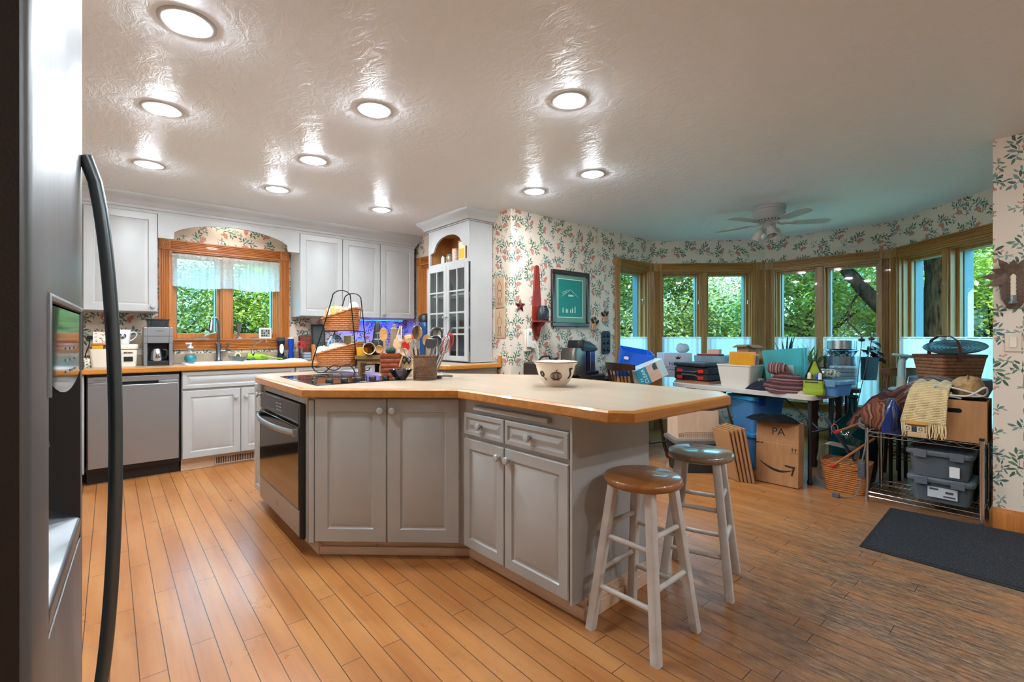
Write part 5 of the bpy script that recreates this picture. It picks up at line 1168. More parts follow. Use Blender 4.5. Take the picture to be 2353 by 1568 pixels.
MB().box(.035, .075, -.10, .10, .035, .235).build('column', mat('navy_glass', '#101c2c', .15, coat=.5), kb, bevel=.004); MB().box(.08, .16, -.095, .095, .0, .235).build('right_side', DULLM, kb, bevel=.008); MB().box(.03, .20, -.11, .09, 0, .032).build('drip_base', BLK, kb, bevel=.006)
MB().loft([[(cx+x, y, z+x*sl) for x, y in rrect(w_, .21, .05)] for cx, w_, z, sl in ((.06, .26, .236, -.02), (.07, .30, .27, -.10), (.05, .24, .32, -.22), (.03, .14, .335, -.2))]).build('brew_head', BLK, kb)
MB().tube([(.13 + .055*cos(a), -.0 + .085*sin(a), .300 - .05*cos(a)) for a in [tau*i/24 for i in range(24)]], .008, 8, True).build('chrome_ring', CHROME, kb)
solo(MB().lathe([(.001, 0), (.05, 0), (.06, .03), (.045, .055), (.001, .06)], 20, sx=1.3), 'sandwich_press', 'small rounded black appliance right of the pod drawer', 'appliance', BLK, (4.05, 3.20, ST))
for i, (w_, d_, h_, c_, l) in enumerate(((.30, .22, .045, '#5c4a3d', 'dark brown book lowest in the stack by the bay window'), (.29, .22, .04, '#b59a86', 'tan book second in the stack by the bay window'), (.28, .21, .035, '#a89a92', 'grey-tan book third in the stack by the bay window'), (.30, .2, .03, '#2f6f6a', 'green folder near the top of the stack by the bay window'))):
    solo(MB().box(-w_/2, w_/2, -d_/2, d_/2, 0, h_), 'stacked_book', l, 'book', mat('book_%d' % i, c_, .6), (4.48, 3.25, ST + [0, .0455, .086, .1215][i]), .06*(i-1), bevel=.003)
b = thing('laptop', 'closed dark laptop on top of the book stack by the bay window', 'laptop', (4.50, 3.24, ST+.152), .1)
MB().box(-.17, .17, -.11, .11, 0, .018).build('base', BLK, b, bevel=.004); cord([(-.12, -.11, .01), (-.18, -.15, .0), (-.2, -.16, -.08), (-.22, -.17, -.14)], .004).build('cord', WHITE, b)
# ---------------------------------------------------------------- nook: curtains
for k, a, b_, l in ((2, 1.72, 2.30, 'on the narrow leftmost bay window'), (3, .118, .618, 'on the left casement of the left bay window'), (3, .688, 1.232, 'on the right casement of the left bay window'),
                    (4, .113, .566, 'on the left casement of the middle bay window'), (4, .634, 1.162, 'on the right casement of the middle bay window'), (5, .118, 1.202, 'on the right-hand bay window behind the picnic basket')):
    p, q, s = BAY[k]; loc, rz, L = frame_of(p, q)
    t = thing('cafe_curtain', 'sheer white half curtain ' + l, 'curtain', loc, rz, 'cafe curtains')
    def cf(u, v, a=a, b_=b_): return (a + (b_-a)*u, .012 + .007*sin((a+(b_-a)*u)*95) + .005*sin((a+(b_-a)*u)*41), 1.198 - .77*v)
    MB().sheet(cf, int((b_-a)*260), 6).build('cloth', SHEER, t); MB().rod((a, .012, 1.185), (b_, .012, 1.185), .005, 8).build('rod', WHITE, t)

# ---------------------------------------------------------------- ceiling fan with light kit
fc = on_d(1767, 500, 4.52); FZc = CEIL
fn = thing('ceiling_fan', 'white hugger ceiling fan with five blades and three glass shades', 'ceiling fan', (fc.x, fc.y, FZc))
FW = mat('fan_white', '#adadad', .4)
MB().lathe([(.001, -.001), (.146, -.001), (.146, -.03), (.138, -.035), (.138, -.06), (.142, -.064), (.134, -.085), (.122, -.10), (.08, -.135), (.001, -.137)], 40).build('motor_housing', FW, fn)
mb = MB()
for i in range(20): a = tau*i/20; mb.cbox((.088*cos(a), .088*sin(a), -.119), (.036, .009, .005), rzm(a) @ ry(R(-43)).inverted())
mb.build('vent_slots', BLK, fn)
MB().lathe([(.001, -.1375), (.055, -.1375), (.06, -.15), (.055, -.19), (.04, -.21), (.001, -.212)], 28).build('light_fitter', FW, fn)
for i in range(5):
    a = tau*i/5 + TH - R(102); Ma = rzm(a)
    L_ = [[(x, y*w_, z) for y, z in ((-1, -.006*0), (1, 0))] for x, w_, z in ()]
    P_ = [(.20, .045), (.24, .058), (.34, .066), (.44, .070), (.49, .062), (.515, .04), (.52, .0)]
    ol = P_ + [(x, -y) for x, y in P_[::-1][1:]]
    tl = Matrix.Translation((0, 0, -.155)) @ rx(R(-5))
    bl = MB().prism(ol, -.003, .003, 'z', Ma @ tl).build('blade', FW, fn)
    mb = MB(); mb.tube([Ma @ V(p) for p in ((.05, 0, -.14), (.11, 0, -.165), (.16, 0, -.16), (.235, 0, -.160))], [.012, .009, .009, .012], 8); mb.build('blade_arm', FW, bl)
for i in range(3):
    a = tau*i/3 + TH + R(165); Ma = rzm(a) @ Matrix.Translation((.055, 0, -.185)) @ ry(R(-28)); mb = MB(); mb.rod(Ma @ V((-.02, 0, .02)), Ma @ V((0, 0, -.02)), .016); sh_ = mb.build('lamp_arm', FW, fn)
    MB().lathe([(.018, -.015), (.034, -.03), (.04, -.06), (.042, -.10), (.052, -.135), (.048, -.135), (.038, -.10), (.035, -.06), (.03, -.034), (.016, -.02)], 24, M=Ma).build('glass_shade', mat('frosted_shade', '#c3c2bf', .3, var=('#b1b0ae', 40.)), fn)
    MB().ball((0, 0, -.085), (.024, .024, .032), 14, Ma).build('bulb', mat('bulb_off', '#e0dfda', .3), fn)
mb = MB(); mb.rod((.02, -.02, -.21), (.02, -.02, -.33), .0018, 6); mb.ball((.02, -.02, -.338), (.012, .012, .010), 10); mb.build('pull_chain', mat('brass', '#9a7a3a', .3, 1.), fn)

# ---------------------------------------------------------------- right wall and floor mat
RX_ = 4.2335
q = on_x(2330, 650, RX_); ps = thing('candle_sconce', 'pineapple-shaped metal candle sconce on the right wall', 'sconce', (RX_, q.y, q.z - .02), -pi/2)
PM = mat('sconce_metal', '#7d6858', .45, .5, var=('#5c4b40', 30.))
MB().lathe([(.001, -.11), (.03, -.10), (.055, -.05), (.06, 0), (.05, .05), (.025, .085), (.001, .09)], 22, (0, -.012, -.03), sy=.25).build('fruit_body', mat('pineapple_weave', '#6f5b4e', .5, .3, bump=(90., 1.)), ps)
for i in range(9):
    a = R(-15 + 210*i/8); d = V((cos(a), 0, sin(a))); n_ = V((-d.z, 0, d.x)); b_ = V((0, -.008 - .002*(i % 3), .055))
    l_ = .15 if i % 2 else .125; y = V((0, -.002, 0))
    mb = MB(); mb.loft([[b_ + d*u*l_ + n_*w_ + V((0, -.02*u, -.02*u*u)) for w_ in (-ww, ww)] + [b_ + d*u*l_ + n_*w_ + V((0, -.02*u+.002, -.02*u*u)) for w_ in (ww, -ww)] for u, ww in ((0, .010), (.35, .026), (.7, .018), (1, .001))]); mb.build('leaf', PM, ps)
mb = MB(); mb.lathe([(.001, 0), (.02, 0), (.021, .012), (.014, .014), (.014, .05), (.001, .05)], 18, (0, -.055, -.11)); mb.box(-.01, .01, -.055, -.01, -.112, -.106); mb.build('candle_cup', DULLM, ps)
mb = MB(); mb.lathe([(.011+.0022*(i % 2), -.06+.012*i) for i in range(11)] + [(.004, .068), (.001, .07)], 16, (0, -.055, 0)); mb.build('candle', mat('candle_wax', '#dcd0b4', .5), ps)
q = on_x(2328, 787, RX_); b = thing('light_switch', 'cream light switch plate below the pineapple sconce', 'switch', (RX_, q.y, q.z), -pi/2)
MB().box(-.036, .036, -.006, 0, -.058, .058).build('plate', mat('switch_cream', '#d8c9b2', .4), b, bevel=.003); MB().box(-.016, .016, -.01, -.0062, -.033, .033).build('rocker', mat('switch_white', '#e3d9c8', .35), b, bevel=.002)
mt_ = thing('floor_mat', 'dark charcoal ribbed doormat lying on the worn floor', 'mat', (0, 0, 0))
MATM = mat('mat_pile', '#1e2228', .95, var=('#3a4048', 130., .5, .62), bump=(260., 1.))
MB().loft([[(x, y, z) for x, y in ((3.28, .745), (4.14, .775), (4.20, .17), (4.20, -.25), (3.29, -.28))] for z in (.001, .009)]).build('pile', MATM, mt_)
MB().sweep([(3.28, .745), (4.14, .775), (4.20, .17), (4.20, -.25), (3.29, -.28)][::-1], [(0, .001), (.02, .001), (.02, .004), (0, .007)], True)
mb = MB(); P5 = [(3.29, -.28), (4.20, -.25), (4.20, .17), (4.14, .775), (3.28, .745)]; mb.sweep(P5, [(.0005, .001), (.022, .001), (.022, .004), (.0005, .007)], True); mb.build('rubber_border', mat('rubber', '#17191c', .7), mt_)

# ---------------------------------------------------------------- chrome wire shelf in the corner, and what it carries
def wire_rack(name, label, x0, x1, y0, y1, levels, top, step=.026, m=CHROME, lip=True):
    t = thing(name, label, 'shelf', ((x0+x1)/2, (y0+y1)/2, 0)); w_, d_ = (x1-x0)/2, (y1-y0)/2
    for sx in (-1, 1):
        for sy in (-1, 1):
            p = MB().lathe([(.001, 0), (.013, 0), (.013, .02), (.0125, .022), (.0125, top), (.001, top)], 16, (sx*w_, sy*d_, 0)).build('post', m, t); MB().lathe([(.001, top+.0005), (.0135, top+.0005), (.0135, top+.016), (.001, top+.018)], 16, (sx*w_, sy*d_, 0)).build('cap', BLK, p)
    for z in levels:
        mb = MB(); hz = .03
        for zz in (z, z-hz):
            for a, b_ in (((-w_, -d_), (w_, -d_)), ((w_, -d_), (w_, d_)), ((w_, d_), (-w_, d_)), ((-w_, d_), (-w_, -d_))): mb.rod((*a, zz), (*b_, zz), .003, 6)
        for sx in (-w_, w_):
            n = int(2*d_/.06); mb.tube([(sx, -d_ + 2*d_*i/n, z - (hz if i % 2 else 0)) for i in range(n+1)], .0018, 5)
        for sy in (-d_, d_):
            n = int(2*w_/.06); mb.tube([(-w_ + 2*w_*i/n, sy, z - (hz if i % 2 else 0)) for i in range(n+1)], .0018, 5)
        y = -d_ + step
        while y < d_ - .005: mb.rod((-w_, y, z+.001), (w_, y, z+.001), .0018, 5); y += step
        mb.rod((-w_*.3, -d_, z-.004), (-w_*.3, d_, z-.004), .003, 5); mb.rod((w_*.4, -d_, z-.004), (w_*.4, d_, z-.004), .003, 5)
        mb.build('wire_shelf', m, t)
    return t
SX0, SX1, SY0, SY1, SZT = 4.19, 4.60, .345, .94, .512
wire_rack('wire_shelf_unit', 'chrome wire shelf unit in the corner beside the mat', SX0, SX1, SY0, SY1, (.075, SZT), .54)
wire_rack('wire_shelf_unit', 'second dark wire shelf standing behind the chrome one', 4.70, 5.0, .42, .90, (.27, .42), .46, .04, IRON)
ZS = SZT + .0035
# two clear lidded totes
def tote(label, c, rz, w_, d_, h, m, lidm, tilt=0., lab=None, contents=None):
    t = thing('storage_tote', label, 'tote', c, rz); MB().tub(w_*.9, d_*.88, w_, d_, h, .003, .03, 0, 4, .008).build('tub', m, t)
    MB().loft([[(x, y, z) for x, y in rrect(w_+a, d_+a, .035)] for a, z in ((.03, h-.004), (.036, h+.002), (.036, h+.022), (.024, h+.03), (-.03, h+.03), (-.04, h+.022))]).build('lid', lidm, t, bevel=.002)
    for sx in (-.3, .3): MB().box(sx*w_-.035, sx*w_+.035, -d_/2-.026, -d_/2-.0185, h-.02, h+.034).build('latch', lidm, t, bevel=.003)
    return t
GREYT = glassy('grey_clear', '#c3cace', .2, .15, .42, '#9aa5ab'); GLID = mat('grey_lid', '#5d646b', .35)
yc = (SY0+SY1)/2 - .09
t1 = tote('lower grey clear tote with a paper label on the bottom wire shelf', (SX0+.20, yc, .0805), -pi/2, .31, .30, .135, GREYT, GLID)
b_ = MB().box(-.06, .09, -.1515, -.149, .035, .105).build('paper_label', mat('label_paper', '#b9bec2', .6), t1)
mb = MB(); mb.box(-.05, -.005, -.1521, -.1515, .085, .097); mb.box(.03, .07, -.1521, -.1515, .07, .085); mb.box(.02, .08, -.1521, -.1515, .045, .055); mb.build('label_print', mat('label_ink', '#3c4247', .6), b_)
t2 = tote('upper grey clear tote filled with small things, stacked on the labelled tote', (SX0+.20, yc+.005, .2475), -pi/2, .31, .30, .15, GREYT, GLID)
MB().box(.055, .105, -.156, -.152, .02, .09).build('white_tag', WHITE, t2); MB().lathe([(.001, .06), (.03, .06), (.036, .125), (.001, .126)], 16, (.02, -.09, 0)).build('cup_inside', WHITE, t2)
mb = MB(); mb.box(-.12, .0, -.10, .0, .01, .05); mb.box(-.11, -.03, -.11, -.02, .055, .11); mb.box(-.05, .12, -.02, .10, .01, .06); mb.build('contents', mat('dark_contents', '#3e444c', .6), t2)
# cardboard box with cords
bx_ = thing('cardboard_box', 'open brown cardboard box with an oval handle hole on top of the wire shelf', 'box', (4.225, .475, ZS), -pi/2)
bw_, bd_, bh_ = .30, .30, .27; mb = MB(); th_ = .005
mb.box(-bw_/2, bw_/2, 0, bd_, 0, th_); mb.box(-bw_/2, -bw_/2+th_, 0, bd_, th_, bh_); mb.box(bw_/2-th_, bw_/2, 0, bd_, th_, bh_); mb.box(-bw_/2+th_, bw_/2-th_, bd_-th_, bd_, th_, bh_)
mb.build('box_body', CARD, bx_); fp_ = MB().box(-bw_/2+th_, bw_/2-th_, 0, th_, th_, bh_).build('front_panel', CARD, bx_)
cut(fp_, MB().loft([[(-.02+x, y, .20+z) for x, z in rrect(.11, .03, .0149, 6)] for y in (-.02, .03)]))
solo(bag(.24, .24, .22, 3), 'dark_cloth_bundle', 'dark bundle stuffed in the open cardboard box', 'bundle', mat('dark_bundle', '#2a2422', .9), (4.225+.15, .475, ZS+.006))
for i, (l, pts) in enumerate((('white appliance cord looping out of the right end of the cardboard box', [(.02, .10, .27), (-.06, .02, .30), (.06, -.0, .30), (.14, .02, .36), (.13, .08, .30), (.0, .10, .29)]),
                              ('thick white cord trailing from the box toward the wall corner', [(-.10, .05, .29), (-.05, .05, .345), (.06, .08, .32), (.135, .10, .29), (.14, .14, .28)]),
                              ('pale tangled cord at the left of the cardboard box opening', [(-.13, .06, .30), (-.09, -.0, .36), (-.05, .03, .30), (-.08, .06, .27), (-.02, .04, .31)]))):
    M5 = Matrix.Translation(bx_.location) @ rzm(-pi/2); solo(cord([M5 @ V(p) for p in pts], .006), 'extension_lead', l, 'cord', mat('cord_white', '#cfcac0', .4))
# blankets, afghan
BLK1 = stripes('kilim', ['#45201b', '#5f2b21', '#2c1715', '#6e4230', '#3d1c19', '#241d1e', '#5c2a22', '#66513b'], 1, .10, .95, 1.6)
BLK2 = stripes('kilim_tan', ['#7d5236', '#5c2b20', '#8c6a4a', '#45201a', '#7a4029', '#64382a'], 0, .07, .95, 1.8)
p = on_d(2070, 905, 3.46)
solo(heap(.72, .40, .30, 11, .22, 60, 18, 7., 2.6), 'folded_blanket', 'large dark red patterned blanket heaped at the back of the wire shelf', 'blanket', BLK1, (4.44, .72, ZS), -pi/2 + .2)
solo(bag(.30, .17, .20, 14, 30, 16, .10), 'folded_blanket', 'tan and rust patterned blanket roll hanging over the left end of the shelf', 'blanket', BLK2, (4.27, .845, ZS), -pi/2 + .25)
solo(heap(.46, .30, .12, 17, .25, 48, 14, 9., 2.4), 'shawl', 'grey-blue woven shawl draped on top of the red blanket', 'blanket', stripes('shawl', ['#4a4f57', '#7b6d66', '#39424d', '#8a7468'], 1, .06, .95, .6), (4.50, .58, ZS+.27), -pi/2)
# cream afghan: a draped strip with fringe over the front of the box
AF = wicker('afghan_knit', '#ecd7a6', '#dcbf86', 90., 70., .8)
af = thing('crocheted_afghan', 'cream crocheted throw with fringe draped over the cardboard box', 'throw', (0, 0, 0))
yL, yR = .72, .505
def aff(u, v):
    # v runs from the pile behind, over the box edge, down the front
    w_ = .5 + .5*min(1, v*1.7); yc_ = .60 + .03*v - .02*(1-v); y = yc_ + (.5-u)*.215*(.75+.35*v)
    P = [(4.50, .86), (4.40, .885), (4.29, .87), (4.225, .835), (4.198, .76), (4.19, .68), (4.187, .615)]
    t = v*6; i = min(int(t), 5); f = t - i; x = P[i][0]*(1-f) + P[i+1][0]*f; z = P[i][1]*(1-f) + P[i+1][1]*f
    return (x + .006*sin(u*21+v*3), y, z + .012*sin(u*17+v*5)*(1-v))
MB().sheet(aff, 40, 48).build('knit', AF, af, solid=.012)
mb = MB()
for i in range(26):
    u = (i+.5)/26; x, y, z = aff(u, 1.); dx = rnd.uniform(-.008, .004); mb.tube([(x, y, z), (x+dx, y+rnd.uniform(-.006, .006), z-.045), (x+dx, y+rnd.uniform(-.012, .012), z-.085-.02*rnd.random())], [.0045, .004, .0025], 6)
mb.build('fringe', mat('fringe_yarn', '#e6d0a0', .95), af)
solo(bag(.22, .16, .14, 21, 34, 18, .2, 16.), 'fleece_hat', 'fluffy tan bundle topping the box behind the afghan', 'bundle', mat('fleece', '#c19a5e', .95, bump=(140., 1.), sheen=.4), (4.42, .43, ZS+.27), 0)
# steam iron standing on its heel, cord hank
q = on_z(2047, 1000, ZS); ir = thing('steam_iron', 'blue translucent steam iron standing on its heel at the shelf front', 'iron', (4.245, q.y+.015, ZS), -pi/2 + .35)
IB = mat('iron_blue', '#15306e', .15, coat=.6); prof_ = [(0, .062, .05), (.03, .066, .055), (.09, .062, .055), (.15, .048, .05), (.20, .028, .036), (.235, .008, .012)]
MB().loft([[(x*w_, -.03 + y*d_, z) for x, y in [(cos(a), .5*sin(a)) for a in [tau*i/24 for i in range(24)]]] for z, w_, d_ in prof_]).build('body', IB, ir)
MB().loft([[(x*(w_+.008), .012 + y, z*1.04) for x, y in rrect(2, .02, .005, 1)] for z, w_, d_ in prof_]).build('soleplate', mat('iron_sole', '#7f858c', .3, .8), ir)
MB().tube([(0, -.055, .03), (0, -.09, .07), (0, -.085, .13), (0, -.05, .19)], [.016, .014, .014, .012], 10).build('handle', mat('iron_grip', '#16213f', .35), ir); MB().lathe([(.001, 0), (.014, 0), (.012, .006), (.001, .007)], 18, (0, -.052, .165), rx(pi/2)).build('dial', mat('iron_dial', '#0d1a3a', .3), ir)
q = on_z(2003, 985, ZS); hk = []
for i in range(8*9): a = tau*i/9; hk.append((.055*cos(a)+.004*sin(i), .02*sin(a*1.0)+.012*((i//9) % 3 - 1), .04+.036*sin(a)*.9+.008*((i//9) % 4)))
b = thing('cord_hank', 'coiled grey iron cord lying at the left front of the wire shelf', 'cord', (4.235, q.y, ZS), -pi/2)
MB().tube(hk, .0042, 6).build('coil', mat('grey_cord', '#6f6f70', .5), b)
tp = thing('block_toy', 'wooden train block base with letter blocks at the shelf front', 'toy', (4.20, on_x(2112, 1000, 4.20).y, ZS), -pi/2)
MB().box(-.055, .045, -.035, .035, 0, .035).build('base_block', mat('maple_block', '#c6a57c', .6), tp, bevel=.004)
for i, (ch, x) in enumerate((('D', -.055), ('G', .012))):
    k_ = MB().box(x-.02, x+.02, -.03, .01, .0355, .0755).build('letter_block', mat('block_cream', '#d5c3a4', .6), tp, bevel=.003); text(ch, .034, INK, k_, (x, -.0305, .0555), FRONT)
MB().box(-.034, -.009, -.028, .01, .0355, .070).build('dark_block', mat('block_navy', '#26323c', .6), tp, bevel=.003)
MB().lathe([(.001, .076), (.05, .078), (.075, .09), (.07, .105), (.04, .112), (.001, .112)], 26, (-.01, .01, 0), sy=.8).build('round_loaf', mat('loaf_tan', '#c0904e', .7), tp)
# power strip hooked on the left front post with its plug on the floor
b = thing('power_strip', 'grey power strip hanging on the left post of the wire shelf', 'power strip', (4.165, .965, .0))
MB().box(-.018, .012, -.02, .022, .175, .285).build('housing', mat('strip_grey', '#50555c', .45), b, bevel=.005); cord([(0, 0, .175), (-.005, .01, .10), (-.01, .04, .03), (-.02, .09, .012), (-.03, .13, .012)], .005).build('cord', mat('grey_cord', '#6f6f70', .5), b)
MB().cbox((-.035, .15, .016), (.03, .045, .03)).build('plug', mat('strip_grey', '#50555c', .45), b, bevel=.004); cord([(0, 0, .285), (.003, -.02, .40), (.012, -.03, .50), (.05, -.05, .53)], .005).build('upper_cord', mat('grey_cord', '#6f6f70', .5), b)
# things behind and under the shelf
solo(MB().box(0, .20, 0, .20, 0, .22), 'cardboard_box', 'small plain cardboard box on the dark wire shelf behind', 'box', CARD, (4.76, .66, .424), .1, bevel=.003)
# lower left: basket with wire frames, sticks, dark frame
bk_ = thing('laundry_basket', 'tan woven floor basket left of the wire shelf, holding wire frames', 'basket', (4.385, 1.115, 0), -pi/2 + .05)
MB().tub(.26, .17, .325, .215, .235, .008, .04).build('woven_body', TAN, bk_)
for sx in (-.07, .07): MB().tube([(sx+.035*cos(a), -.112, .235+.0-.045*sin(a)) for a in [pi*i/10 for i in range(11)]], .006, 8).build('handle', TAN, bk_)
wf = wicker('x', '#000000', '#000000') if 0 else mat('wire_frame_metal', '#9a8f86', .35, .8)
for i in range(6):
    w_, h_ = .115, .30; mb = MB(); lp_ = [(x, 0, z) for x, z in rrect(w_*2, h_, .04, 3)]; mb.tube(lp_, .0022, 6, True); mb.rod((-w_, 0, .02), (w_, 0, .02), .002, 6)
    solo(mb, 'cooling_rack', 'wire frame standing in the tan floor basket, one of a row', 'wire frame', wf, (4.325+.026*i, 1.175, .19), -pi/2, 'wire frames in the floor basket', rot=(R(-8), R(6), -pi/2))
for (pa, pb, l) in (((1917, 1068), (2010, 1008), 'wooden stick with red loop tip sticking out low across the basket'), ((1925, 992), (2012, 960), 'upper wooden stick with pink wire loop and red tip')):
    a_ = on_d(*pa, 3.42); c_ = on_d(*pb, 3.50 if pa[1] > 1000 else 3.60); b = thing('roasting_stick', l, 'stick', (0, 0, 0))
    MB().rod(a_, c_, .0085, 10).build('dowel', mat('dowel_wood', '#9a6136', .5), b); d_ = (a_-c_).normalized(); MB().rod(a_+d_*.0, a_+d_*.035, .014, 10, .010).build('red_tip', mat('red_rubber', '#c21f1a', .4), b)
    tip = a_ + d_*.035; s_ = V((sin(TH), -cos(TH), 0)); MB().tube([tip + s_*.03*cos(t)*.8 + V((0, 0, .03+.03*sin(t))) for t in [tau*i/16 for i in range(16)]], .0022, 6, True).build('wire_loop', mat('pink_wire', '#c9584a', .4), b)
a_, c_ = on_d(1895, 960, 3.62), on_d(1965, 1062, 3.60); d_ = (c_-a_); s_ = V((sin(TH)*.5+.5*cos(TH), -cos(TH)*.5+.5*sin(TH), 0)).normalized()
mb = MB(); th_ = V((cos(TH), sin(TH), 0))*.02
mb.loft([[p_, p_ + V((.0, .0, 0)) + s_*.075, p_ + s_*.075 + th_, p_ + th_] for p_ in (a_, c_)]); b = thing('picture_frame', 'dark grey empty frame leaning in the tan floor basket', 'frame', (0, 0, 0)); mb.build('frame_rail', mat('frame_charcoal', '#3b4046', .4), b, bevel=.004)
# demijohn with garden stakes
dj = on_d(1957, 1000, 3.93); dj = V((4.74, 1.16, 0)); TG = glassy('teal_glass', '#1f7f7c', .5, .05, .5, '#0f5a5a')
carb = thing('glass_demijohn', 'big teal glass demijohn standing on the floor behind the basket', 'bottle', dj)
MB().lathe([(.001, .003), (.12, .003), (.15, .02), (.165, .12), (.17, .30), (.16, .40), (.12, .47), (.06, .53), (.034, .58), (.032, .68), (.04, .69), (.04, .71), (.028, .71), (.026, .58), (.05, .52), (.155, .38), (.158, .12), (.11, .012), (.001, .010)], 40).build('glass_body', TG, carb)
for px, py, l in ((1980, 785, 'bee-topped garden stake rising from the demijohn, left one'), (2003, 782, 'bee-topped garden stake rising from the demijohn, right one')):
    tp_ = on_d(px, py, 4.0); b = thing('garden_stake', l, 'stake', (0, 0, 0)); MB().rod((dj.x, dj.y, .45), tp_, .003, 6).build('stem', mat('stake_metal', '#4a4540', .5, .6), b)
    MB().ball(tp_ + V((0, 0, .012)), (.03, .014, .014), 12, rzm(CAMR)).build('bee_body', mat('bee', '#7a4a36', .5, var=('#1d1512', (70, 4, 4), .48, .52)), b)
    for s2 in (-1, 1): MB().ball(tp_ + V((.012*s2, .0, .036)), (.014, .004, .018), 10).build('wing', mat('bee_wing', '#3a2a22', .4), b)
# ---------------------------------------------------------------- folding table with its clutter
TZ = .73
FL, FR = on_z(1541, 878, TZ), on_z(1866, 910, TZ)
floc, frz, FLn = frame_of(FL, FR)
ftab = thing('folding_table', 'white plastic folding table with grey metal legs, piled with things', 'table', floc, frz)
FD = .49
MB().loft([[(FLn/2+x, FD/2+y, z) for x, y in rrect(FLn+a, FD+a, .05, 6)] for a, z in ((-.03, TZ-.045), (-.004, TZ-.04), (0, TZ-.006), (-.012, TZ-.0005))]).build('table_top', mat('blow_moulded', '#c9c3ba', .5, bump=(120., .2)), ftab)
LGM = mat('leg_grey', '#3e4044', .4, .5)
for x, sg in ((.16, 1), (FLn-.05, -1)):
    for y in (.07, FD-.07):
        mb = MB(); mb.tube([(x, y, TZ-.046), (x, y, .012)], .0145, 12); l_ = mb.build('leg', LGM, ftab); MB().lathe([(.001, 0), (.018, 0), (.018, .03), (.0148, .034), (.001, .034)], 14, (x, y, 0)).build('foot_cap', BLK, l_)
    mb = MB(); mb.rod((x, .07, .42), (x, FD-.07, .42), .009); mb.build('leg_brace', LGM, ftab); MB().tube([(x, FD/2, .42), (x+sg*.32, FD/2, TZ-.05)], .008, 8).build('folding_strut', LGM, ftab)
FM_ = Matrix.Translation(floc) @ rzm(frz)
def ft(px, t):
    """point over the folding table on the line a depth t behind its front edge"""
    d = px_ray(px, HOR); a = FM_ @ V((0, t, 0)); ux, uy = cos(frz), sin(frz); k = (a.x*uy - a.y*ux) / (d.x*uy - d.y*ux)
    return V((d.x*k, d.y*k, 0)), k
def fth(px, t, py): p, k = ft(px, t); return CAMZ - (py - HOR) / FPX * k
T0 = TZ + .0005
def on_ft(px, t, z=T0): p, k = ft(px, t); return V((p.x, p.y, z))
def box_open(name, label, w_, d_, h_, loc, rz, m=CARD, th_=.005, flaps=True, rot=None):
    b = thing(name, label, 'box', loc, rz, None, rot); mb = MB()
    mb.box(-w_/2, w_/2, -d_/2, d_/2, 0, th_); mb.box(-w_/2, w_/2, -d_/2, -d_/2+th_, th_, h_); mb.box(-w_/2, w_/2, d_/2-th_, d_/2, th_, h_); mb.box(-w_/2, -w_/2+th_, -d_/2+th_, d_/2-th_, th_, h_); mb.box(w_/2-th_, w_/2, -d_/2+th_, d_/2-th_, th_, h_)
    mb.build('box_body', m, b)
    if flaps:
        for s_, L in ((1, w_), (-1, w_)):
            mb = MB(); mb.box(-L/2, L/2, 0, d_*.48, -th_/2, th_/2, Matrix.Translation((0, s_*d_/2, h_)) @ rzm(0 if s_ > 0 else pi) @ rx(R(-25))); mb.build('flap', m, b)
        for s_ in (1, -1):
            mb = MB(); mb.box(0, w_*.30, -d_/2, d_/2, -th_/2, th_/2, Matrix.Translation((s_*w_/2, 0, h_)) @ rzm(0 if s_ > 0 else pi) @ ry(R(20))); mb.build('flap', m, b)
    return b
# folders, tool case, clear bin
p = on_ft(1605, .19); solo(MB().box(-.20, .20, -.13, .13, 0, .012), 'cutting_board', 'thin tan board lowest at the left end of the folding table', 'board', mat('tan_board', '#a9744c', .6), p, frz+.08, bevel=.003)
solo(MB().box(-.19, .20, -.12, .12, 0, .014), 'folder', 'reddish-brown folder lying on the tan board', 'folder', mat('folder_rust', '#8f5238', .7), p + V((0, 0, .0125)), frz+.02, bevel=.003)
tc = thing('tool_case', 'black tool case with four red latches and handle on the folding table', 'case', p + V((-.005, .01, .027)), frz+.04)
TB = mat('case_black', '#1a1b1d', .45); hw = .20
MB().loft([[(x, y, z) for x, y in rrect(.40+a, .24+a, .03)] for z, a in ((0, -.03), (.012, 0), (.064, 0), (.067, -.012))]).build('lower_shell', TB, tc)
MB().loft([[(x, y, z) for x, y in rrect(.40+a, .24+a, .03)] for z, a in ((.068, -.012), (.071, 0), (.125, 0), (.14, -.03))]).build('upper_shell', TB, tc)
for x in (-.12, .12):
    for z in (.030, .095): MB().box(x-.032, x+.032, -.132, -.1205, z-.016, z+.018).build('red_latch', mat('latch_red', '#c4201c', .35), tc, bevel=.004)
mb = MB(); mb.tube([(-.085, -.121, .045), (-.07, -.155, .062), (.07, -.155, .062), (.085, -.121, .045)], .008, 8); mb.build('carry_handle', DULLM, tc); mb = MB(); mb.tube([(-.085, -.121, .10), (-.07, -.15, .09), (.07, -.15, .09), (.085, -.121, .10)], .006, 8); mb.build('carry_handle', DULLM, tc)
solo(MB().box(-.19, .20, -.13, .12, 0, .04), 'tool_case', 'flat black case without latches on top of the red-latched one', 'case', mat('case_flat', '#222326', .5), p + V((.0, .02, .1675)), frz-.05, bevel=.012)
cb_ = thing('craft_bin', 'clear plastic bin of brown cords with dark red lid behind the tool case', 'bin', on_ft(1640, .40, T0), frz); MB().tub(.34, .16, .38, .18, .27, .004, .03).build('tub', FROST, cb_)
for i in range(7): cb2 = MB().ball((-.13+.045*i, 0, .15+.03*(i % 2)), (.035, .06, .05), 12).build('cord_ball', mat('cord_brown', '#6f5a46', .9, var=('#3f3630', 60.)), cb_)
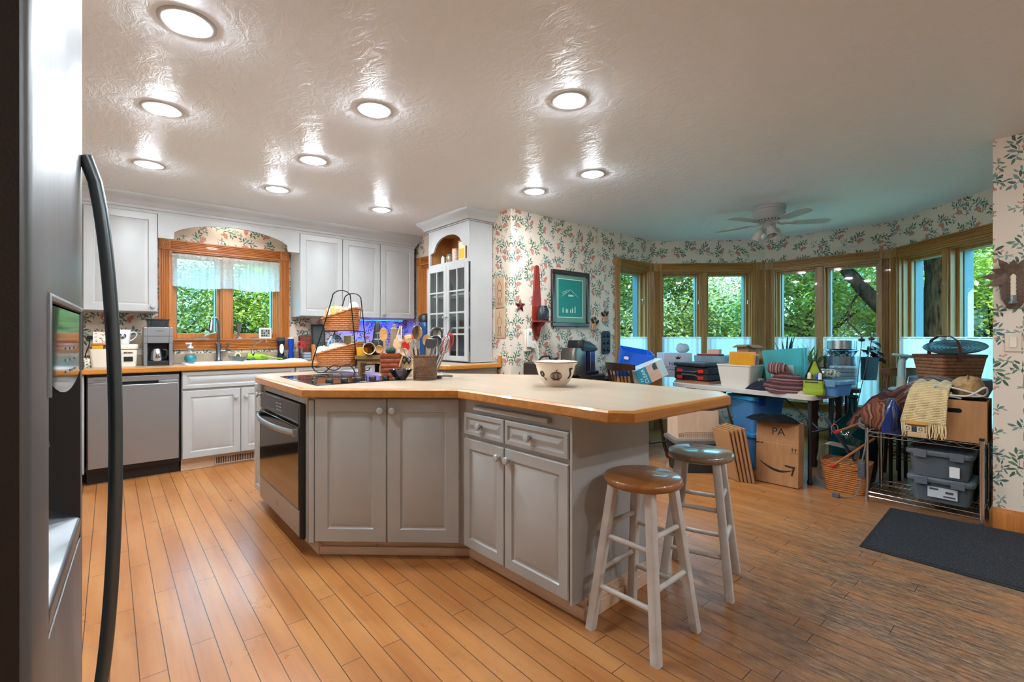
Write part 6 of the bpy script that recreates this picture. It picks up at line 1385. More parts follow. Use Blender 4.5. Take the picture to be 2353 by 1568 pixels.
solo(MB().box(-.12, .12, -.06, .06, 0, .018), 'red_tray', 'dark red flat lid lying on the clear craft bin', 'lid', mat('lid_red', '#7d1a24', .4), on_ft(1632, .40, T0+.2705), frz+.1, bevel=.004)
solo(MB().box(-.06, .06, -.03, .03, 0, .05), 'index_box', 'small pale pink box on the dark red lid', 'box', mat('pink_box', '#cba795', .6), on_ft(1642, .40, T0+.289), frz+.2, bevel=.003)
# white bin with gold board in it
p = on_ft(1701, .145); wb = thing('white_bin', 'white tapered plastic bin in the middle of the folding table front', 'bin', p, frz)
MB().tub(.275, .19, .335, .235, .20, .004, .02, 0, 4, .006).build('tub', mat('bin_white', '#d5cdc2', .4), wb)
gp = thing('gold_board', 'gold ribbed sheet with salmon edge standing up in the white bin', 'board', p + V((.0, .0, .030)), frz, rot=(R(-7), 0, frz))
MB().box(-.13, .13, -.004, .004, 0, .30).build('sheet', mat('salmon', '#d28a6a', .6), gp, bevel=.003); mb = MB()
for i in range(22): x = -.118 + .0112*i; mb.rod((x, -.006, .012), (x, -.006, .29), .0055, 6)
mb.build('ribbing', mat('gold', '#e0a020', .4), gp)
solo(MB().box(-.125, .125, -.008, .008, 0, .305), 'folder', 'pale folder standing in the white bin behind the gold sheet', 'folder', mat('pale_folder', '#cbb3a2', .7), p + V((.05, -.012, .005)) + V((0, 0, 0)), frz, rot=(R(-7), 0, frz))
pb = thing('paper_bag', 'brown paper bag with a cut handle right of the white bin', 'bag', on_ft(1759, .34), frz)
MB().loft([[(x, y, z) for x, y in rrect(.13*a, .10*b_, .008, 2)] for z, a, b_ in ((0, 1, 1), (.24, 1, .9), (.33, 1.02, .12))]).build('paper', mat('kraft', '#8a6a48', .9, var=('#795a3b', 14.)), pb); MB().ball((.015, -.021, .275), (.024, .004, .010), 14).build('handle_hole', DARK, pb)
# teal clear tote standing on end, striped scarf pile, dark and beige cloths
p = on_ft(1812, .30); TT = glassy('teal_clear', '#b8ecec', .2, .1, .32, '#86dcde')
tt = thing('storage_tote', 'large clear teal tote standing tilted behind the striped cloth', 'tote', p, frz+.30, rot=(0, R(-5), frz+.30))
MB().tub(.29, .24, .33, .27, .36, .004, .04).build('tub', TT, tt); MB().box(-.10, .08, -.136, -.1335, .08, .22).build('cloudy_panel', mat('cloudy', '#a3b7b8', .4), tt)
bag_in = solo(bag(.24, .19, .20, 31, 30, 16, .1), 'stuffed_bag', 'pale stuffed bag inside the teal tote', 'bag', mat('pale_stuff', '#9aa3a4', .9), p + V((0, 0, .012)), frz+.3)
SC_ = stripes('scarf', ['#3b2029', '#6a4446', '#4a262e', '#86685f', '#311a22', '#5a3338', '#75584f', '#42222c'], 2, .085, .95, .35)
p = on_ft(1806, .11); solo(heap(.40, .25, .185, 33, .3, 48, 16, 8., 1.8), 'striped_blanket', 'burgundy striped cloth slumped in front of the teal tote', 'blanket', SC_, p, frz)
solo(bag(.17, .11, .10, 35, 30, 14, .08), 'folded_scarf', 'folded pink and burgundy striped scarf on the striped pile', 'scarf', stripes('scarf_up', ['#6f4448', '#a08074', '#4a262e', '#8a6860', '#5c343a'], 0, .05, .95, .2), on_ft(1786, .10, T0+.145), frz+.15)
solo(heap(.30, .17, .075, 37, .5, 44, 12, 14.), 'dark_garment', 'crumpled navy-black garment at the front edge of the folding table', 'garment', mat('navy_cloth', '#17192a', .95), on_ft(1752, .095), frz)
solo(heap(.19, .12, .045, 39, .5, 40, 12, 14.), 'beige_cloth', 'crumpled beige cloth at the front right of the folding table', 'cloth', mat('beige_cloth', '#b9a48c', .95), on_ft(1833, .075), frz)
solo(MB().lathe([(.001, 0), (.028, 0), (.032, .06), (.028, .09), (.001, .092)], 16), 'plastic_cup', 'pale cup end between the white bin and the striped cloth', 'cup', mat('pale_cup', '#b7c0c2', .4), on_ft(1748, .20), frz)
# lime caddy bag
lb = thing('caddy_bag', 'lime green and black caddy bag at the right end of the folding table', 'bag', on_ft(1872, .10), frz+.15)
LIME = mat('lime_cloth', '#8fa62f', .85); w2 = .075
MB().loft([[(x, y, z) for x, y in rrect(.15+a, .10+a, .02)] for z, a in ((0, -.01), (.01, 0), (.045, .004), (.05, 0))]).build('base', LIME, lb); MB().loft([[(x, y, z) for x, y in rrect(.145, .095, .02)] for z in (.0505, .12)]).build('pouch', LIME, lb)
mb = MB(); mb.box(-.055, .04, -.0495, -.0478, .098, .106); mb.box(-.076, .076, -.0505, -.0478, .118, .128); mb.build('black_trim', BLK, lb)
MB().prism([(-.062, .128), (.062, .128), (.012, .27), (-.012, .27)], -.006, .006).build('gable_panel', LIME, lb)
mb = MB(); mb.tube([(-.066, -.008, .128), (-.014, -.008, .275), (.014, -.008, .275), (.066, -.008, .128)], .008, 8); mb.build('binding', BLK, lb)
for x, m in ((-.03, CREAM), (.022, mat('royal', '#0f3f9e', .25)), (.045, WHITE)): MB().lathe([(.001, .1205), (.014, .1205), (.014, .165), (.008, .178), (.001, .18)], 12, (x, -.025, 0)).build('tool', m, lb)
# blue clear tub overhanging the right end, craft packets
BCL = glassy('blue_clear', '#9fd6f2', .2, .1, .45, '#86c8f0')
bt = tote('blue clear tub with pale lid at the right end of the folding table', on_ft(1908, .22), frz-.05, .23, .24, .095, BCL, glassy('pale_clear', '#c6e2ee', .2, .15, .6, '#9cc6dc'))
solo(bag(.20, .11, .075, 41, 30, 12, .12), 'craft_packet', 'clear packet of floral craft pieces on the blue tub', 'packet', mat('floral_packet', '#b9b8ac', .3, var=('#4a5d52', 60., .5, .56), coat=.5), on_ft(1900, .25, T0+.127), frz)

# ---------------------------------------------------------------- dark dining table behind, with its clutter
DX, DXE, DY0, DY1, DZ = 4.86, 5.78, 1.42, 2.80, .76
dt = thing('dining_table', 'dark wooden dining table with turned legs behind the folding table', 'table', (0, 0, 0))
MB().box(DX, DXE, DY0, DY1, DZ-.03, DZ).build('table_top', mat('table_slate', '#2b3138', .3, coat=.3), dt, bevel=.006)
MB().box(DX+.08, DXE-.08, DY0+.08, DY1-.08, DZ-.12, DZ-.031).build('apron', DWOOD, dt)
for x in (DX+.09, DXE-.09):
    for y in (DY0+.09, DY1-.09): MB().lathe([(.001, 0), (.028, 0), (.03, .05), (.02, .08), (.034, .16), (.04, .30), (.028, .42), (.04, .46), (.03, .50), (.042, .54), (.042, DZ-.032), (.001, DZ-.032)], 18, (x, y, 0)).build('leg', DWOOD, dt)
D0 = DZ + .0005
def dpt(px, y): p = on_y(px, HOR, y); return p, p.x*cos(TH) + p.y*sin(TH)
def on_dt(px, d, z=D0): p = on_d(px, HOR, d); return V((p.x, p.y, z))
def dz(py, d): return CAMZ - (py - HOR)/FPX*d
CR = CAMR
hb_ = thing('ornament_box', 'white printed box with crown mark and script lettering left of the tool case', 'box', on_dt(1549, 5.25), CR + .05)
MB().box(-.155, .155, -.11, .11, 0, .26).build('carton', mat('carton_grey', '#b7bcc9', .6), hb_, bevel=.002)
text('Hallmark', .055, INK, hb_, (.0, -.1106, .145), FRONT); text('keepsake ornament', .026, INK, hb_, (.0, -.1106, .085), FRONT); text('90', .06, INK, hb_, (.05, -.1106, .04), FRONT)
MB().box(-.155, .155, -.1108, -.1101, .108, .111).build('rule', INK, hb_); mb = MB(); mb.prism([(-.022, .195), (.022, .195), (.028, .225), (.012, .21), (0, .232), (-.012, .21), (-.028, .225)], -.1112, -.1101); mb.build('crown_mark', INK, hb_)
MB().box(.156, .1575, -.06, .06, .17, .21).build('handle_hole', BLK, hb_)
solo(bag(.15, .12, .10, 51), 'ribbon_roll', 'pale roll of ribbon standing on the crown-marked carton', 'roll', mat('pale_roll', '#a9b9c2', .6), on_dt(1568, 5.3, D0+.2605), CR)
solo(MB().prism([(-.09, 0), (.10, 0), (-.07, .13)], -.004, .004), 'card_wedge', 'grey triangular card leaning up between the carton and the craft bin', 'card', mat('card_grey', '#8f9298', .7), on_dt(1606, 5.05, D0+.21) if 0 else on_dt(1612, 5.3, D0), CR, rot=(0, 0, CR))
gt_ = tote('long aqua clear tote under the opened little carton', on_dt(1706, 5.0), CR+.1, .36, .26, .21, glassy('aqua_clear', '#9fdbe6', .2, .1, .5, '#5fb4c6'), glassy('pale_clear', '#c6e2ee', .2, .15, .6, '#9cc6dc'))
box_open('small_carton', 'little opened cardboard carton with flaps up on the aqua tote', .17, .13, .11, on_dt(1718, 5.0, D0+.2415), CR+.5)
solo(MB().prism([(-.16, 0), (.06, 0), (.10, .17), (.02, .16)], -.05, .05), 'grey_bag', 'purple-grey slanted bag beside the little opened carton', 'bag', mat('mauve', '#6c6a7c', .8), on_dt(1683, 5.22, D0+.0) + V((0, 0, .215)) if 0 else on_dt(1668, 5.30, D0), CR, bevel=.01)
solo(MB().tub(.10, .10, .12, .12, .25, .004, .02), 'white_canister', 'white plastic canister right of the little opened carton', 'canister', mat('ice_white', '#bcd6de', .4), on_dt(1748, 5.2), CR)
wp = thing('slow_cooker', 'white oval roaster with glass lid among the clutter left of the spiky plant', 'cooker', on_dt(1785, 5.05), CR)
MB().lathe([(.001, 0), (.10, 0), (.13, .06), (.14, .19), (.145, .195), (.12, .195), (.001, .19)], 28, sx=1.15, sy=.8).build('pot', mat('pot_white', '#cfd3d3', .3), wp); MB().lathe([(.15, .1955), (.14, .21), (.09, .235), (.03, .245), (.001, .246)], 28, sx=1.15, sy=.8).build('lid', glassy('lid_grey', '#aeb9bd', .3, .08, .4, '#8f999d'), wp)
solo(MB().box(-.11, .11, -.06, .06, 0, .06), 'snow_globe_box', 'blue and white patterned box in front of the roaster', 'box', mat('snow_box', '#8fa9b0', .5, var=('#dfe8ea', 50.)), on_dt(1765, 4.83), CR, bevel=.004)
# plants
def plant(name, label, loc, pot_m, pot, blades, m, rx2=.10):
    t = thing(name, label, 'plant', loc); MB().lathe([(.001, 0), (pot*.7, 0), (pot, pot*1.5), (pot*.9, pot*1.5), (pot*.85, pot*1.3), (.001, pot*1.3)], 20).build('pot', pot_m, t); z0 = pot*1.3
    for (a, out, h_, wd, dr) in blades:
        d = V((cos(a), sin(a), 0)); n_ = V((-d.y, d.x, 0)); L = []
        for i in range(8):
            u = i/7; c = d*(.02 + out*u**1.4) + V((0, 0, z0 + h_*(u - dr*u*u))); ww = wd*(1-u)**.6*(.5+min(1, u*4)*.5) + .0005; L.append([c - n_*ww, c + d*.0015 - V((0, 0, .001)), c + n_*ww, c + V((0, 0, .0015))])
        mb = MB(); mb.loft(L); mb.build('leaf', m, t)
    return t
rp = random.Random(5)
plant('spiky_plant', 'dark spiky sansevieria-like plant behind the teal tote', on_dt(1806, 5.25), mat('pot_dark', '#30353a', .5), .08, [(rp.uniform(0, tau), rp.uniform(.02, .16), rp.uniform(.20, .40), .016, .05) for i in range(13)], mat('dark_leaf', '#1f4138', .5, var=('#12261f', (40, 40, 40))))
plant('grassy_plant', 'bushy plant with many arching narrow leaves left of the metal tins', on_dt(1872, 4.85), mat('pot_brown', '#4a2f22', .6), .085, [(rp.uniform(0, tau), rp.uniform(.08, .24), rp.uniform(.18, .36), .006, rp.uniform(.2, .75)) for i in range(60)], mat('grass_leaf', '#4a6a35', .5, var=('#7f8f55', (20, 20, 20))))
plant('orchid_plant', 'broad-leaved plant with one bright green leaf against the bay window', on_dt(1852, 5.22), mat('pot_dark', '#30353a', .5), .07, [(rp.uniform(0, tau), rp.uniform(.06, .16), rp.uniform(.24, .36), .024, .25) for i in range(6)], mat('bright_leaf', '#5f9a2c', .45))
rc_ = thing('rice_cooker', 'small white cooker with domed lid behind the lime caddy', 'cooker', on_dt(1862, 4.55), CR); MB().lathe([(.001, 0), (.06, 0), (.075, .06), (.076, .10), (.001, .10)], 26).build('pot', mat('pot_white', '#cfd3d3', .3), rc_); l_ = MB().lathe([(.078, .1005), (.072, .125), (.04, .145), (.001, .15)], 26).build('lid', mat('pot_white', '#cfd3d3', .3), rc_); MB().tube([(.02*cos(a), 0, .15+.018*sin(a)) for a in [pi*i/8 for i in range(9)]], .004, 6).build('lid_handle', DULLM, l_)
# stacked tins and jars
TIN = mat('tin', '#a9b0b5', .25, 1.); td = 4.72; tx = on_dt(1934, td)
def tin(label, z, r, h, m=TIN, band=True):
    t = thing('cake_tin', label, 'tin', (tx.x, tx.y, z)); MB().lathe([(.001, 0), (r, 0), (r, h), (r-.004, h), (r-.004, .004), (.001, .003)] if band == 2 else [(.001, 0), (r, 0), (r, h-.012), (r+.003, h-.012), (r+.003, h), (.001, h)], 44).build('tin_body', m, t, sharp=40); return t
za = D0
tin('lower wide metal cake tin of the stack by the bay window', za, .155, .17); tin('upper wide metal cake tin, second of the stack', za+.1705, .155, .075)
b = thing('glass_dish', 'dark floral casserole dish between the metal tins', 'dish', (tx.x, tx.y, za+.246)); MB().lathe([(.001, 0), (.10, 0), (.13, .05), (.145, .058), (.14, .06), (.12, .052), (.001, .010)], 40).build('dish_body', mat('floral_dish', '#27424e', .2, var=('#9dbcc4', 45., .5, .58), coat=.5), b)
MB().box(-.185, -.138, -.03, .03, .052, .060).build('handle', mat('floral_dish', '#27424e', .2), b); MB().box(.138, .185, -.03, .03, .052, .060).build('handle', mat('floral_dish', '#27424e', .2), b)
t_ = tin('topmost metal springform tin, tilted on the floral dish', za+.310, .125, .085, TIN, 2); t_.rotation_euler = (0, R(4), .3)
sx_ = on_dt(1938, 4.30)
sjt = thing('bead_tower', 'stack of clear round bead jars in front of the metal tins', 'jar stack', (sx_.x, sx_.y, D0-.0) if 0 else (sx_.x, sx_.y, .0))
MB().lathe([(.001, 0), (.012, 0), (.012, .71), (.001, .71)], 10).build('core', CLEAR, sjt) if 0 else None
for i in range(5): MB().lathe([(.001, .735+.036*i), (.10-.0*i, .735+.036*i), (.105, .74+.036*i), (.105, .768+.036*i), (.001, .7695+.036*i)], 26).build('jar', FROST, sjt)
MB().lathe([(.108, .9165), (.102, .93), (.001, .932)], 26).build('lid', mat('bead_lid', '#b9c2c4', .4, var=('#5b6468', 60.)), sjt)
sst = thing('plant_stool', 'low dark stand supporting the bead jars between the two tables', 'stool', (sx_.x, sx_.y, 0)); MB().lathe([(.001, .70), (.13, .70), (.13, .734), (.001, .734)], 24).build('seat', DWOOD, sst)
for i in range(3): a = tau*i/3; MB().rod((.11*cos(a), .11*sin(a), 0), (.08*cos(a), .08*sin(a), .6995), .014).build('leg', DWOOD, sst)
pb_ = thing('planter_box', 'black square planter with dark glossy leaves at the end of the dining table', 'plant', on_dt(1990, 4.82), CR); MB().tub(.13, .13, .16, .16, .23, .005, .01).build('pot', mat('planter_navy', '#141c28', .4), pb_)
for i in range(11):
    a, zz, o_ = rp.uniform(0, tau), rp.uniform(.22, .42), rp.uniform(.02, .10); MB().loft([[(x*w_*cos(a) + u*.11*cos(a+1.2)+o_*cos(a), x*w_*sin(a) + u*.11*sin(a+1.2)+o_*sin(a), zz - .07*u*u + dz_) for x in (-1, 1)] + [(u*.11*cos(a+1.2)+o_*cos(a), u*.11*sin(a+1.2)+o_*sin(a), zz - .07*u*u + dz_ + .004)] for u, w_, dz_ in ((0, .01, 0), (.3, .035, 0), (.7, .03, 0), (1, .004, 0))]).build('leaf', mat('black_leaf', '#20262b', .2, coat=.6), pb_)
    MB().rod((.01*cos(a), .01*sin(a), .15), (o_*cos(a), o_*sin(a), zz), .003, 6).build('stem', mat('stem_dark', '#2b241f', .6), pb_) if i % 2 else None

# ---------------------------------------------------------------- chairs
def windsor(label, loc, rz, m=DWOOD, hb=.92):
    t = thing('windsor_chair', label, 'chair', loc, rz)
    MB().loft([[(x*(1+k), y*(1+k), z) for x, y in rrect(.42, .40, .12, 6)] for z, k in ((.42, -.06), (.435, 0), (.455, 0), (.46, -.04))]).build('seat', m, t)
    for sx in (-1, 1):
        for sy in (-1, 1): MB().tube([(sx*.20, sy*.19, 0), (sx*.175, sy*.165, .15), (sx*.165, sy*.155, .25), (sx*.145, sy*.13, .4195)], [.013, .019, .014, .018], 10).build('leg', m, t)
        MB().tube([(sx*.19, -.18, .16), (sx*.19, .18, .16)], [.010, .010], 8).build('stretcher', m, t)
        MB().tube([(sx*.17, .16, .4605), (sx*.185, .21, .7), (sx*.19, .245, hb-.04)], [.014, .017, .013], 10).build('back_post', m, t)
    MB().tube([(-.19, 0, .16), (.19, 0, .16)], .010, 8).build('stretcher', m, t)
    for i in range(5): x = -.11+.055*i; MB().tube([(x, .165, .4605), (x*1.08, .215, .7), (x*1.12, .245, hb-.06)], .007, 8).build('spindle', m, t)
    MB().loft([[(x, .235 + .045*(1-(x/.24)**2) + dy, hb + dz_*(1 - .35*(x/.24)**2)) for dy, dz_ in ((-.01, -.06), (.01, -.06), (.014, .02), (-.006, .02))] for x in [-.24+.48*i/12 for i in range(13)]]).build('crest_rail', m, t)
    return t
cpos = on_z(1518, 1066, 0)
windsor('dark wooden spindle chair left of the folding table, carrying a cardboard box', (4.09, 2.81, 0), CR + R(112))
windsor('brown spindle-back chair facing the bay window behind the wire shelf', (5.67, 1.12, 0), R(139), wood('brown_wood', '#5d3a20', '#8a5a30', 0, .35), .90)
SEATZ = .4605
cbx = box_open('cardboard_box', 'large brown cardboard box with bent flaps holding the blue bin', .42, .26, .345, (4.10, 2.86, SEATZ), CR, CARD, .005, False)
blb = thing('blue_bin', 'bright blue plastic bin with cut-out handle tilted in the cardboard box', 'bin', (4.10, 2.93, .77), CR, rot=(R(14), R(10), CR))
MB().tub(.27, .18, .33, .23, .30, .005, .03).build('tub', BLUEP, blb); MB().loft([[(x-.115, -.1175+(.002 if y > 0 else -.0016), .235+y) for x, y in rrect(.045, .028, .008)] for _ in (0,)] + [[(x-.115, -.1125, .235+y) for x, y in rrect(.045, .028, .008)]]).build('handle_hole', WHITE, blb)
cl_ = thing('storage_carton', 'white and teal carton reading CLEAR tilted at the front of the brown box', 'box', (4.085, 2.66, .775), CR, rot=(0, R(-24), CR+.12))
MB().box(-.16, .14, -.10, .10, 0, .17).build('carton', mat('carton_white', '#b9d3d6', .5), cl_, bevel=.002)
MB().box(-.1605, -.045, -.1008, -.1001, .0, .17).build('teal_panel', mat('carton_teal', '#128ca6', .5), cl_); MB().box(-.045, .07, -.1008, -.1001, .0, .17).build('photo_panel', mat('carton_photo', '#cfae98', .5), cl_)
text('CLEAR', .05, WHITE, cl_, (-.085, -.1012, .085), (pi/2, R(-90), 0)); text('2.5', .032, WHITE, cl_, (-.128, -.1012, .06), (pi/2, R(-90), 0))
MB().prism([(.02, .10), (.06, .10), (.06, .165), (.035, .165), (.015, .14)], -.1014, -.1009).build('photo_bin', mat('carton_dark', '#33505c', .5), cl_)

# ---------------------------------------------------------------- under the folding table
p, q = V((3.799, 2.215)), V((4.07, 1.984)); l3, r3, L3 = frame_of(p, q)
tz_ = thing('storage_tote', 'dark grey lidded tote on the floor under the moving box', 'tote', ((p.x+q.x)/2 + .12*cos(TH)+.0, (p.y+q.y)/2 + .13*sin(TH), 0), r3)
MB().tub(.34, .26, .385, .31, .27, .004, .03).build('tub', mat('tote_dark', '#202328', .5), tz_); MB().loft([[(x, y, z) for x, y in rrect(.385+a, .31+a, .04)] for a, z in ((.03, .262), (.036, .27), (.036, .295), (0, .302))]).build('lid', mat('tote_lid', '#6d6a66', .5), tz_)
mvb = thing('moving_box', 'white file box marked 703 with a grid of squares, on the grey tote', 'box', ((p.x+q.x)/2 + .13*cos(TH), (p.y+q.y)/2 + .13*sin(TH), .3025), r3)
w3, d3, h3 = .36, .27, .245; mb = MB(); th_ = .005
mb.box(-w3/2, w3/2, -d3/2, d3/2, 0, th_); mb.box(-w3/2, w3/2, -d3/2, -d3/2+th_, th_, h3); mb.box(-w3/2, w3/2, d3/2-th_, d3/2, th_, h3); mb.box(-w3/2, -w3/2+th_, -d3/2+th_, d3/2-th_, th_, h3); mb.build('box_body', CARDP, mvb)
MB().box(w3/2-th_, w3/2, -d3/2+th_, d3/2-th_, th_, h3).build('side_panel', CARD, mvb); MB().box(w3/2+.0003, w3/2+.0012, -d3/2, -d3/2+.06, .05, h3-.01).build('tape_strip', mat('packing_tape', '#b7b3ae', .3), mvb)
text('703', .033, INK, mvb, (-w3/2+.033, -d3/2-.0006, .025), FRONT); text('Bankers Box', .0085, INK, mvb, (-w3/2+.033, -d3/2-.0006, .047), FRONT)
mb = MB()
for j in range(4): z = .012+.0145*j; mb.box(-w3/2+.065, w3/2-.015, -d3/2-.0009, -d3/2-.0002, z, z+.0012)
for i in range(16): x = -w3/2+.065+.0187*i; mb.box(x, x+.0012, -d3/2-.0009, -d3/2-.0002, .012, .0567)
mb.build('printed_grid', INK, mvb)
solo(bag(.26, .20, .20, 61), 'dark_bundle', 'dark rolled bundle in the white file box', 'bundle', mat('umber', '#33231a', .9), mvb.location + V((0, 0, .06)), r3)
solo(heap(.30, .14, .07, 63, .5), 'blue_tarp', 'scrap of bright blue plastic behind the white file box', 'tarp', mat('tarp_blue', '#1a4fa8', .4), mvb.location + V((.28*cos(TH), .28*sin(TH), .20)) if 0 else on_d(1700, HOR, 4.72) * V((1, 1, 0)) if 0 else V((4.47, 2.28, .0)), r3)
for i, (z, l) in enumerate(((0., 'lower blue clear bin under the folding table behind the boxes'), (.33, 'upper blue clear bin with dark blue latch under the folding table'))):
    c = on_d(1738, HOR, 4.42); t = thing('storage_tote', l, 'tote', (c.x, c.y, z), CR+.25); MB().tub(.30, .26, .36, .30, .28, .004, .03, 0, 4, .008).build('tub', glassy('blue_clear', '#9fd6f2', .2, .1, .45, '#86c8f0'), t)
    MB().loft([[(x, y, zz) for x, y in rrect(.40, .34, .03)] for zz in (.293, .3285)]).build('lid', mat('blue_lid', '#2c8fc4', .35), t, bevel=.004); MB().box(-.14, -.06, -.182, -.1705, .25, .325).build('latch', mat('latch_navy', '#12408f', .35), t, bevel=.003)
# parcel with smile arrow and PA
pa, pb = on_z(1738, 1106, 0), on_z(1836, 1127, 0); la, ra, La = frame_of(pa, pb)
am = thing('parcel_box', 'tall brown parcel box marked PA with a curved smile arrow under the folding table', 'box', (pa.x+.012*cos(TH), pa.y+.012*sin(TH), 0), ra, rot=(R(-2.5), 0, ra))
ah, ad = .51, .13
MB().box(0, La, 0, ad, .006, ah).build('carton', CARD, am, bevel=.002); MB().box(.0, La-.002, -.0012, -.0002, ah*.655, ah*.658).build('seam', mat('seam_tan', '#d3ab80', .8), am)
text('PA', .085, INK, am, (La*.53, -.0006, ah*.84), FRONT)
sm = []; 
for i in range(21): u = i/20; sm.append((La*(.10+.76*u), ah*(.34 - .115*sin(pi*(u*.86+.0))**1.0 - .025*u)))
up = [(x, z + .0035 + .016*sin(pi*i/20)) for i, (x, z) in enumerate(sm)]
MB().prism(sm + up[::-1], -.0012, -.0003).build('smile_mark', INK, am)
ex, ez = sm[-1]; MB().prism([(ex-.055, ez+.038), (ex+.022, ez+.034), (ex+.004, ez-.042), (ex-.008, ez-.040), (ex+.004, ez+.020), (ex-.05, ez+.024)], -.0014, -.0003).build('smile_arrow', INK, am)
mb = MB()
for x in (La-.045, La-.022): mb.box(x-.002, x+.002, -.0012, -.0003, ah*.545, ah*.60); mb.prism([(x-.008, ah*.59), (x+.008, ah*.59), (x, ah*.62)], -.0012, -.0003)
mb.box(La-.058, La-.009, -.0012, -.0003, ah*.53, ah*.534); mb.build('this_way_up_arrows', INK, am)
mb = MB(); mb.box(.0, .025, -.0012, -.0003, ah*.628, ah*.642); mb.box(.035, .039, -.0012, -.0003, ah*.62, ah*.65); mb.box(.045, .052, -.0012, -.0003, ah*.628, ah*.65); mb.build('small_print', INK, am)
bb_ = am.location + V((.06*cos(TH)-.0, .06*sin(TH), 0)); cc = V(((pa.x+pb.x)/2 + .075*cos(TH), (pa.y+pb.y)/2 + .075*sin(TH), ah+.004))
solo(heap(.42, .24, .055, 71, .5, 40, 12, 6., 3.0), 'bin_liner', 'glossy black bag lying on top of the smile-marked parcel', 'bag', mat('bin_bag', '#070708', .75, spec=.2), cc, ra)
# flattened cartons leaning in a row, dark framed picture behind them
f0 = on_z(1737, 1113, 0); dirv = V((cos(CR), sin(CR), 0)); aw = V((cos(TH), sin(TH), 0))
for i in range(5):
    base = f0 - dirv*(.012 + .025*i) + aw*(.014*i)
    b = solo(MB().box(-.006, .006, 0, .26 - .01*i, .0, .46 - .008*i), 'flattened_carton', 'flattened brown carton leaning left beside the parcel, one of a row', 'carton', [CARD, mat('carton_b', '#a87a4f', .85), CARD][i % 3], base + V((0, 0, .004)), CR + .18, 'flattened cartons by the parcel', rot=(0, R(-11 - .4*i), CR+.18), bevel=.002)
fpb = f0 - dirv*.06 + aw*.30
b = thing('framed_picture', 'small dark-framed picture leaning behind the flattened cartons', 'picture', fpb + V((0, 0, .0)), CR, rot=(R(-8), R(-12), CR)); MB().box(-.10, .13, 0, .018, .0, .58).build('frame', mat('dark_frame', '#2a1512', .4), b, bevel=.003); MB().box(-.08, .11, -.0012, -.0002, .02, .56).build('print', mat('slate_print2', '#6d7876', .4, var=('#2f5a5c', 12., .5, .6)), b)

# ---------------------------------------------------------------- behind the shelf: drum stand, picnic basket, tray, pale lamp
pc = on_d(2180, HOR, 3.92)
ds = thing('drum_table', 'grey-purple drum table with scalloped rim under the picnic basket', 'table', (pc.x, pc.y, 0))
mb = MB(); LP = []
for z, r, sc in ((0, .20, 0), (.05, .21, 0), (.66, .21, .0), (.70, .22, .008), (.78, .245, .014), (.83, .25, .008), (.858, .255, 0)): LP.append([((r + sc*cos(18*a))*cos(a), (r + sc*cos(18*a))*sin(a), z) for a in [tau*i/90 for i in range(90)]])
mb.loft(LP); mb.build('drum', mat('drum_purple', '#5b5a70', .5, var=('#77768a', (40, 40, 14))), ds)
pk = thing('picnic_basket', 'brown woven picnic basket with bentwood handle in front of the right bay window', 'basket', (pc.x, pc.y, .859), CR+.06)
PKB = wicker('picnic_weave', '#b5784e', '#8f5a3a', 36., 17., 1.)
MB().tub(.34, .24, .395, .29, .185, .006, .03).build('woven_body', PKB, pk); MB().tub(.399, .294, .401, .296, .022, .01, .03, .173).build('rim_band', mat('bent_wood', '#6b3f28', .45), pk)
hp = [(-.06, -.152, .14), (-.06, -.152, .24), (-.06, -.13, .31), (-.045, -.06, .345), (-.03, .06, .345), (-.02, .13, .31), (-.02, .152, .24), (-.02, .152, .14)]
P = cord(hp, .017); P2 = MB(); P2.tube([V(p) for p in hp], .0155, 10, sx=.35); P2.build('bent_handle', mat('bent_wood', '#6b3f28', .45), pk)
tr = thing('oval_tray', 'grey oval tray with ringed pattern lying on the picnic basket', 'tray', V((pc.x, pc.y, .859+.245)) + dirv*.05, CR, rot=(R(19), R(-7), CR))
mb = MB(); mb.lathe([(.001, 0), (.22, 0), (.245, .014), (.24, .018), (.215, .006), (.001, .005)], 48, sy=.58); mb.build('tray_body', mat('pewter_teal', '#3f5250', .55), tr)
for r in (.04, .07, .10, .13, .16, .19): MB().tube([(r*cos(a), r*.58*sin(a), .0065) for a in [tau*i/40 for i in range(40)]], .003, 6, True).build('ring', mat('tray_dark', '#20302f', .4), tr)
pl_ = on_d(2072, HOR, 4.12); so = thing('side_stool', 'small dark stool carrying the pale blue lamp', 'stool', (pl_.x, pl_.y, 0)); MB().lathe([(.001, .70), (.15, .70), (.15, .735), (.001, .735)], 24).build('seat', DWOOD, so)
for i in range(4): a = tau*i/4+.4; MB().rod((.12*cos(a), .12*sin(a), 0), (.09*cos(a), .09*sin(a), .6995), .014).build('leg', DWOOD, so)
pl = thing('desk_lamp', 'pale blue plastic desk lamp with bent neck and flat oval head', 'lamp', (pl_.x, pl_.y, .7355), CR); PLM = mat('pale_aqua', '#a9c9cc', .4)
MB().lathe([(.001, 0), (.10, 0), (.102, .012), (.08, .022), (.001, .024)], 32, sy=.8).build('base', PLM, pl); MB().lathe([(.001, .0245), (.036, .0245), (.034, .11), (.001, .11)], 24).build('lower_column', mat('pale_ivory', '#c2c4b0', .4), pl)
MB().tube([(0, 0, .1105), (0, 0, .22), (.004, -.002, .26), (.02, -.008, .285), (.035, -.012, .295)], [.030, .028, .026, .024, .02], 18).build('neck', PLM, pl); MB().lathe([(.001, .0), (.09, .0), (.10, .010), (.09, .022), (.001, .026)], 36, (.015, -.01, .285), ry(R(8)), sy=.75).build('head', PLM, pl)
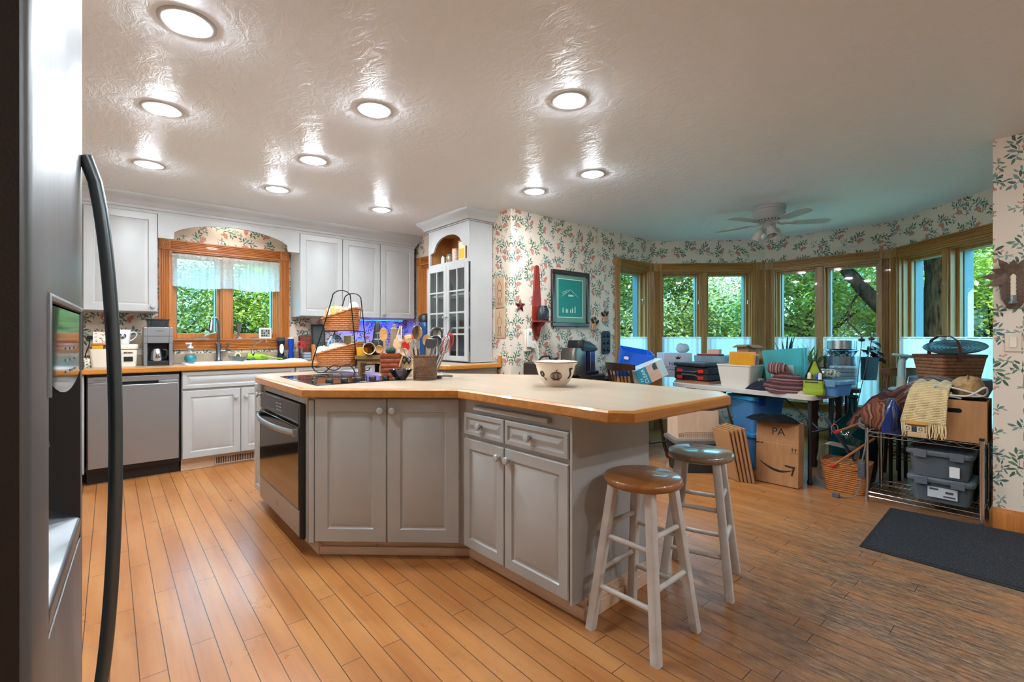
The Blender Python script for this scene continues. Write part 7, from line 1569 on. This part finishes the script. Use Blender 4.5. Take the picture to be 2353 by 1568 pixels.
# ---------------------------------------------------------------- garden seen through the windows
LEAF = [leaf_mat('leaves_bright', (.045, .065, .006, 1), (.15, .19, .015, 1), (.40, .40, .05, 1)),
        leaf_mat('leaves_deep', (.02, .035, .006, 1), (.08, .105, .012, 1), (.22, .24, .035, 1)),
        leaf_mat('leaves_pale', (.09, .10, .03, 1), (.26, .26, .09, 1), (.52, .48, .22, 1))]
BARK = mat('bark', '#2a2016', 1., spec=.0, bump=((18, 18, 4), .6), var=('#0e0a07', (30, 30, 5)))
rg = random.Random(21)
def crown_mesh(rx_, ry_, rz_, n, size, clumps=60):
    mb = MB(); cl = []
    for i in range(clumps):
        while True:
            p = V((rg.uniform(-1, 1), rg.uniform(-1, 1), rg.uniform(-1, 1)))
            if .25 < p.length < 1: break
        cl.append(V((p.x*rx_, p.y*ry_, p.z*rz_)))
    for i in range(n):
        c = rg.choice(cl); s = size*rg.uniform(.6, 1.3)
        p = c + V((rg.gauss(0, .28), rg.gauss(0, .28), rg.gauss(0, .17)))
        a, e, r_ = rg.uniform(0, tau), rg.gauss(-.25, .45), rg.uniform(-.7, .7)
        x = V((cos(a)*cos(e), sin(a)*cos(e), sin(e))); y = x.cross(V((0, 0, 1))).normalized(); z = y.cross(x); y = y*cos(r_) + z*sin(r_)
        mb.add([p, p + x*s*.45 + y*s*.28, p + x*s, p + x*s*.45 - y*s*.28], [(0, 1, 2, 3)])
    return mb
def limb(mb, a, b, r0, r1, bend=.15):
    a, b = V(a), V(b); m = (a+b)/2 + V((rg.uniform(-1, 1), rg.uniform(-1, 1), rg.uniform(-.3, .6)))*bend
    mb.tube([a*(1-u)**2 + m*2*u*(1-u) + b*u*u for u in [i/6 for i in range(7)]], [r0+(r1-r0)*i/6 for i in range(7)], 8)
GZ = -.45
struct(MB().box(-14, 30, -14, 32, GZ-.1, GZ).build('ground_lawn', mat('lawn', '#4a4a2c', .95, var=('#5f6238', 5.)), flat=True))
protos = []
for k, (rx_, ry_, rz_, n, sz, ht, mm) in enumerate(((2.0, 2.0, 2.1, 21000, .11, 2.2, 0), (1.9, 1.9, 2.0, 22000, .10, 1.9, 1), (1.7, 1.7, 1.5, 18000, .085, 1.2, 2))):
    t = bpy.data.objects.new('garden_tree', None); COL.objects.link(t)
    crown_mesh(rx_, ry_, rz_, n, sz).build('foliage', LEAF[mm], t, (0, 0, ht+.1), flat=True)
    mb = MB(); limb(mb, (0, 0, -.05), (.1, .05, ht+.3), .11, .07)
    for i in range(7): a = tau*i/7; limb(mb, (.05, .02, ht*.55+.12*i), (cos(a)*rx_*.7, sin(a)*ry_*.7, ht+rg.uniform(-.3, .9)), .045, .012, .3)
    mb.build('trunk', BARK, t); protos.append(t)
kinds = ['bright green leafy tree', 'deep green bushy tree', 'pale flowering shrub-like tree']
spots = []
# beyond the bay: fan of trees, and beyond the sink window a row of pale ones
for px, dist, k, sc in ((1470, 10.0, 1, .95), (1850, 10.4, 0, .95), (2290, 10.6, 0, 1.0), (1640, 13.4, 2, 1.15), (2060, 14.2, 1, 1.2), (2440, 14.0, 1, 1.2), (1330, 14.5, 1, 1.1), (1500, 18.5, 0, 1.35), (1830, 18.8, 1, 1.4), (2190, 19.5, 0, 1.5), (1660, 8.7, 2, .5), (2010, 9.0, 2, .45),
                         (400, 11.0, 1, .9), (700, 12.0, 0, .95), (545, 9.8, 2, .55), (550, 15.5, 1, 1.2), (250, 15.5, 1, 1.2), (800, 17, 0, 1.3)):
    p = on_d(px, HOR, dist); spots.append((p.x, p.y, k, sc, px))
used = set()
for x, y, k, sc, px in spots:
    t = protos[k] if k not in used else copy_tree(protos[k]); used.add(k)
    t.location = (x, y, GZ); t.rotation_euler.z = rg.uniform(0, tau); t.scale = (sc, sc, sc*1.02)
    tag(t, kinds[k] + (' outside the sink window' if px < 1000 else ' in the garden beyond the bay windows'), 'tree', 'garden trees beyond the %s' % ('sink window' if px < 1000 else 'bay windows'))
# old oak close to the bay: thick trunk and a slanting limb
b0 = on_d(2160, HOR, 7.6); oak = thing('oak_tree', 'old tree with a thick dark trunk outside the right-hand bay window', 'tree', (b0.x, b0.y, GZ))
mb = MB(); mb.tube([(0, 0, -.1), (.02, 0, .6), (-.03, .03, 1.6), (.02, -.03, 2.6), (.0, .05, 3.6), (.05, 0, 5.0)], [.36, .26, .23, .22, .19, .12], 14); mb.build('trunk', BARK, oak)
def rel(px, py, d): p = on_d(px, py, d); return V((p.x-b0.x, p.y-b0.y, p.z-GZ))
mb = MB(); mb.tube([V((0, 0, 1.65)), rel(2060, 745, 7.9), rel(1990, 672, 8.2), rel(1935, 610, 8.5), rel(1900, 560, 8.8)], [.13, .12, .12, .10, .07], 10); mb.build('limb', BARK, oak)
mb = MB(); mb.tube([rel(1975, 670, 8.2), rel(1955, 700, 8.0), rel(1948, 740, 7.9), rel(1985, 775, 7.8)], [.03, .02, .015, .01], 6); mb.build('twig', BARK, oak)
crown_mesh(2.2, 2.2, .9, 11000, .12).build('foliage', LEAF[0], oak, (0, 0, 5.0), flat=True)
